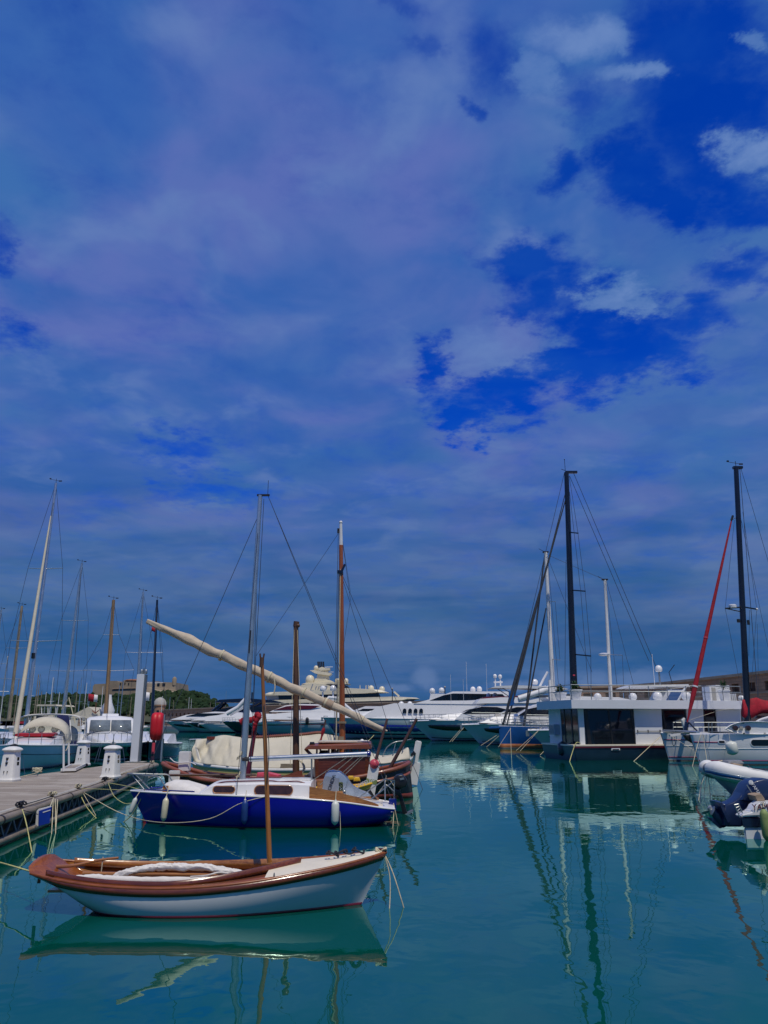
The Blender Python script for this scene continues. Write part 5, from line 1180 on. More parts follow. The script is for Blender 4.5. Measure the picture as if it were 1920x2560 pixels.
    for px, py in ((1858, 1808), (1860, 1833), (1912, 1833)): M().box(P(px, py, Yk - .06), (.1, .05, .05)).build('handle', 'black_plastic', k, True)
    rope([P(1753, 1834, Y1 - .4), P(1742, 1870, Y1 - .8), P(1729, 1918, 44.6) + Vector((0, 0, -.1))], 'left of the lines hanging off the near catamaran bow into the water', .02, 'rope')
    rope([P(1757, 1834, Y1 - .5), P(1764, 1880, 45.4), P(1772, 1930, 43)], 'line hanging off the near catamaran bow toward the inflatable', .016, 'rope')
    rope([P(1757, 1834, Y1 - .5), P(1768, 1870, 45.4), P(1776, 1905, 44)], 'second thin line beside it off the near catamaran bow', .014, 'wire')
    rope([P(1680, 1842, 48.4), P(1735, 1876, Y1 - .6)], 'thin line from the bowsprit to the near catamaran hull', .012, 'rope')
    rope([P(1725, 1800, 49), P(1800, 1776, 52), P(1835, 1772, 52.5)], 'pale line from the jib foot to the houseboat wall', .014, 'rope')
def catmull2(pts, n=48):
    return [(v.x, v.y) for v in catmull([(a, b, 0) for a, b in pts + [pts[0]]], n)][:-1]
catamaran()
def inflatable():
    Yc = 27.3; o = thing('inflatable_boat', 'white inflatable boat with blue striped tube, bow pointing left', 'inflatable boat', P(1800, 1990, Yc)); o.location.z = 0; XF[o.name] = Matrix.Translation(o.location)
    for sd in (-1, 1):
        pts = catmull([P(1768, 1922, Yc) + Vector((0, sd * .12, 0)), P(1778, 1920, Yc) + Vector((0, sd * .35, -.02)), P(1800, 1924, Yc) + Vector((0, sd * .65, -.05)), P(1850, 1932, Yc) + Vector((0, sd * .85, -.08)), P(1930, 1946, Yc) + Vector((0, sd * .95, -.1)), P(2080, 1962, Yc) + Vector((0, sd * .95, -.12))], 40)
        rr = [.20 + .08 * min(1, i / 10) for i in range(41)]
        M().tube(pts, rr, 20).build('tube', 'rib_tube', o, True, smooth=80)
        for off, w, mt in ((-.10, .035, 'mid_blue'), (-.17, .018, 'flag_white'), (-.04, .016, 'grey_hull')):
            m = M(); g = []
            for i, p in enumerate(pts):
                r = rr[i] + .012; ring = []
                d = pts[min(i + 1, 40)] - pts[max(i - 1, 0)]; d.normalize(); u = Vector((-d.y, d.x, 0)).normalized() * (-1)
                if u.y * sd < 0: u = -u
                for k in range(4):
                    zz = (off - w + 2 * w * k / 3) / .28 * r; ring.append(p + u * math.sqrt(max(r * r - zz * zz, .0001)) + Vector((0, 0, zz)))
                g.append(ring)
            M().sheet(g).build('tube_stripe', mt, o, True, solid=.006)
    M().ball(P(1770, 1921, Yc), .17, 12).build('bow_cap', 'grey_cloth', o, True)
    st = [P(1772, 1935, Yc), P(1800, 1962, Yc), P(1830, 1992, Yc)]
    rg = []
    for k, (px, w, zt, zk) in enumerate(((1772, .08, 1930, 1936), (1790, .40, 1932, 1952), (1812, .62, 1936, 1975), (1838, .75, 1940, 1998), (1900, .80, 1950, 2012), (2080, .85, 1965, 2020))):
        x = P(px, zt, Yc).x; a = P(px, zt, Yc).z; b = P(px, zk, Yc).z
        rg.append([Vector((x, Yc - w, a)), Vector((x, Yc - w * .95, a + (b - a) * .45)), Vector((x, Yc - w * .5, a + (b - a) * .8)), Vector((x, Yc, b)), Vector((x, Yc + w * .5, a + (b - a) * .8)), Vector((x, Yc + w * .95, a + (b - a) * .45)), Vector((x, Yc + w, a))])
    cols = [catmull([r_[j] for r_ in rg], 24) for j in range(7)]
    M().loft([[cols[j][i] for j in range(7)] for i in range(25)], True).build('hull', 'pale_green_hull', o, True, smooth=50)
    M().puff([(P(1806, 1908, Yc).x, P(1806, 1914, Yc).z), (P(1812, 1902, Yc).x, P(1812, 1901, Yc).z), (P(1845, 1900, Yc).x, P(1845, 1900, Yc).z), (P(1852, 1906, Yc).x, P(1852, 1907, Yc).z)], Yc, .35, .25).build('dark_cushion', 'grey_cloth', o, True, smooth=60)
    M().puff([(P(1812, 1912, Yc).x, P(1812, 1913, Yc).z), (P(1816, 1905, Yc).x, P(1816, 1905, Yc).z), (P(1842, 1910, Yc).x, P(1842, 1910, Yc).z), (P(1836, 1916, Yc).x, P(1836, 1916, Yc).z)], Yc - .35, .2, .25).build('tan_cushion', 'tan_cushion', o, True, smooth=60)
    M().tube(catmull([P(1870, 1912, Yc - .9), P(1884, 1921, Yc - 1.0), P(1930, 1926, Yc - 1.05)], 10), .014, 5).build('grab_line', 'navy', o, True)
    M().tube(catmull([P(1776, 1912, Yc), P(1790, 1905, Yc), P(1806, 1902, Yc)], 10), .02, 5).build('bow_rope', 'rope', o, True)
    for i, (a, b, c) in enumerate((((1765, 1930), (1750, 1975), (1742, 2030)), ((1768, 1930), (1760, 1990), (1767, 2025)), ((1767, 1930), (1755, 1950), (1748, 1994)), ((1769, 1930), (1776, 1990), (1778, 2020)))):
        rope([P(*a, Yc), P(*b, Yc - 1), P(*c, Yc - (3 if i == 0 else 4.5)) + Vector((0, 0, -.2))], ['tan line from the inflatable bow slanting left to the water', 'dark line from the inflatable bow, middle of three', 'dark line from the inflatable bow kinked at the water', 'dark line from the inflatable bow, rightmost'][i], .012, 'wire' if i else 'rope')
inflatable()
def motor_boat_right():
    Y = 17.3; o = thing('motor_boat', 'white motor boat stern with navy band, cut off by the right edge', 'motorboat', P(1900, 2110, Y)); o.location.z = 0; XF[o.name] = Matrix.Translation(o.location)
    def q(pts, dx=0): return [(P(x, z, Y).x + dx, P(x, z, Y).z) for x, z in pts]
    lowr = [(1868, 2110), (1866, 2068), (2060, 2064), (2060, 2125)]
    def skew(m, k=.50):
        m.v = [Vector((v.x + (v.y - Y) * k, v.y, v.z)) for v in m.v]; return m
    skew(M().slab(q([(1863, 2098), (1860, 2069), (2060, 2067), (2060, 2125), (1868, 2125)]), Y, Y + 1.9)).build('lower_hull', 'white_hull', o, True, bevel=.03)
    skew(M().slab(q([(1858, 2068), (1853, 2046), (2060, 2036), (2060, 2066)]), Y - .03, Y + 1.93)).build('navy_band', 'navy', o, True, bevel=.01)
    M().slab(q([(1848, 2042), (1856, 2033), (1876, 2028), (1884, 2013), (1896, 2004), (2060, 2000), (2060, 2034)]), Y - .06, Y + .25).build('upper_moulding', 'gelcoat', o, True, bevel=.03)
    skew(M().slab(q([(1890, 2034), (1890, 2030), (2060, 2022), (2060, 2034)]), Y + .3, Y + 1.9)).build('deck', 'gelcoat', o, True)
    M().puff(q([(1890, 1990), (1893, 1987), (1908, 1985), (1916, 1996), (1918, 2004), (1896, 2004)]), Y + .25, .18, .15).build('seat_cushion', 'tan_cushion', o, True)
    text('hull_lettering', 'YAMARIN', .17, 'maroon', o, P(1924, 2018, Y - .075), (1, 0, .02), (0, 0, 1), .004)
    text('small_lettering', 'NO', .07, 'concrete', o, P(1908, 2007, Y - .075), (1, 0, .02), (0, 0, 1), .004)
    lad = M(); 
    for a, b in (((1836, 2012), (1850, 2043)), ((1846, 2010), (1856, 2032))): lad.tube([P(*a, Y - .02), P(*b, Y - .02)], .014, 6)
    for k in range(4): f = k / 4; lad.tube([P(1836 + 14 * f, 2012 + 31 * f, Y - .02), P(1846 + 10 * f, 2010 + 22 * f, Y - .02)], .010, 5)
    lad.build('swim_ladder', 'steel', o, True)
    fender(P(1908, 2018, Y - .24), .66, .085, 'fender_green', 'long mossy green fender hanging at the right edge of the picture', .0, P(1909, 2006, Y - .02), 'black_plastic')
    yy = Y + .75; e = thing('outboard_motor', 'big navy blue outboard motor tilted up with silver lettering, right edge', 'outboard motor', P(1840, 2060, yy))
    def p(*pp): return [(P(x, z, yy).x, P(x, z, yy).z) for x, z in pp]
    M().puff(p((1836, 1998), (1848, 1976), (1857, 1958), (1872, 1949), (1892, 1944), (1908, 1945), (1935, 1952), (1965, 1975), (1965, 2000), (1930, 2022), (1897, 2012), (1880, 2008)), yy, .30, .12).build('cowling', 'blue_cowl', e, True, smooth=60)
    M().puff(p((1822, 2002), (1838, 1990), (1850, 1975), (1890, 2005), (1886, 2030), (1860, 2060), (1840, 2066), (1800, 2062), (1800, 2010)), yy, .22, .14).build('midsection', 'blue_cowl', e, True, smooth=60)
    M().puff(p((1786, 2004), (1810, 2008), (1826, 2002), (1852, 2058), (1846, 2066), (1816, 2066), (1800, 2040)), yy, .16, .12).build('lower_unit', 'blue_cowl', e, True, smooth=60)
    M().puff(p((1784, 2002), (1792, 2001), (1815, 2052), (1808, 2056)), yy, .26, .1).build('cavitation_plate', 'blue_cowl', e, True)
    M().puff(p((1764, 2041), (1800, 2050), (1818, 2058), (1806, 2069), (1799, 2071)), yy, .035, .1).build('skeg', 'blue_cowl', e, True)
    M().tube([P(1782, 2022, yy), P(1790, 2034, yy), P(1806, 2058, yy), P(1812, 2066, yy)], [.06, .11, .10, .05], 12).build('gearcase', 'blue_cowl', e, True, smooth=60)
    pr = M(); c = P(1776, 2026, yy); ax = (P(1782, 2022, yy) - P(1800, 2050, yy)).normalized(); u = ax.cross(Vector((0, 1, 0))).normalized()
    for k in range(3):
        a = k * 2.094 + .5; d = u * math.cos(a) + Vector((0, 1, 0)) * math.sin(a); s_ = ax.cross(d)
        pr.loft([[c + d * r + s_ * w + ax * (w * .6) for w in (-ww, -ww * .3, ww * .3, ww)] + [c + d * r + s_ * w + ax * (w * .6 + .012) for w in (ww, ww * .3, -ww * .3, -ww)] for r, ww in ((.03, .04), (.09, .08), (.15, .085), (.19, .03))])
    pr.build('propeller', 'steel', e, True); M().tube([c - ax * .08, c + ax * .07], [.05, .035], 10).build('hub', 'steel', e, True)
    M().beam(P(1867, 1962, yy - .305), P(1892, 2002, yy - .29), .01, .025).build('cowl_stripe', 'steel', e, True)
    xd = P(1894, 1984, yy) - P(1879, 1962, yy)
    text('lettering', 'YAMAHA', .10, 'white_mast', e, P(1894, 1979, yy - .335), xd, (xd.z * -1, 0, xd.x), .004)
    M().lathe([(.05, 0), (.05, .012)], P(1877, 1956, yy - .312), 16, (0, -1, 0)).lathe([(.030, .013), (.030, .018)], P(1877, 1956, yy - .312), 16, (0, -1, 0)).build('round_emblem', 'white_mast', e, True)
    M().puff(p((1905, 1946), (1922, 1952), (1945, 1968), (1930, 1968)), yy - .22, .05, .2).build('cowl_grip', 'black_plastic', e, True)
motor_boat_right()
# ================================================================== motor yachts in the row at right and behind
def yacht(label, bow, Y, L, B, fb, over, hullmat, parts, deckmat='gelcoat', rz=180.0, stripe=None, boot='navy', fs=None, group='yachts moored in the row', rails=True, name='motor_yacht', sheer=.0, hullwin=None):
    """bow: pixel of the bow tip; parts: (kind, name, material, [(metres aft of bow, height)], half width, extra)"""
    bp = P(bow[0], bow[1], Y); rot = Matrix.Rotation(R(rz), 4, 'Z'); loc = bp - (rot @ Vector((L, 0, 0))); loc.z = 0
    o = thing(name, label, 'yacht', loc, R(rz), group); fs = fs or fb * .72; dk = bp.z
    H = Hull([(.1, .0, B * .45, -.5, fs, 3, .4), (L * .2, L * .2, B * .5, -.6, fs, 3, .42), (L * .45, L * .45, B * .5, -.7, fs + (dk - fs) * .25 + sheer, 2.6, .46), (L * .66, L * .69, B * .44, -.7, fs + (dk - fs) * .60 + sheer, 2.0, .6), (L * .82, L * .88, B * .28, -.6, fs + (dk - fs) * .85 + sheer * .6, 1.5, .8), (L - over * 1.15, L, .05, -.4, dk, 1.15, 1.05)])
    H.shell(hullmat, o, 'hull', 36, 10); H.deck(deckmat, o, 'deck', .0, camber=.12)
    H.strip(boot, o, 'boot_stripe', -.4, .14, .012, zmode=True)
    H.rail('gelcoat', o, 'rub_rail', .07, 1.0, .01, -.02)
    if stripe:
        for (z0, z1, mt, t0, t1) in stripe: H.strip(mt, o, 'hull_band', z0, z1, .015, t0, t1)
    for hwn in hullwin or []:
        q0, q1, t0, t1 = hwn
        H.strip('dark_glass', o, 'hull_window', lambda t: q0 + (q1 - q0) * .5 * (max(0, (t - t0) / (t1 - t0) - .55) / .45) ** 1.5 , lambda t: q1 - (q1 - q0) * .35 * (max(0, .12 - (t - t0) / (t1 - t0)) / .12), .02, t0, t1)
    for kind, nm, mt, pts, hw, ex in parts:
        pp = [(L - a, z) for a, z in pts]
        if kind == 'slab':                       # solid with rounded, tumbled-in sides
            rings = []
            z0 = min(z for x, z in pp); z1 = max(z for x, z in pp)
            for f, k in ((-1, .97), (-.98, 1), (-.5, 1), (0, 1), (.5, 1), (.98, 1), (1, .97)):
                rings.append([Vector((x, f * hw * (1 - ex * (z - z0) / max(z1 - z0, .01)), z + (.04 * (1 - f * f) if z > z1 - .1 else 0))) for x, z in pp])
            M().loft(rings).build(nm, mt, o, smooth=35)
        elif kind == 'win':                      # glazing set on both flanks
            for sd in (-1, 1):
                M().loft([[Vector((x, sd * (hw + d), z)) for x, z in pp] for d in (-.05, ex)]).build(nm, mt, o, smooth=20)
        elif kind == 'bar':
            for sd in ((-1, 1) if hw else (0,)):
                M().tube([Vector((x, sd * hw, z)) for x, z in pp], ex, 8).build(nm, mt, o, smooth=60)
        elif kind == 'dome':
            for (x, z) in pp:
                M().lathe([(ex * .7, 0), (ex * .95, ex * .25), (ex, ex * .8), (ex * .9, ex * 1.25), (ex * .6, ex * 1.65), (ex * .1, ex * 1.85)], (x, hw, z), 16).build(nm, mt, o, smooth=60)
        elif kind == 'mast':
            m = M()
            for (x, z), (x2, z2) in zip(pp[::2], pp[1::2]): m.tube([Vector((x, hw, z)), Vector((x2, hw, z2))], ex, 6)
            m.build(nm, mt, o, smooth=60)
    if rails:
        m = M(); t0, t1 = .55, .985; n = 12
        for k in (.42, .8): m.tube(sum([[H.pt(t0 + (t1 - t0) * i / n, 1, sd) + Vector((-.1, -sd * .12, k)) for i in (range(n + 1) if sd == 1 else range(n, -1, -1))] for sd in (1, -1)], []), .022, 5)
        for sd in (1, -1):
            for i in range(0, n + 1): a = H.pt(t0 + (t1 - t0) * i / n, 1, sd) + Vector((-.1, -sd * .12, 0)); m.tube([a, a + Vector((.12, 0, .8))], .02, 5)
        m.build('bow_rail', 'steel', o, smooth=60)
    m = M(); a = H.pt(.975, 1, 1); m.box((L - .5, 0, dk + .12), (.7, .18, .16)).box((L + .05, 0, dk - .25), (.3, .12, .5)); m.build('anchor', 'steel', o, bevel=.02)
    return o, H
# the nearest of the row, mostly behind the houseboat
yacht('white motor yacht bow showing between the blue sailing yacht and the houseboat', (1320, 1826), 69.3, 22, 5.0, 2.0, 1.9, 'pale_green_hull',
      [('slab', 'cabin', 'gelcoat', [(3.2, 2.0), (6, 3.0), (9, 3.4), (16, 3.5), (18, 2.1)], 1.9, .2), ('win', 'window', 'dark_glass', [(5.0, 2.4), (6.4, 2.95), (11, 3.1), (13, 2.4)], 1.85, .03),
       ('slab', 'flybridge', 'gelcoat', [(8, 3.5), (9, 4.1), (17, 4.0), (17, 3.5)], 1.8, .1)], hullwin=[(.55, .78, .55, .90)], sheer=.15)
# second in the row
yacht('white motor yacht with dark swept saloon windows, right behind the blue sailing yacht', (1155, 1812), 88.2, 25, 5.6, 2.3, 2.0, 'pale_green_hull',
      [('slab', 'coachroof', 'gelcoat', [(1.8, 2.3), (3.4, 2.95), (6.0, 3.25), (7.5, 3.15), (7.5, 2.2)], 1.6, .35),
       ('slab', 'saloon', 'gelcoat', [(5.2, 2.4), (6.0, 3.1), (8.2, 4.25), (10.5, 4.75), (17.5, 4.6), (21, 4.4), (21.5, 2.2)], 2.15, .16),
       ('win', 'saloon_window', 'dark_glass', [(5.9, 3.05), (7.0, 3.75), (8.6, 4.08), (10.2, 4.0), (12.6, 3.6), (11.6, 3.1), (9.2, 3.0)], 2.0, .04),
       ('win', 'aft_window', 'dark_glass', [(10.6, 3.25), (12.0, 4.0), (14.2, 4.12), (17.0, 3.9), (18.6, 3.4), (16, 3.0)], 2.02, .04),
       ('slab', 'window_mullion', 'gelcoat', [(9.0, 2.9), (9.3, 2.9), (12.3, 4.2), (12.0, 4.2)], 2.09, .0),
       ('slab', 'flybridge', 'gelcoat', [(9.5, 4.6), (9.0, 5.0), (11, 5.15), (17, 5.0), (19, 4.6)], 2.0, .05),
       ('bar', 'side_rail', 'steel', [(6.5, 3.15), (12, 3.05), (19, 3.0)], 2.45, .04), ('bar', 'side_rail', 'steel', [(6.5, 2.75), (12, 2.65), (19, 2.6)], 2.45, .03),
       ('slab', 'deck_fitting', 'concrete', [(3.6, 2.9), (3.7, 3.25), (4.3, 3.25), (4.4, 2.9)], .35, .1)], hullwin=[(.62, .84, .56, .86)], sheer=.25, stripe=[(.30, .325, 'navy', .1, .95)])
# third in the row, with the hard top and domes
yacht('white flybridge motor yacht with hard top, twin domes and a raked arch', (1025, 1803), 106.6, 28, 6.4, 2.7, 2.9, 'pale_green_hull',
      [('slab', 'coachroof', 'gelcoat', [(2.5, 2.75), (5, 3.4), (7.5, 3.6), (7.5, 2.6)], 2.0, .4),
       ('slab', 'saloon', 'gelcoat', [(5.8, 2.7), (6.8, 3.5), (9.5, 4.5), (11.5, 5.05), (20, 5.05), (23, 4.6), (23.5, 2.6)], 2.6, .16),
       ('win', 'saloon_window', 'dark_glass', [(6.7, 3.4), (7.8, 4.0), (9.4, 4.35), (11.4, 4.3), (12.6, 4.0), (11.4, 3.4)], 2.42, .04),
       ('win', 'aft_window', 'dark_glass', [(11.9, 3.4), (13.0, 4.05), (14, 4.3), (19, 4.2), (20, 3.4)], 2.42, .04),
       ('slab', 'flybridge', 'gelcoat', [(8.6, 4.75), (9.2, 5.35), (12, 5.55), (22, 5.5), (23, 4.9)], 2.45, .06),
       ('slab', 'wind_deflector', 'maroon', [(9.2, 5.37), (10, 5.62), (17, 5.75), (17, 5.5)], 2.3, .04),
       ('slab', 'hard_top', 'gelcoat', [(10.6, 6.75), (11.4, 7.0), (14, 7.1), (19.5, 6.95), (21, 6.6), (19.5, 6.55), (14, 6.75)], 2.3, .0),
       ('bar', 'raked_arch', 'gelcoat', [(14.3, 5.35), (17.5, 6.3), (19, 6.9)], 2.2, .42), ('bar', 'top_strut', 'navy', [(12.2, 6.8), (14.2, 5.5)], 2.1, .05), ('bar', 'top_strut', 'steel', [(18.5, 6.7), (20.5, 5.5)], 2.1, .05),
       ('mast', 'radar_mast', 'gelcoat', [(11.6, 6.9), (11.6, 8.3), (12.3, 6.9), (12.3, 8.3), (11.4, 7.6), (12.6, 7.6)], 0.0, .10), ('dome', 'satellite_dome', 'gelcoat', [(11.6, 8.2), (12.3, 8.15)], 0.0, .27),
       ('dome', 'deck_dome', 'gelcoat', [(10.8, 5.6), (11.7, 5.65)], -1.2, .33), ('mast', 'antenna', 'gelcoat', [(7.2, 4.5), (7.2, 8.0), (5.5, 4.0), (5.5, 8.6)], .6, .02),
       ('bar', 'radar_arm', 'gelcoat', [(17.6, 7.0), (18.1, 7.9), (18.8, 9.0)], 0, .16), ('dome', 'small_dome', 'gelcoat', [(17.0, 7.3)], 0.0, .4),
       ('bar', 'side_rail', 'steel', [(8, 3.6), (14, 3.5), (20, 3.4)], 2.9, .045)], hullwin=[(.60, .82, .58, .88)], sheer=.3, stripe=[(.28, .31, 'navy', .1, .95)], rails=True)
# blue banded yacht
o, H = yacht('large white motor yacht with a royal blue hull band and four arched windows', (806, 1793), 122.5, 34, 7.4, 3.2, 2.2, 'pale_green_hull',
      [('slab', 'foredeck_house', 'gelcoat', [(6.0, 3.0), (8.5, 4.6), (11, 5.15), (30, 5.2), (31, 2.6)], 3.0, .15),
       ('slab', 'upper_deck', 'gelcoat', [(14, 5.1), (17.5, 6.0), (20, 6.9), (28.5, 6.9), (29.0, 6.4), (33, 5.2), (24, 5.0)], 2.7, .16),
       ('win', 'upper_window', 'dark_glass', [(16.4, 5.55), (18.6, 6.35), (20, 6.6), (27.5, 6.5), (28.0, 6.0), (22, 5.6)], 2.55, .05),
       ('win', 'lower_window', 'dark_glass', [(23, 4.6), (26, 4.95), (33, 4.7), (29, 4.4)], 2.95, .05),
       ('slab', 'bow_house', 'gelcoat', [(4.0, 3.2), (8.5, 4.3), (14, 5.0), (14, 3.0)], 2.2, .3),
       ('dome', 'satellite_dome', 'gelcoat', [(23.3, 6.95), (24.3, 7.0)], 0.2, .42), ('mast', 'antenna', 'gelcoat', [(22.3, 6.8), (22.3, 11.5), (25.4, 6.8), (25.4, 11.2)], .8, .025)],
      stripe=[(.34, .74, 'deep_blue', .02, .985)], sheer=-.1, fs=2.9, rails=False)
for k in range(4):
    x = 34 - 12.6 - .83 * k; M().loft([[Vector((x + a, sd * (2.98 + d), 4.05 + b)) for a, b in [(-.27, -.32), (.27, -.32), (.27, .1), (.18, .27), (0, .34), (-.18, .27), (-.27, .1)]] for d in (-.1, .06)] if False else [[Vector((x + a, (3.02 + d), 4.05 + b)) for a, b in [(-.27, -.32), (.27, -.32), (.27, .1), (.18, .27), (0, .34), (-.18, .27), (-.27, .1)]] for d in (-.3, .02)]).build('arched_window', 'dark_glass', o)
M().box((34 - 4.4, 2.9, 3.4), (.5, .06, .28)).build('bow_plate', 'gelcoat', o)
# dome cluster between yachts
yacht('low white motor yacht with two bluish domes on a mast, behind the blue banded yacht', (760, 1790), 168, 34, 7, 2.8, 2.4, 'gelcoat',
      [('slab', 'saloon', 'gelcoat', [(7, 2.7), (10, 4.6), (13, 5.6), (27, 5.6), (31, 3.8), (31, 2.6)], 3.0, .15), ('win', 'window', 'dark_glass', [(10.4, 4.2), (12.5, 5.1), (26, 5.0), (27, 4.2)], 2.85, .05),
       ('slab', 'mast_tower', 'gelcoat', [(26.3, 5.6), (26.8, 8.2), (29.8, 8.2), (30.4, 5.6)], .7, .2), ('dome', 'satellite_dome', 'gelcoat', [(27.2, 8.3), (29.2, 8.4)], 0, .62), ('dome', 'satellite_dome', 'gelcoat', [(20.6, 5.6), (22.4, 5.6)], 0, .58)], rails=False)
# grey sided yacht, seen side on
o, H = yacht('grey and white sport yacht side on, with dark fenders hanging along it', (618, 1806), 155, 30, 6.6, 3.0, 2.6, 'grey_hull',
      [('slab', 'saloon', 'gelcoat', [(3.0, 2.9), (6.0, 4.0), (11, 4.4), (24, 4.4), (24, 2.8)], 2.8, .2), ('slab', 'upper_saloon', 'gelcoat', [(4.5, 4.3), (7.5, 5.5), (10, 5.8), (15, 5.7), (18, 4.3)], 2.3, .2),
       ('win', 'window', 'maroon', [(5.4, 4.65), (7.8, 5.35), (10, 5.55), (14.5, 5.45), (12.5, 4.8)], 2.25, .05), ('bar', 'radar_arch', 'gelcoat', [(14.5, 5.4), (16.0, 7.0), (18.0, 6.8)], 1.6, .35), ('bar', 'radar_arch', 'gelcoat', [(20.5, 4.4), (18.5, 6.0), (17.2, 7.0)], 1.6, .3),
       ('dome', 'satellite_dome', 'gelcoat', [(14.6, 8.2), (16.6, 8.3)], 0, .62), ('mast', 'dome_mast', 'gelcoat', [(14.6, 6.0), (14.6, 8.4), (16.6, 6.5), (16.6, 8.4)], 0, .18)],
      stripe=[(.78, .82, 'maroon', .05, .99), (.83, 1.0, 'gelcoat', .02, .99)], fs=2.9)
for k, a in enumerate((12.0, 17.3)): M().lathe([(.1, 0), (.32, .25), (.34, 1.1), (.1, 1.4)], (30 - a, 3.55, 1.9), 12).build('side_fender', 'black_plastic', o)
for a in (9.0, 15, 21): M().box((30 - a, 3.26, 1.9), (.8, .08, .22)).build('porthole', 'dark_glass', o)
# dark bowed boat and the far left group
yacht('dark navy hulled motor yacht with a white raked arch in the far row', (553, 1803), 180, 24, 6.2, 3.2, 3.6, 'navy',
      [('slab', 'saloon', 'gelcoat', [(3, 3.2), (6, 4.2), (16, 4.2), (18, 3.0)], 2.4, .2), ('bar', 'raked_arch', 'gelcoat', [(1.5, 4.2), (4.0, 5.6), (5.8, 7.6)], 1.8, .5), ('bar', 'raked_arch', 'gelcoat', [(6.2, 4.2), (5.4, 5.6), (5.8, 7.2)], 1.8, .4), ('dome', 'light_dome', 'gelcoat', [(5.8, 7.6)], 0, .5)], rails=True)
yacht('far white motor yacht with a sharp teal bow, left end of the far row', (412, 1803), 205, 26, 6.4, 3.0, 4.2, 'pale_green_hull',
      [('slab', 'saloon', 'gelcoat', [(2, 3.0), (6, 4.2), (13, 5.0), (20, 4.8), (22, 3)], 2.6, .2), ('win', 'window', 'dark_glass', [(6, 3.9), (9, 4.6), (16, 4.6), (12, 3.8)], 2.45, .05)], hullwin=[(.58, .80, .35, .86)])
yacht('far white motor yacht, second of the teal bows at left', (462, 1806), 197, 26, 6.0, 2.8, 4.2, 'pale_green_hull',
      [('slab', 'saloon', 'gelcoat', [(2, 2.8), (6, 3.8), (12, 4.4), (20, 4.4), (22, 3)], 2.5, .2)], hullwin=[(.50, .95, .30, .93)])
yacht('small white motor cruiser with portholes, left of the dark navy hull', (497, 1810), 189, 22, 5.6, 2.6, 3.6, 'gelcoat',
      [('slab', 'saloon', 'gelcoat', [(1.5, 2.6), (5, 3.6), (14, 4.1), (18, 2.6)], 2.3, .2)], stripe=[(.30, .36, 'navy', .05, .98)])
yacht('big black and navy motor yacht with dark hard top, beyond the white bows at left', (450, 1796), 235, 40, 8, 3.6, 4, 'navy',
      [('slab', 'saloon', 'navy', [(3, 3.4), (9, 5.0), (17, 7.0), (25, 7.6), (33, 6.0), (34, 3)], 3.2, .2), ('slab', 'white_deck', 'gelcoat', [(12, 4.2), (15, 5.0), (26, 5.2), (34, 4.6), (24, 4.0)], 3.5, .0),
       ('slab', 'hard_top', 'navy', [(10.5, 8.0), (12, 8.8), (20, 9.2), (28, 8.6), (31, 7.8), (20, 8.0)], 2.9, .0), ('bar', 'top_strut', 'navy', [(13, 8), (10, 5.5)], 2.6, .4), ('bar', 'top_strut', 'navy', [(24, 8.2), (20, 6.0)], 2.6, .5),
       ('win', 'window', 'dark_glass', [(10, 5.6), (15, 6.6), (25, 6.8), (28, 6.0)], 3.05, .06), ('mast', 'antenna', 'black_plastic', [(21, 9), (21, 11)], 0, .25)], rails=False)
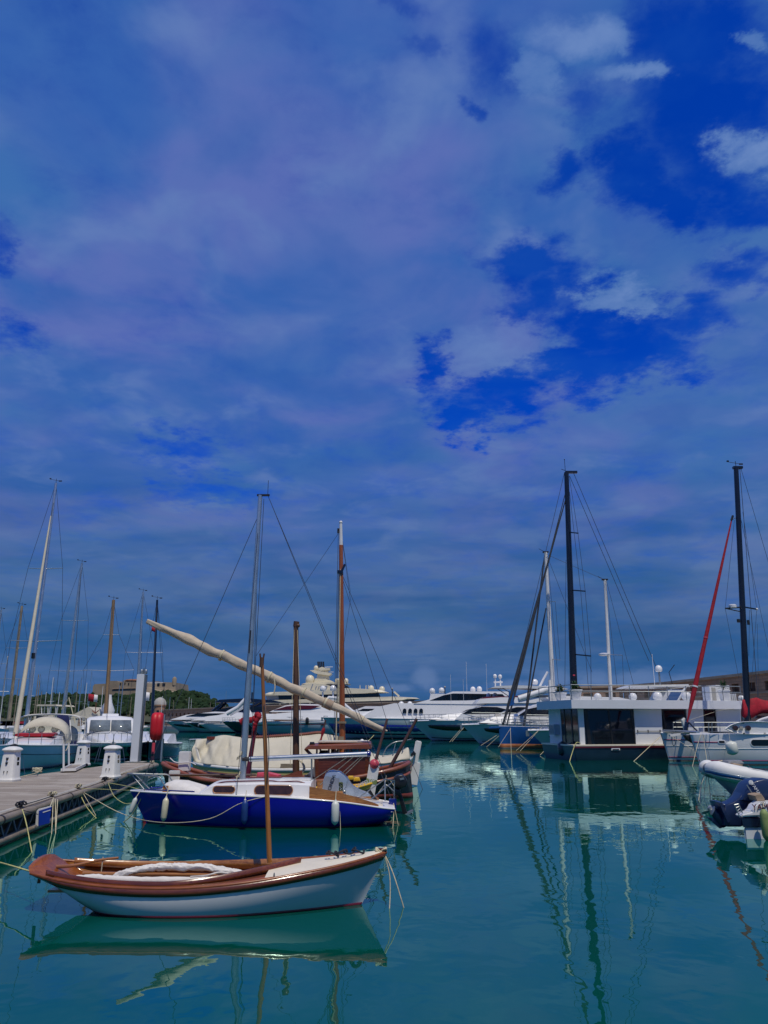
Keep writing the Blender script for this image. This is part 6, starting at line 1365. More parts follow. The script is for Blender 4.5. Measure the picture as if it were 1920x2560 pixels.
# ================================================================== blue sailing yacht with the black mast
def sloop():
    Y = 75.2; o = thing('sailing_yacht', 'blue hulled sailing yacht with a tall black mast behind the houseboat', 'sailboat', (0, 0, 0), math.pi)
    b = P(1247, 1815, Y); L = 19.0; o.location = (b.x + L, Y, 0); XF[o.name] = Matrix.Translation(o.location) @ Matrix.Rotation(math.pi, 4, 'Z')
    H = Hull([(.3, .0, 1.9, -.2, b.z - .35, 3, .4), (L * .25, L * .25, 2.35, -.5, b.z - .35, 3, .4), (L * .55, L * .55, 2.3, -.5, b.z - .25, 2.8, .42), (L * .8, L * .8, 1.35, -.45, b.z - .1, 2.0, .6), (L - .05, L, .08, -.35, b.z, 1.3, .9)])
    H.shell('mid_blue', o, 'hull'); H.strip('orange_boot', o, 'boot_stripe', -.2, .42, .01, zmode=True); H.strip('antifoul', o, 'antifouling', -.3, .10, .014, zmode=True); H.deck('gelcoat', o, 'deck')
    M().beam(P(1222, 1819, Y), P(1252, 1817, Y), .3, .14).build('bowsprit', 'mid_blue', o, True)
    mb = P(1437, 1790, Y); mt = P(1416, 1181, Y)
    spar(o, 'mast', mb, mt, .36, .235, 'black_mast', n=18)
    M().box(mt + Vector((.5, 0, .02)), (1.2, .3, .22)).tube([mt + Vector((-.1, 0, .1)), mt + Vector((-.12, 0, 1.35))], .025, 5).tube([mt + Vector((-.1, 0, .2)), mt + Vector((-.5, 0, .35))], .03, 5).ball(mt + Vector((-.12, 0, 1.4)), .06, 6).build('masthead', 'black_mast', o, True)
    for py, px2, py2 in ((1340, 1445, 1333), (1488, 1463, 1478), (1645, 1477, 1640)):
        c = mb.lerp(mt, (1790 - py) / (1790 - 1181)); M().tube([c, P(px2, py2, Y - 1.6)], .07, 6).build('spreader', 'black_mast', o, True)
    M().box(P(1435, 1688, Y - .36), (.2, .04, .14)).build('mast_badge', 'pink_red', o, True)
    f0 = mb.lerp(mt, .905); f1 = P(1257, 1813, Y)
    for dxx, w0, w1, k in ((0, .05, .165, 0), (.0, .04, .11, 1)):
        a = f0 if k == 0 else P(1414, 1230, Y); c = f1 if k == 0 else P(1267, 1813, Y)
        M().tube([a.lerp(c, i / 20) for i in range(21)], [w0 + (w1 - w0) * min(1, i / 17) * (1 if i < 19 else .5) for i in range(21)], 10).build('furled_sail', 'grey_dark', o, True)
    g = M().loft([[P(1272, 1728, Y + .1), P(1284, 1728, Y + .1), P(1286, 1760, Y + .1), P(1270, 1768, Y + .1)], [P(1272, 1728, Y - .1), P(1284, 1728, Y - .1), P(1286, 1760, Y - .1), P(1270, 1768, Y - .1)]]); g.build('sail_flap', 'mid_blue', o, True)
    stay(o, mt + Vector((-.2, 0, 0)), P(1262, 1813, Y), .025)
    for (a, c) in (((1434, 1183), (1650, 1690)), ((1424, 1190), (1622, 1652))): stay(o, P(*a, Y), P(*c, Y), .028, name='backstay')
    for pts in (((1423, 1190), (1445, 1333), (1463, 1478), (1477, 1640), (1478, 1735)), ((1424, 1230), (1452, 1480), (1472, 1735)), ((1415, 1400), (1412, 1735))):
        m = M(); q = [P(x, y, Y - 1.2) for x, y in pts]
        for a, c in zip(q, q[1:]): m.tube([a, c], .022, 5)
        m.build('shroud', 'wire', o, True, smooth=60)
    rl = M()
    for sd in (1, -1):
        for k in (.35, .65): rl.tube([H.pt(.7 + .28 * i / 6, 1, sd) + Vector((0, -sd * .1, k)) for i in range(7)], .02, 5)
        for i in range(7): a = H.pt(.7 + .28 * i / 6, 1, sd) + Vector((0, -sd * .1, 0)); rl.tube([a, a + Vector((0, 0, .65))], .02, 5)
    rl.build('pulpit', 'steel', o, smooth=60)
    for i, (a, c) in enumerate((((1277, 1820), (1246, 1868)), ((1276, 1820), (1278, 1880)), ((1355, 1818), (1290, 1877)), ((1352, 1820), (1300, 1878)), ((1247, 1840), (1216, 1868)), ((1242, 1838), (1202, 1864)), ((1375, 1862), (1350, 1888)), ((1160, 1818), (1130, 1854)), ((1150, 1825), (1124, 1855)))):
        yy = (70.5, 70.5, 67, 67.3, 80, 80, 62, 84, 85)[i]
        rope([P(*a, yy), P(*c, yy - 3) if i not in () else P(*c, yy)], ['pale line slanting left off the blue sailing yacht bow', 'line hanging straight from the blue sailing yacht bow', 'long line from the nearest white yacht bow across the blue hull', 'second line beside it across the blue hull', 'line left of the blue hull to the water', 'outer line left of the blue hull to the water', 'short line at the houseboat corner by the white bow', 'line off the second white yacht bow to the water', 'second thin line off the second white yacht bow'][i], .02, 'rope')
mat('grey_dark', (.035, .042, .055), .8, 0, .2, 4)
sloop()
def ketch():
    Y = 80.5; o = thing('sailing_yacht', 'white ketch with two white masts, hull hidden behind the blue sailing yacht', 'sailboat', (0, 0, 0), math.pi)
    b = P(1300, 1822, Y); L = 17.0; o.location = (b.x + L, Y, 0); XF[o.name] = Matrix.Translation(o.location) @ Matrix.Rotation(math.pi, 4, 'Z')
    H = Hull([(.3, .0, 1.5, -.2, 1.3, 3, .4), (L * .3, L * .3, 2.0, -.5, 1.3, 3, .4), (L * .6, L * .6, 1.9, -.5, 1.4, 2.6, .45), (L * .85, L * .87, 1.0, -.4, 1.6, 1.8, .7), (L - 1, L, .06, -.3, 1.75, 1.2, 1.0)])
    H.shell('white_hull', o, 'hull'); H.deck('gelcoat', o, 'deck'); M().bx(3, 10, -1.2, 1.2, 1.3, 2.3).build('coachroof', 'gelcoat', o, bevel=.1)
    for (b0, t0, r0, r1, nm, sps) in ((((1386), 1800), (1364, 1381), .26, .19, 'main_mast', ((1508, 1388, 1504), (1653, 1400, 1650))), ((1530, 1800), (1512, 1450), .20, .16, 'mizzen_mast', ((1640, 1556, 1638),))):
        mb = P(*b0, Y); mt = P(*t0, Y); spar(o, nm, mb, mt, r0, r1, 'white_mast', n=14)
        M().box(mt + Vector((0, 0, .04)), (.6, .3, .14)).tube([mt, mt + Vector((-.7, 0, .4))], .025, 5).build('masthead', 'dark_metal', o, True)
        for py, px2, py2 in sps:
            c = mb.lerp(mt, (1800 - py) / (1800 - t0[1])); M().tube([c, P(px2, py2, Y - 1.4)], .05, 6).build('spreader', 'alu', o, True)
    M().lathe([(.2, 0), (.5, .05), (.55, .2), (.3, .3)], P(1510, 1640, Y - .2), 14).build('radar_dome', 'gelcoat', o, True)
    M().tube([P(1361, 1392, Y).lerp(P(1310, 1818, Y), i / 12) for i in range(13)], [.05] + [.09] * 11 + [.16], 8).build('furled_genoa', 'grey_dark', o, True)
    M().tube([P(1365, 1520, Y).lerp(P(1308, 1822, Y), i / 12) for i in range(13)], [.05] + [.075] * 11 + [.16], 8).build('furled_staysail', 'grey_dark', o, True)
    for a, c in (((1366, 1386), (1508, 1448)), ((1368, 1390), (1480, 1680)), ((1370, 1400), (1398, 1735)), ((1388, 1504), (1400, 1650)), ((1516, 1452), (1590, 1735)), ((1514, 1452), (1545, 1735)), ((1556, 1638), (1560, 1735))): stay(o, P(*a, Y - .3), P(*c, Y - .3), .02)
    M().tube([P(1374, 1700, Y - .3), P(1376, 1800, Y - .3)], .16, 8).build('boom_gallows', 'gelcoat', o, True)
ketch()
# flybridge boat behind the houseboat
yacht('white flybridge boat with a blue window flap behind the houseboat roof', (1470, 1790), 62.5, 13, 4.4, 1.6, 1.6, 'gelcoat',
      [('slab', 'saloon', 'gelcoat', [(2, 1.4), (3.5, 3.2), (10, 3.4), (11, 1.4)], 1.9, .1), ('slab', 'hard_top', 'gelcoat', [(2.8, 4.95), (3.2, 5.12), (7.5, 5.2), (7.6, 5.0)], 1.7, .0), ('bar', 'top_strut', 'gelcoat', [(7.3, 5.0), (6.2, 3.4)], 1.6, .10), ('slab', 'blue_panel', 'mid_blue', [(5.4, 3.6), (6.1, 4.6), (7.0, 4.6), (6.3, 3.6)], 1.66, .0),
       ('slab', 'white_panel', 'gelcoat', [(5.0, 3.5), (5.9, 4.8), (7.2, 4.8), (6.5, 3.5)], 1.6, .0), ('mast', 'radar_mast', 'steel', [(5.9, 5.1), (5.9, 6.3)], 0, .07), ('dome', 'radar', 'gelcoat', [(5.9, 6.25)], 0, .28), ('mast', 'antenna', 'gelcoat', [(5.3, 5.1), (5.3, 7.6)], .5, .02), ('bar', 'hook_antenna', 'dark_metal', [(6.9, 5.2), (6.7, 6.2), (7.2, 6.8)], 0, .03)], rails=False)
# ================================================================== superyacht beyond the sea wall
def superyacht():
    Y = 350.0; o = thing('superyacht', 'huge cream superyacht with stacked decks and domes beyond the sea wall', 'superyacht', P(830, 1806, Y)); o.location.z = 0; XF[o.name] = Matrix.Translation(o.location)
    def q(pts): return [P(x, y, Y) for x, y in pts]
    def deck(nm, mt, pts, hw, rd=.0):
        rg = []
        for f, s_ in ((-1, .86), (-.9, .96), (-.6, 1), (0, 1.02), (.6, 1), (.9, .96), (1, .86)):
            c = sum((v.x for v in q(pts)), 0) / len(pts); rg.append([Vector((c + (v.x - c) * (s_ if rd else 1), Y + f * hw, v.z)) for v in q(pts)])
        return M().loft(rg).build(nm, mt, o, True, smooth=35)
    deck('hull', 'cream_paint', [(640, 1772), (660, 1812), (1010, 1812), (1042, 1758), (940, 1760), (622, 1766)], 7.5, 1)
    deck('lower_deck_band', 'cream_paint', [(621, 1758), (640, 1753), (700, 1751), (1000, 1743), (1040, 1745), (1046, 1748), (1030, 1752), (820, 1757), (640, 1760)], 8.2, 1)
    deck('dark_lower_windows', 'dark_glass', [(645, 1770), (650, 1757), (760, 1757), (1035, 1750), (1030, 1760), (800, 1772)], 7.8, 0)
    deck('main_windows', 'dark_glass', [(702, 1751), (704, 1738), (760, 1736), (945, 1730), (952, 1744)], 7.2, 0)
    deck('main_deck_band', 'cream_paint', [(664, 1737), (676, 1732), (740, 1730), (880, 1722), (955, 1726), (970, 1732), (930, 1735), (760, 1739), (665, 1740)], 8.0, 1)
    deck('aft_glass', 'grey_panel', [(670, 1740), (700, 1739), (702, 1751), (672, 1752)], 6.0, 0)
    deck('upper_windows', 'dark_glass', [(735, 1731), (745, 1722), (830, 1712), (868, 1716), (880, 1724)], 6.8, 0)
    deck('crown', 'cream_paint', [(728, 1731), (745, 1720), (760, 1714), (785, 1710), (815, 1712), (852, 1725), (852, 1728)], 6.95, 0)
    deck('top_deck', 'cream_paint', [(756, 1712), (770, 1708), (800, 1707), (860, 1708), (876, 1711), (850, 1713), (820, 1712)], 6.0, 0)
    deck('tower_base', 'cream_paint', [(786, 1708), (790, 1697), (815, 1698), (828, 1702), (840, 1708)], 3.4, 0)
    deck('tower', 'cream_paint', [(792, 1698), (794, 1690), (796, 1672), (806, 1668), (820, 1673), (824, 1698)], 2.2, 0)
    deck('tower_wing', 'cream_paint', [(776, 1677), (786, 1676), (830, 1684), (826, 1690), (795, 1686), (788, 1684)], 3.2, 0)
    deck('tower_wing', 'cream_paint', [(798, 1672), (826, 1671), (825, 1676), (800, 1678)], 2.8, 0)
    for k in range(4): M().tube([P(796 + k * 4.5, 1672, Y), P(795 + k * 4.5, 1654, Y)], .35, 6).build('exhaust_stack', 'dark_metal', o, True)
    M().beam(P(812, 1668, Y), P(832, 1667, Y), .5, .25).build('radar_bar', 'gelcoat', o, True); M().beam(P(816, 1680, Y), P(834, 1680, Y), .4, .2).build('radar_bar', 'gelcoat', o, True)
    for px, py, r, dy in ((775, 1710, 11, -2), (790, 1676, 6, 0), (843, 1708, 6, -2), (865, 1708, 6, 0), (928, 1728, 7, -3), (955, 1730, 7, 1)):
        c = P(px, py, Y + dy); k = r / 1920 * Y; M().lathe([(k * .7, 0), (k * .98, k * .4), (k, k), (k * .85, k * 1.5), (k * .5, k * 1.85), (k * .05, k * 2.0)], c, 18).build('satellite_dome', 'cream_paint', o, True, smooth=70)
    M().beam(P(985, 1729, Y), P(998, 1741, Y), 1.6, .7).build('crane', 'cream_paint', o, True)
    for px in (900, 915, 921): M().tube([P(px, 1726, Y), P(px, 1713, Y)], .18, 5).build('whip_antenna', 'cream_paint', o, True)
    for px in range(700, 950, 25): M().tube([P(px, 1757, Y - 8.1), P(px, 1770, Y - 8.1)], .2, 5).build('deck_post', 'cream_paint', o, True)
    text('name_script', 'Luya', 4.2, 'grey_panel', o, P(795, 1719, Y - 7.0), (1, 0, .05), (0, 0, 1), .02, shear=.4)
superyacht()
# ================================================================== sea wall
def seawall():
    m = bpy.data.materials.new('rampart_stone'); m.use_nodes = True; t = m.node_tree; b = t.nodes['Principled BSDF']
    oc = N(t, 'TexCoord').outputs['Object']; s = N(t, 'SeparateXYZ', {0: oc}).outputs
    v = N(t, 'CombineXYZ', {0: mth(t, 'ADD', s[0], s[1]), 1: s[2], 2: 0.0}).outputs[0]
    br = N(t, 'TexBrick', {'Vector': v, 'Color1': (.46, .26, .16, 1), 'Color2': (.36, .20, .125, 1), 'Mortar': (.22, .15, .10, 1), 'Scale': 1.0, 'Mortar Size': .035, 'Brick Width': 1.1, 'Row Height': .42}).outputs[0]
    c = mix(t, smooth(t, nz(t, oc, .35, 6, .65), .35, .7, 0, .7), br, (.24, .165, .115)); c = mix(t, smooth(t, nz(t, oc, 1.4, 6, .7), .5, .75, 0, .5), c, (.46, .33, .23))
    link(t, b.inputs['Base Color'], c); b.inputs['Roughness'].default_value = .95; MT['rampart_stone'] = m
    mat('stone_cap', (.40, .30, .21), .9, 0, .18, .5)
    def wall(label, pts, ztop, holes, hz, hh, hw, base=1.2):
        o = thing('sea_wall', label, 'sea wall', (pts[0][0], pts[0][1], 0))
        body = M(); cap = M(); back = M(); th = 3.0
        for (x0, y0), (x1, y1) in zip(pts, pts[1:]):
            a = Vector((x0, y0, 0)); d = Vector((x1 - x0, y1 - y0, 0)); L = d.length; d.normalize(); n = Vector((-d.y, d.x, 0))
            if n.y < 0: n = -n
            def blk(mm, s0, s1, z0, z1, o0, o1): mm.loft([[a + d * s_ + n * w + Vector((0, 0, z)) for s_, w in ((s0, o0), (s1, o0), (s1, o1), (s0, o1))] for z in (z0, z1)])
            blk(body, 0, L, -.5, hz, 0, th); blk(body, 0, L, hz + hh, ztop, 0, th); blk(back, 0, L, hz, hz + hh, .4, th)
            k = int(L / holes); s_ = 0.0
            for i in range(k + 1):
                c0 = holes * i - holes / 2 + hw / 2; c1 = holes * i + holes / 2 - hw / 2
                blk(body, max(c0, 0), min(c1, L), hz, hz + hh, 0, .4)
            blk(cap, 0, L, ztop + .003, ztop + .35, -.25, th + .1); blk(cap, 0, L, hz - .35, hz - .15, -.12, -.003)
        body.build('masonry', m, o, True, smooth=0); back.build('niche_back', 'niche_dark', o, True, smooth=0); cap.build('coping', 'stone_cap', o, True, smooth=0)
        return o
    A = [(52, 30), (47.6, 95), (44.6, 124), (41.3, 137), (33.5, 140)]; B = [(33.4, 140.3), (22, 166), (4, 192), (-35, 232), (-90, 318)]
    wall('tall brown brick sea wall with square niches rising behind the houseboat', A, 8.2, 3.8, 6.2, 1.1, 1.7)
    wall('long low brown sea wall running left behind the yachts', B, 6.9, 4.6, 4.6, 1.1, 1.6)
    p = Vector((-90, 318, 0)); g = thing('watch_turret', 'small round stone turret with a white dome at the end of the sea wall', 'turret', p)
    M().lathe([(2.2, 0), (2.2, 8.6), (2.5, 8.8), (2.5, 9.2)], (0, 0, 0), 20).build('drum', m, g); M().lathe([(2.5, 9.21), (2.4, 10.2), (1.7, 11.4), (.6, 12.0), (.05, 12.1)], (0, 0, 0), 20).build('dome', 'concrete', g, smooth=60)
    M().bx(-.5, .5, -2.35, -2.1, 4.5, 7.0).build('doorway', 'black_hull', g)
    q = thing('quay', 'low grey stone quay at the foot of the sea wall', 'quay', (20, 200, 0))
    M().loft([[Vector((x, y, z)) for x, y in [(60, 60), (38, 100), (30, 134), (20, 160), (0, 186), (-40, 222), (-96, 312), (-90, 330), (60, 330)]] for z in (-.5, 1.1)]).build('quay_block', 'concrete', q, True)
    for i, (x, y, h, lb) in enumerate(((2, 190, 6, 'short dark lamp pole on the far sea wall, left of the yachts'), (14, 181, 6, 'short dark lamp pole on the far sea wall above the arched windows'))):
        l = thing('lamp_pole', lb, 'lamp pole', (x, y, 7.2)); M().tube([(0, 0, 0), (0, 0, h * .5)], .10, 6).build('pole', 'dark_metal', l); M().ball((0, 0, h * .5), .22, 8).build('lamp', 'concrete', l)
seawall()
# ================================================================== wooded hill with the fort
def hill():
    def hz(x, y):
        u = (x + 262) / 118.0; v = (y - 760) / 120.0
        h = 23 * math.exp(-(u * u * 1.15) - v * v) + 13 * math.exp(-((x + 186) / 34) ** 2 - v * v) + 13 * math.exp(-((x + 390) / 80) ** 2 - v * v)
        return h + 1.2 * noise.noise(Vector((x * .02, y * .02, 0))) - 1.2
    g = []
    for i in range(61):
        x = -700 + i * 10.2; g.append([Vector((x, 600 + 12 * j, hz(x, 600 + 12 * j))) for j in range(31)])
    mat('hill_soil', (.055, .060, .030), .95, 0, .3, .05)
    o = M().sheet(g).build('hill', 'hill_soil', smooth=80); o['kind'] = 'structure'
    m = bpy.data.materials.new('pine_foliage'); m.use_nodes = True; t = m.node_tree; b = t.nodes['Principled BSDF']
    ps = N(t, 'NewGeometry').outputs; c = mix(t, smooth(t, nz(t, ps['Position'], .12, 4, .6), .3, .7), (.010, .028, .014), (.028, .050, .020)); c = mix(t, smooth(t, nz(t, ps['Position'], .9, 5, .7), .45, .75), c, (.040, .064, .024))
    link(t, b.inputs['Base Color'], c); b.inputs['Roughness'].default_value = .9; b.inputs['Specular IOR Level'].default_value = .1; MT['pine_foliage'] = m
    random.seed(21); vs, fs = [], []
    base = bmesh.new(); bmesh.ops.create_icosphere(base, subdivisions=1 + 1, radius=1); bv = [v.co.copy() for v in base.verts]; bf = [[v.index for v in f.verts] for f in base.faces]; base.free()
    for k in range(4200):
        x = random.uniform(-600, -95); y = random.uniform(625, 830)
        z = hz(x, y); r = random.uniform(1.7, 4.0)
        if z < .3: continue
        if abs(x + 268) < 48 and y < 835 and (z + 1.6 * r - CH) / y > (30.5 - CH) / 790: continue   # cleared glacis below the fort
        sc = Vector((r, r, r * random.uniform(.6, 1.2))); sd = random.random() * 50; n0 = len(vs)
        for v in bv:
            d = 1 + .6 * noise.noise(v * 1.7 + Vector((sd, 0, 0))) + .35 * noise.noise(v * 4.5 + Vector((0, sd, 0)))
            vs.append((x + v.x * sc.x * d, y + v.y * sc.y * d, z + sc.z * .6 + v.z * sc.z * d))
        fs += [tuple(i + n0 for i in f) for f in bf]
    me = bpy.data.meshes.new('pine_wood'); me.from_pydata(vs, [], fs); me.materials.append(m)
    w = bpy.data.objects.new('pine_wood', me); COL.objects.link(w); tag(w, 'dark green pine wood covering the hill round the fort', 'wood', kind='stuff')
    # the fort
    Y = 790.0; f = thing('stone_fort', 'long stone fort with a tiled roof on the wooded hill', 'fort', P(350, 1740, Y))
    mat('fort_stone', (.30, .245, .175), .95, 0, .2, .06, dirt=((.16, .125, .09), .15, .7))
    mat('roof_tile', (.34, .12, .06), .9, 0, .2, .2)
    def blk(nm, mt, pts, y0, y1, par=f): return M().loft([[P(x, y, Y) + Vector((0, dy, 0)) for x, y in pts] for dy in (y0, y1)]).build(nm, mt, par, True, smooth=0)
    blk('west_bastion', 'fort_stone', [(238, 1716), (242, 1711), (285, 1709), (285, 1740), (236, 1740)], -6, 30)
    blk('curtain_wall', 'fort_stone', [(281, 1704), (305, 1704), (306, 1706), (452, 1709), (454, 1728), (281, 1742)], -14, 30)
    bas = M(); bas.loft([[P(385, 1707, Y) + Vector((0, -22, 0)), P(453, 1709, Y) + Vector((0, -22, 0)), P(453, 1709, Y) + Vector((0, 20, 0)), P(385, 1707, Y) + Vector((0, 20, 0))], [P(385, 1720, Y) + Vector((0, -23, 0)), P(454, 1728, Y) + Vector((0, -23, 0)), P(454, 1728, Y) + Vector((0, 20, 0)), P(385, 1720, Y) + Vector((0, 20, 0))], [P(383, 1746, Y) + Vector((0, -28, 0)), P(466, 1744, Y) + Vector((0, -28, 0)), P(466, 1744, Y) + Vector((0, 24, 0)), P(383, 1746, Y) + Vector((0, 20, 0))]])
    bas.build('east_bastion', 'fort_stone', f, True, smooth=0)
    M().beam(P(385, 1721, Y - 23.5), P(454, 1728.5, Y - 23.5), .8, .5).beam(P(281, 1722, Y - 14.5), P(385, 1719, Y - 14.5), .8, .5).build('string_course', 'stone_cap', f, True)
    blk('keep', 'fort_stone', [(305, 1712), (305, 1702), (316, 1698), (348, 1699), (348, 1712)], 2, 20)
    M().loft([[P(312, 1700, Y) + Vector((0, 0, 0)), P(350, 1701, Y), P(350, 1701, Y) + Vector((0, 22, 0)), P(312, 1700, Y) + Vector((0, 22, 0))], [P(320, 1696.5, Y) + Vector((0, 8, 0)), P(344, 1697, Y) + Vector((0, 8, 0)), P(344, 1697, Y) + Vector((0, 14, 0)), P(320, 1696.5, Y) + Vector((0, 14, 0))]]).build('tiled_roof', 'roof_tile', f, True, smooth=0)
    blk('small_tower', 'fort_stone', [(390, 1712), (390, 1704), (400, 1704), (400, 1712)], -4, 6)
    M().lathe([(2.2, 0), (2.2, 6.5), (1.2, 8.0), (.1, 8.4)], P(449, 1716, Y) + Vector((0, -21, 0)), 10).build('corner_turret', 'fort_stone', f, True)
    for px, py, w, h in ((412, 1714, 3, 4), (425, 1714, 3.4, 3), (370, 1723, 6, 6), (313, 1711, 1.4, 2), (324, 1710, 1.2, 2), (333, 1711, 1.2, 2), (318, 1703, 1, 1.2), (328, 1703, 1, 1.2), (338, 1703, 1, 1.2)):
        c = P(px, py, Y) + Vector((0, -22.6 if px > 400 else (-14.2 if py > 1706 else 1.8), 0)); M().bx(c.x - w * .4, c.x + w * .4, c.y - .3, c.y + .4, c.z - h * .4, c.z + h * .4).build('window_opening', 'black_hull', f, True)
    # far shore
    mat('far_shore_green', (.05, .075, .07), .95, 0, .3, .02)
    g = []
    for i in range(81): x = -1500 + i * 40; g.append([Vector((x, 2600 + 100 * j, (16 + 26 * noise.noise(Vector((x * .0016, 3, 0))) ** 2 * 4) * math.sin(math.pi * j / 6) * (1 if x < -300 else max(.0, 1 - (x + 300) / 500)) - .5)) for j in range(7)])
    M().sheet(g).build('hills', 'far_shore_green', smooth=80)['kind'] = 'structure'
hill()
# ================================================================== sailing boats on the left of the pontoon
def bow_on_sloop():
    b = W(36, 1928); back = Vector((-.245, 1, 0)).normalized(); rz = math.atan2(-back.y, -back.x); L = 12.0
    o = thing('sailing_yacht', 'white sailing yacht with cream sprayhood, bow towards the pontoon at the left edge', 'sailboat', b + back * (L - .7), rz)
    H = Hull([(.3, .0, 1.45, -.2, 1.0, 3, .4), (L * .25, L * .25, 1.85, -.5, 1.0, 3, .4), (L * .5, L * .5, 1.9, -.5, 1.06, 2.8, .42), (L * .72, L * .74, 1.45, -.45, 1.14, 2.2, .5), (L * .88, L * .91, .75, -.35, 1.2, 1.7, .65), (L - .7, L, .10, -.2, 1.26, 1.15, .9)])
    H.shell('white_hull', o, 'hull', 40, 12); H.deck('gelcoat', o, 'deck', camber=.08); H.strip('navy', o, 'upper_stripe', .71, .73, .01); H.strip('navy', o, 'boot_stripe', -.1, .10, .01, zmode=True)
    H.rail('white_paint', o, 'toe_rail', .045, 1.0, 0, .02)
    M().loft([[Vector((x, s_ * w, z)) for w, z, s_ in ((1.25, 1.05, 1), (1.1, zt, 1), (.6, zt + .1, 1), (.6, zt + .1, -1), (1.1, zt, -1), (1.25, 1.05, -1))] for x, zt in ((2.6, 1.55), (5, 1.55), (7.5, 1.42), (8.8, 1.2))]).build('coachroof', 'gelcoat', o)
    # sprayhood and bimini
    rg = []
    for x, w, h in ((4.6, 1.35, 1.30), (4.0, 1.4, 1.75), (3.2, 1.42, 1.85)):
        rg.append([Vector((x, w * math.cos(a), 1.15 + (h - .3) * math.sin(a) ** .7)) for a in [math.pi * i / 16 for i in range(17)]])
    M().sheet(rg).build('sprayhood', 'tarp', o, smooth=80, solid=.02)
    rg = [[Vector((x, 1.75 * (-1 + 2 * i / 16), 2.62 + .22 * (1 - (-1 + 2 * i / 16) ** 4))) for i in range(17)] for x in (2.6, 1.5, .3)]
    M().sheet(rg).build('bimini', 'tarp', o, smooth=80, solid=.05)
    fr = M()
    for x in (2.6, .3):
        fr.tube(catmull([(x, -1.8, 1.1), (x, -1.8, 2.3), (x, -1.5, 2.72), (x, 0, 2.84), (x, 1.5, 2.72), (x, 1.8, 2.3), (x, 1.8, 1.1)], 30), .03, 6)
    fr.tube([(2.9, -1.4, 1.3), (2.4, -1.1, 2.7)], .035, 6).tube([(2.9, 1.4, 1.3), (2.4, 1.1, 2.7)], .035, 6); fr.build('bimini_frame', 'white_paint', o, smooth=60)
    wl = M().lathe([(.52, -.03), (.56, 0), (.52, .03)], (1.2, 1.0, 1.6), 26, (1, 0, 0)); wl.build('steering_wheel', 'steel', o)
    M().puff([(5.6, 1.62), (5.6, 1.78), (7.2, 1.74), (7.2, 1.6)], 0, 1.0, .1).build('red_deck_bag', 'red_cloth', o, smooth=60)
    for y in (-.7, -.2, .55): M().ball((3.9, y, 1.95), .2, 10).build('deck_fender', 'fender_white', o, smooth=80)
    M().box((6.6, 1.91, .6), (.26, .02, .12)).build('hull_port', 'dark_glass', o)
    M().puff([(L - .2, 1.32), (L + .25, 1.30), (L + .3, 1.0), (L + .05, .72), (L - .05, .95)], 0, .16, .2).build('anchor', 'dark_metal', o)
    mb = P(60, 1846, 49.5); mt = P(140, 1208, 50.5)
    spar(o, 'mast', mb, mt, .125, .085, 'alu', n=12); masthead(o, mt, 1.3)
    shrouds(o, mb, mt, [(.355, 1.65), (.64, 1.15)], .013, deck_hw=1.7, sr=.035)
    f0 = P(127, 1290, 50.0); f1 = P(38, 1838, 45.5)
    M().tube([f0.lerp(f1, i / 24) for i in range(25)], [.03 + .11 * (i / 24) ** .6 for i in range(25)], 10).build('furled_genoa', 'tarp', o, True)
    stay(o, mb.lerp(mt, .93), f1, .02); M().box(mb.lerp(mt, .30) + Vector((0, -.16, 0)), (.18, .14, .35)).build('mast_radar', 'dark_metal', o, True)
    M().lathe([(.06, 0), (.16, .15), (.16, .3), (.06, .42)], f1 + Vector((0, 0, -.42)), 12).build('furling_drum', 'white_paint', o, True)
    rl = M()
    for sd in (1, -1):
        for k in (.32, .62): rl.tube([H.pt(.1 + .88 * i / 14, 1, sd) + Vector((0, -sd * .08, k)) for i in range(15)], .010, 5)
        for i in range(0, 15, 2): a = H.pt(.1 + .88 * i / 14, 1, sd) + Vector((0, -sd * .08, 0)); rl.tube([a, a + Vector((0, 0, .62))], .016, 5)
    rl.build('guard_rail', 'steel', o, smooth=60)
    rope([P(55, 1875, 42.5), P(60, 1920, 35), P(63, 1950, 30)], 'thin line from the left yacht bow down past the near pedestal', .012, 'wire')
    rope([W(48, 1943, .63), W(90, 1933, .70), W(96, 1930, .66)], 'pale line along the back edge of the pontoon', .02, 'rope')
    k = []
    for j in range(50): a = j * .6; k.append(W(92, 1931, .64) + Vector((.16 * math.cos(a), .1 * math.sin(a), .08 + .07 * math.sin(a * 1.7))))
    tag(M().tube(k, .022, 6).build('rope_coil', 'rope', smooth=60), 'tan rope heap on the back edge of the pontoon', 'rope', 'lashings on the cleats')
    return o
bow_on_sloop()
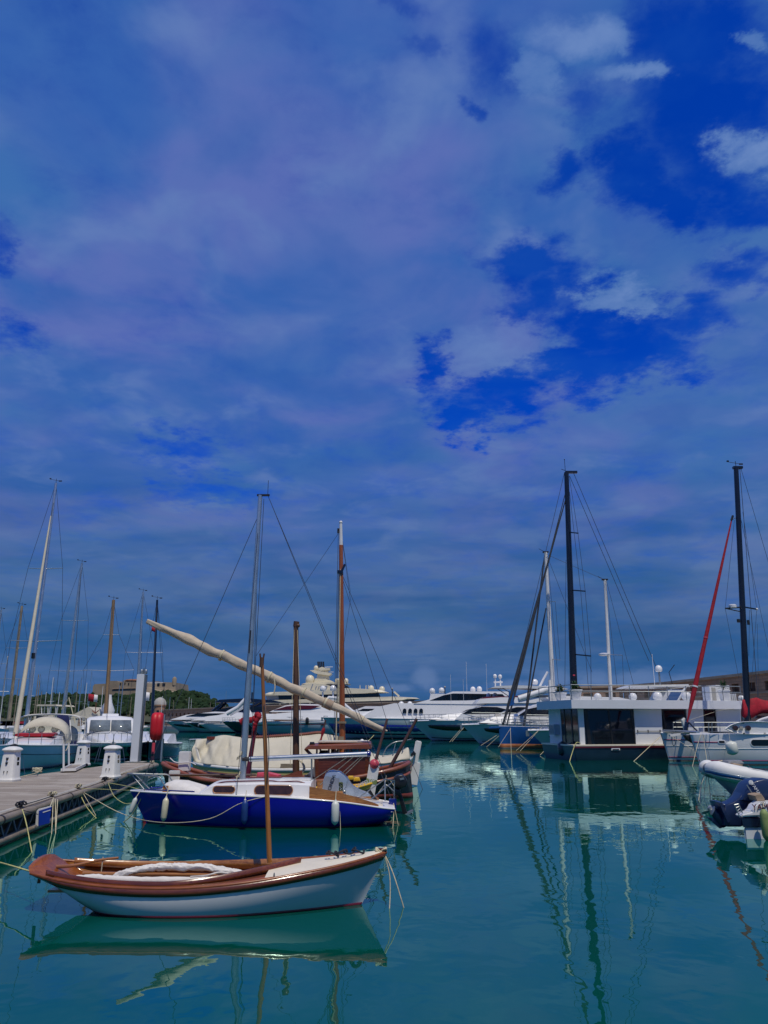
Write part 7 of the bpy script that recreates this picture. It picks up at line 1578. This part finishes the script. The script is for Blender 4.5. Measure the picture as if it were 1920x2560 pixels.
def trawler():
    b = W(277, 1904); back = Vector((b.x, b.y, 0)).normalized(); back = (back + Vector((-.05, 0, 0))).normalized(); rz = math.atan2(-back.y, -back.x); L = 11.0
    o = thing('motor_cruiser', 'white motor cruiser with wide windscreen and navy hull, bow towards the pontoon', 'motorboat', b + back * (L - .8), rz)
    H = Hull([(.3, .0, 1.6, -.3, .95, 3, .4), (L * .3, L * .3, 1.75, -.5, .95, 3, .4), (L * .55, L * .55, 1.75, -.5, 1.0, 2.6, .45), (L * .75, L * .78, 1.5, -.45, 1.05, 2.1, .5), (L * .9, L * .94, .95, -.35, 1.08, 1.7, .6), (L - .8, L, .12, -.2, 1.08, 1.2, .8)])
    H.shell('navy', o, 'hull', 36, 12); H.deck('gelcoat', o, 'deck', camber=.14); H.strip('gelcoat', o, 'bulwark', .86, 1.04, .015); H.rail('gelcoat', o, 'rub_rail', .05, 1.02, .01, .02)
    H.strip('pale_green_hull', o, 'waterline_band', -.1, .16, .01, zmode=True)
    M().loft([[Vector((x, w * math.cos(a), 1.05 + h * math.sin(a) ** .5)) for a in [math.pi * i / 14 for i in range(15)]] for x, w, h in ((4.6, 1.55, .75), (6.5, 1.5, .72), (8.5, 1.2, .55), (10.1, .7, .25))]).build('foredeck_trunk', 'gelcoat', o, smooth=60)
    rg = []
    for x, w, z0, z1, k in ((1.0, 1.55, 1.0, 2.75, 1), (4.6, 1.6, 1.1, 2.72, 1), (5.2, 1.55, 1.6, 2.45, 1), (5.75, 1.5, 1.65, 1.78, 1)):
        rg.append([Vector((x, s_ * ww, z)) for ww, z, s_ in ((w, z0, 1), (w * .97, z1 - .15, 1), (w * .85, z1 - .02, 1), (w * .4, z1 + .06, 1), (w * .4, z1 + .06, -1), (w * .85, z1 - .02, -1), (w * .97, z1 - .15, -1), (w, z0, -1))])
    M().loft(rg).build('wheelhouse', 'gelcoat', o, smooth=30)
    for y0, y1 in ((-1.36, -.03), (.03, 1.36)):
        M().add([Vector((5.98, y0, 1.80)), Vector((5.98, y1, 1.80)), Vector((5.34, y1 * .97, 2.50)), Vector((5.34, y0 * .97, 2.50))], [(0, 1, 2, 3)]).build('windscreen', 'screen_glass', o, solid=.03)
    M().bx(5.0, 5.9, -.03, .03, 1.7, 1.72)
    for sd in (-1, 1): M().slab([(1.8, 1.7), (1.8, 2.4), (4.4, 2.4), (5.0, 1.8)], sd * 1.58, sd * 1.61).build('side_window', 'dark_glass', o)
    M().puff([(4.2, 2.72), (3.9, 2.95), (2.6, 2.95), (2.4, 2.72)], 0, .55, .15).build('roof_hatch', 'gelcoat', o)
    rl = M()
    for sd in (1, -1):
        p = [H.pt(t, 1, sd) + Vector((-.15, -sd * .15, .62)) for t in (.55, .62, .7, .78, .86, .93)]; rl.tube(catmull(p, 24), .018, 6)
        rl.tube(catmull([p[-1], p[-1] + Vector((.35, -sd * .1, .1)), p[-1] + Vector((.45, -sd * .25, -.1)), p[-1] + Vector((.4, -sd * .3, -.6))], 10), .018, 6)
        for t in (.55, .66, .78, .88): a = H.pt(t, 1, sd) + Vector((-.15, -sd * .15, 0)); rl.tube([a, a + Vector((0, 0, .62))], .016, 5)
    rl.build('pulpit', 'steel', o, smooth=60)
    M().box((L - .1, 0, 1.12), (.7, .16, .12)).puff([(L + .1, 1.1), (L + .25, 1.0), (L + .15, .6), (L + .0, .8)], 0, .1, .2).build('anchor', 'steel', o)
    for sd in (1, -1): M().lathe([(.09, 0), (.09, .05), (.05, .12)], (L - 1.6, sd * .75, 1.17), 10).build('fairlead', 'steel', o)
    M().ball(Vector((5.2, .95, 2.0)) , .22, 10).build('pink_fender_inside', 'pink_red', o, smooth=80)
    for i, (a, c) in enumerate((((254, 1862), (244, 1905)), ((306, 1862), (312, 1903)), ((250, 1864), (236, 1908)))):
        rope([P(*a, 47.5), P(*c, 44)], ['left bow line of the white motor cruiser, inner', 'right bow line of the white motor cruiser', 'left bow line of the white motor cruiser, outer'][i], .018, 'wire')
mat('screen_glass', (.16, .19, .20), .12, 0, .3, 1.5, .3)
trawler()
def simple_sloop(name, label, px, wy, mbase, mtop, Y, hullmat, L=10, B=3.2, mastmat='alu', spr=((.4, 1.2),), r=.10, heading=None, group='sailing boats moored left of the pontoon', extra=None, fb=1.0, gen=None, cat='sailboat'):
    b = P(px, wy, Y); b.z = 0; back = Vector((b.x, b.y, 0)).normalized() if heading is None else Vector(heading).normalized(); rz = math.atan2(-back.y, -back.x)
    o = thing(name, label, cat, b + back * (L - .6), rz, group)
    H = Hull([(.2, .0, B * .4, -.2, fb * .9, 3, .4), (L * .3, L * .3, B * .5, -.4, fb * .9, 3, .4), (L * .6, L * .6, B * .47, -.4, fb * .95, 2.6, .45), (L * .85, L * .87, B * .25, -.3, fb * 1.05, 1.8, .65), (L - .6, L, .06, -.2, fb * 1.15, 1.2, .95)])
    H.shell(hullmat, o, 'hull', 24, 8); H.deck('gelcoat', o, 'deck', camber=.08, nt=16); H.strip('navy', o, 'boot_stripe', -.1, .1, .01, zmode=True, nt=20)
    M().loft([[Vector((x, s_ * w, z)) for w, z, s_ in ((B * .34, fb * .95, 1), (B * .3, zt, 1), (B * .3, zt, -1), (B * .34, fb * .95, -1))] for x, zt in ((2.2, fb + .55), (L * .5, fb + .55), (L * .75, fb + .15))]).build('coachroof', 'gelcoat', o)
    if mtop:
        mb = P(*mbase, Y + L * .45); mt = P(*mtop, Y + L * .45)
        spar(o, 'mast', mb, mt, r, r * .7, mastmat, n=10); masthead(o, mt, 1.2)
        shrouds(o, mb, mt, list(spr), .012, deck_hw=B * .45, sr=.03)
        stay(o, mb.lerp(mt, .97), b + Vector((0, 0, fb * 1.15)), .014); stay(o, mt, b + back * L + Vector((0, 0, fb)), .014)
    if extra: extra(o, H)
    return o
def tent(o, H):
    M().loft([[P(x, y, 62) + Vector((0, dy, 0)) for x, y in [(196, 1796), (203, 1786), (239, 1768), (258, 1780), (264, 1796)]] for dy in (-1.5, 1.5)]).build('cockpit_tent', 'tarp', o, True)
    M().loft([[P(x, y, 60.6) + Vector((0, dy, 0)) for x, y in [(194, 1815), (197, 1792), (206, 1792), (204, 1815)]] for dy in (-.05, .05)]).build('tent_wall', 'tan_cushion', o, True)
    M().lathe([(.5, 0), (.55, .3), (.3, .9), (.2, 1.5)], P(268, 1786, 62), 14).build('mast_collar', 'gelcoat', o, True)
    m = M(); c = P(238, 1783, 60.4); m.tube([c, c + Vector((0, 0, .8))], .03, 5).tube([c + Vector((-.25, 0, .2)), c + Vector((0, 0, 0)), c + Vector((.25, 0, .2))], .04, 5); m.build('tent_emblem', 'rust_red', o, True)
simple_sloop('wooden_ketch', 'white boat with a cream cockpit tent and a tan varnished mast behind the motor cruiser', 262, 1880, (264, 1790), (284, 1500), 54, 'white_hull', 11, 3.4, 'mast_tan', ((.38, 1.9), (.69, .6)), .17, extra=tent)
simple_sloop('sailing_yacht', 'white sailing yacht with a grey mast just left of the white motor cruiser', 170, 1872, (155, 1800), (205, 1408), 60, 'white_hull', 11, 3.4, 'alu', ((.30, 1.55), (.62, 1.15)), .13)
simple_sloop('sailing_yacht', 'sailing yacht whose grey mast rises above the tall white post', 330, 1862, (340, 1790), (358, 1480), 66, 'navy', 10, 3.2, 'alu', ((.50, 1.3),), .13, heading=(-.25, 1, 0))
def stern_bits(o, H): pass
simple_sloop('sailing_yacht', 'dark hulled sailing yacht with a navy mast behind the red lifebuoy case', 372, 1872, (380, 1800), (393, 1500), 52, 'navy', 9.5, 3.0, 'navy', ((.30, .7), (.55, .55)), .11, heading=(-.15, 1, 0))
simple_sloop('sailing_yacht', 'white sailing yacht whose tan mast stands left of the cream furled genoa', 8, 1862, (22, 1800), (55, 1515), 64, 'white_hull', 10, 3.2, 'tube_tan', ((.35, 1.4), (.62, 1.0)), .15)
simple_sloop('sailing_yacht', 'sailing yacht with its mast top at the very left edge of the picture', -40, 1858, (-28, 1800), (3, 1525), 70, 'white_hull', 10, 3.2, 'alu', ((.5, 1.2),), .13)
def navy_cover_boat():
    Y = 57; o = simple_sloop('sailing_yacht', 'boat under navy canvas covers between the white yacht and the motor cruiser', 160, 1888, (160, 1800), None, Y - 4, 'navy', 9, 3.0, heading=(-.3, 1, 0))
    for nm, pts in (('sail_cover', [(150, 1822), (152, 1800), (155, 1786), (160, 1786), (166, 1798), (168, 1822), (158, 1826)]), ('cockpit_cover', [(144, 1890), (148, 1846), (156, 1834), (172, 1834), (184, 1846), (188, 1888), (165, 1892)])):
        g = M().puff([(P(x, y, Y - 4).x, P(x, y, Y - 4).z) for x, y in pts], Y - 4, .8, .25); g.v = [v + Vector((0, .08, 0)) * noise.noise(v * 2) for v in g.v]; g.build(nm, 'navy_cloth', o, True, smooth=60)
    M().tube([P(160, 1826, Y - 4.4), P(161, 1836, Y - 4.4)], .22, 8).build('cover_neck', 'tarp', o, True)
    M().box(P(167, 1880, Y - 5), (.4, .1, .4)).build('stern_lettering_panel', 'gelcoat', o, True)
    M().tube([P(154, 1774, 58), P(172, 1744, 58), P(188, 1808, 58)], .04, 6).build('gantry', 'rope', o, True)
navy_cover_boat()
def flybridge_trawler():
    Y = 78; o = thing('motor_cruiser', 'cream flybridge cruiser with a flat canopy behind the left white yacht', 'motorboat', P(128, 1830, Y)); o.location.z = 0; XF[o.name] = Matrix.Translation(o.location)
    def blk(nm, mt, pts, a, c): M().loft([[P(x, y, Y) + Vector((0, dy, 0)) for x, y in pts] for dy in (a, c)]).build(nm, mt, o, True)
    blk('hull', 'white_hull', [(96, 1832), (100, 1855), (160, 1855), (166, 1830)], -1.8, 7); blk('cabin', 'cream_paint', [(98, 1832), (100, 1800), (152, 1800), (156, 1832)], -1.5, 5)
    blk('flybridge', 'cream_paint', [(100, 1800), (103, 1786), (152, 1785), (150, 1800)], -1.4, 4); blk('bridge_screen', 'dark_glass', [(106, 1797), (107, 1790), (136, 1790), (136, 1797)], -1.45, -1.42)
    blk('canopy', 'tarp', [(106, 1766), (112, 1762), (154, 1762), (158, 1766)], -1.5, 3)
    for px in (104, 120, 140, 156): M().tube([P(px, 1766, Y - 1.4), P(px, 1787, Y - 1.4)], .05, 5).build('canopy_post', 'white_paint', o, True)
flybridge_trawler()
# flags
for px, py, Y, lb in ((232, 1745, 75, 'small red and white flag left of the tan mast'), (360, 1740, 65, 'small red and white flag right of the tall white post'), (386, 1575, 53, 'tiny red pennant under the upper end of the furled yard')):
    c = P(px, py, Y); o = thing('flag', lb, 'flag', c, 0, 'small flags')
    w = .9 if py > 1600 else .35; h = w * .75
    def gr(x0, x1): return [[Vector((x, .06 * math.sin(x * 7) , z * h - .15 * x * (1 if py > 1600 else 3))) for z in (-.5, 0, .5)] for x in [x0 + (x1 - x0) * i / 6 for i in range(7)]]
    M().sheet(gr(-w / 2, w * .1)).build('red_field', 'red_cloth', o, solid=.01)
    if py > 1600: M().sheet(gr(w * .1 + .005, w / 2)).build('white_field', 'flag_white', o, solid=.01)
    M().tube([(-w / 2, 0, -h), (-w / 2, 0, h * .8)], .02, 5).build('staff', 'alu', o)
# the far marina: boats with bare masts below the hill
random.seed(77)
def far_boat(px, Y, h, dark):
    b = P(px, 1806, Y); b.z = 0; L = random.uniform(9, 13); rz = random.uniform(-.5, .5) + (0 if random.random() < .5 else math.pi)
    return b, rz
protos = []
for k, (hm, mm, hh) in enumerate((('white_hull', 'white_mast', 13.0), ('navy', 'alu', 15.0), ('cream_paint', 'tube_tan', 11.5))):
    o = thing('far_sailboat', 'small far sailboat', 'sailboat', (0, 0, 0), 0, 'far sailboats below the wooded hill'); L = 10
    H = Hull([(.2, 0, 1.2, -.2, .9, 3, .4), (5, 5, 1.6, -.3, 1.0, 2.6, .45), (L - .8, L, .06, -.2, 1.3, 1.2, .95)])
    H.shell(hm, o, 'hull', 12, 5); H.deck('gelcoat', o, 'deck', nt=10)
    M().bx(2.5, 6.5, -.9, .9, .9, 1.6).build('coachroof', 'gelcoat', o, bevel=.05)
    M().tube([(5.6, 0, 1), (5.5, 0, hh)], [.12, .09], 7).build('mast', mm, o)
    M().tube([(5.55, -.9, hh * .55), (5.55, .9, hh * .55)], .035, 5).build('spreader', mm, o)
    M().tube([(5.5, 0, hh), (L - .1, 0, 1.3)], .018, 4).build('stay', 'wire', o)
    M().tube([(5.5, 0, 2.2), (1.5, 0, 2.1)], .14, 8).build('sail_cover', ('navy_cloth', 'tarp', 'red_cloth')[k], o)
    protos.append(o)
spots = [(6, 150), (18, 190), (30, 170), (44, 230), (58, 160), (70, 250), (83, 180), (95, 210), (112, 240), (126, 170), (140, 260), (152, 200), (166, 230), (178, 175), (190, 240), (205, 215), (218, 260), (232, 190), (246, 250), (300, 230), (318, 260), (334, 205), (365, 250), (380, 285), (405, 330), (440, 360), (452, 352), (478, 370), (520, 380), (548, 365), (562, 372)]
names = ['white', 'navy', 'cream']
for i, (px, Y) in enumerate(spots):
    k = (i * 7 + i // 3) % 3; b = P(px, 1806, Y); b.z = 0; rz = random.uniform(-.6, .6) + (math.pi if random.random() < .5 else 0) + math.pi / 2 * (random.random() < .6)
    near = 'left of the tan mast' if px < 270 else ('behind the tall white post' if px < 400 else 'beyond the sea wall below the hill')
    lb = 'far %s sailboat with bare mast %s' % (names[k], near)
    if i < 3 and protos[k]['label'] == 'small far sailboat': o = protos[k]; o.location = b; o.rotation_euler.z = rz; o['label'] = lb
    elif protos[k]['label'] == 'small far sailboat': o = protos[k]; o.location = b; o.rotation_euler.z = rz; o['label'] = lb
    else: o = dup(protos[k], b, rz, lb, 'far sailboats below the wooded hill')
    s_ = random.uniform(.85, 1.15); o.scale = (1, 1, s_)
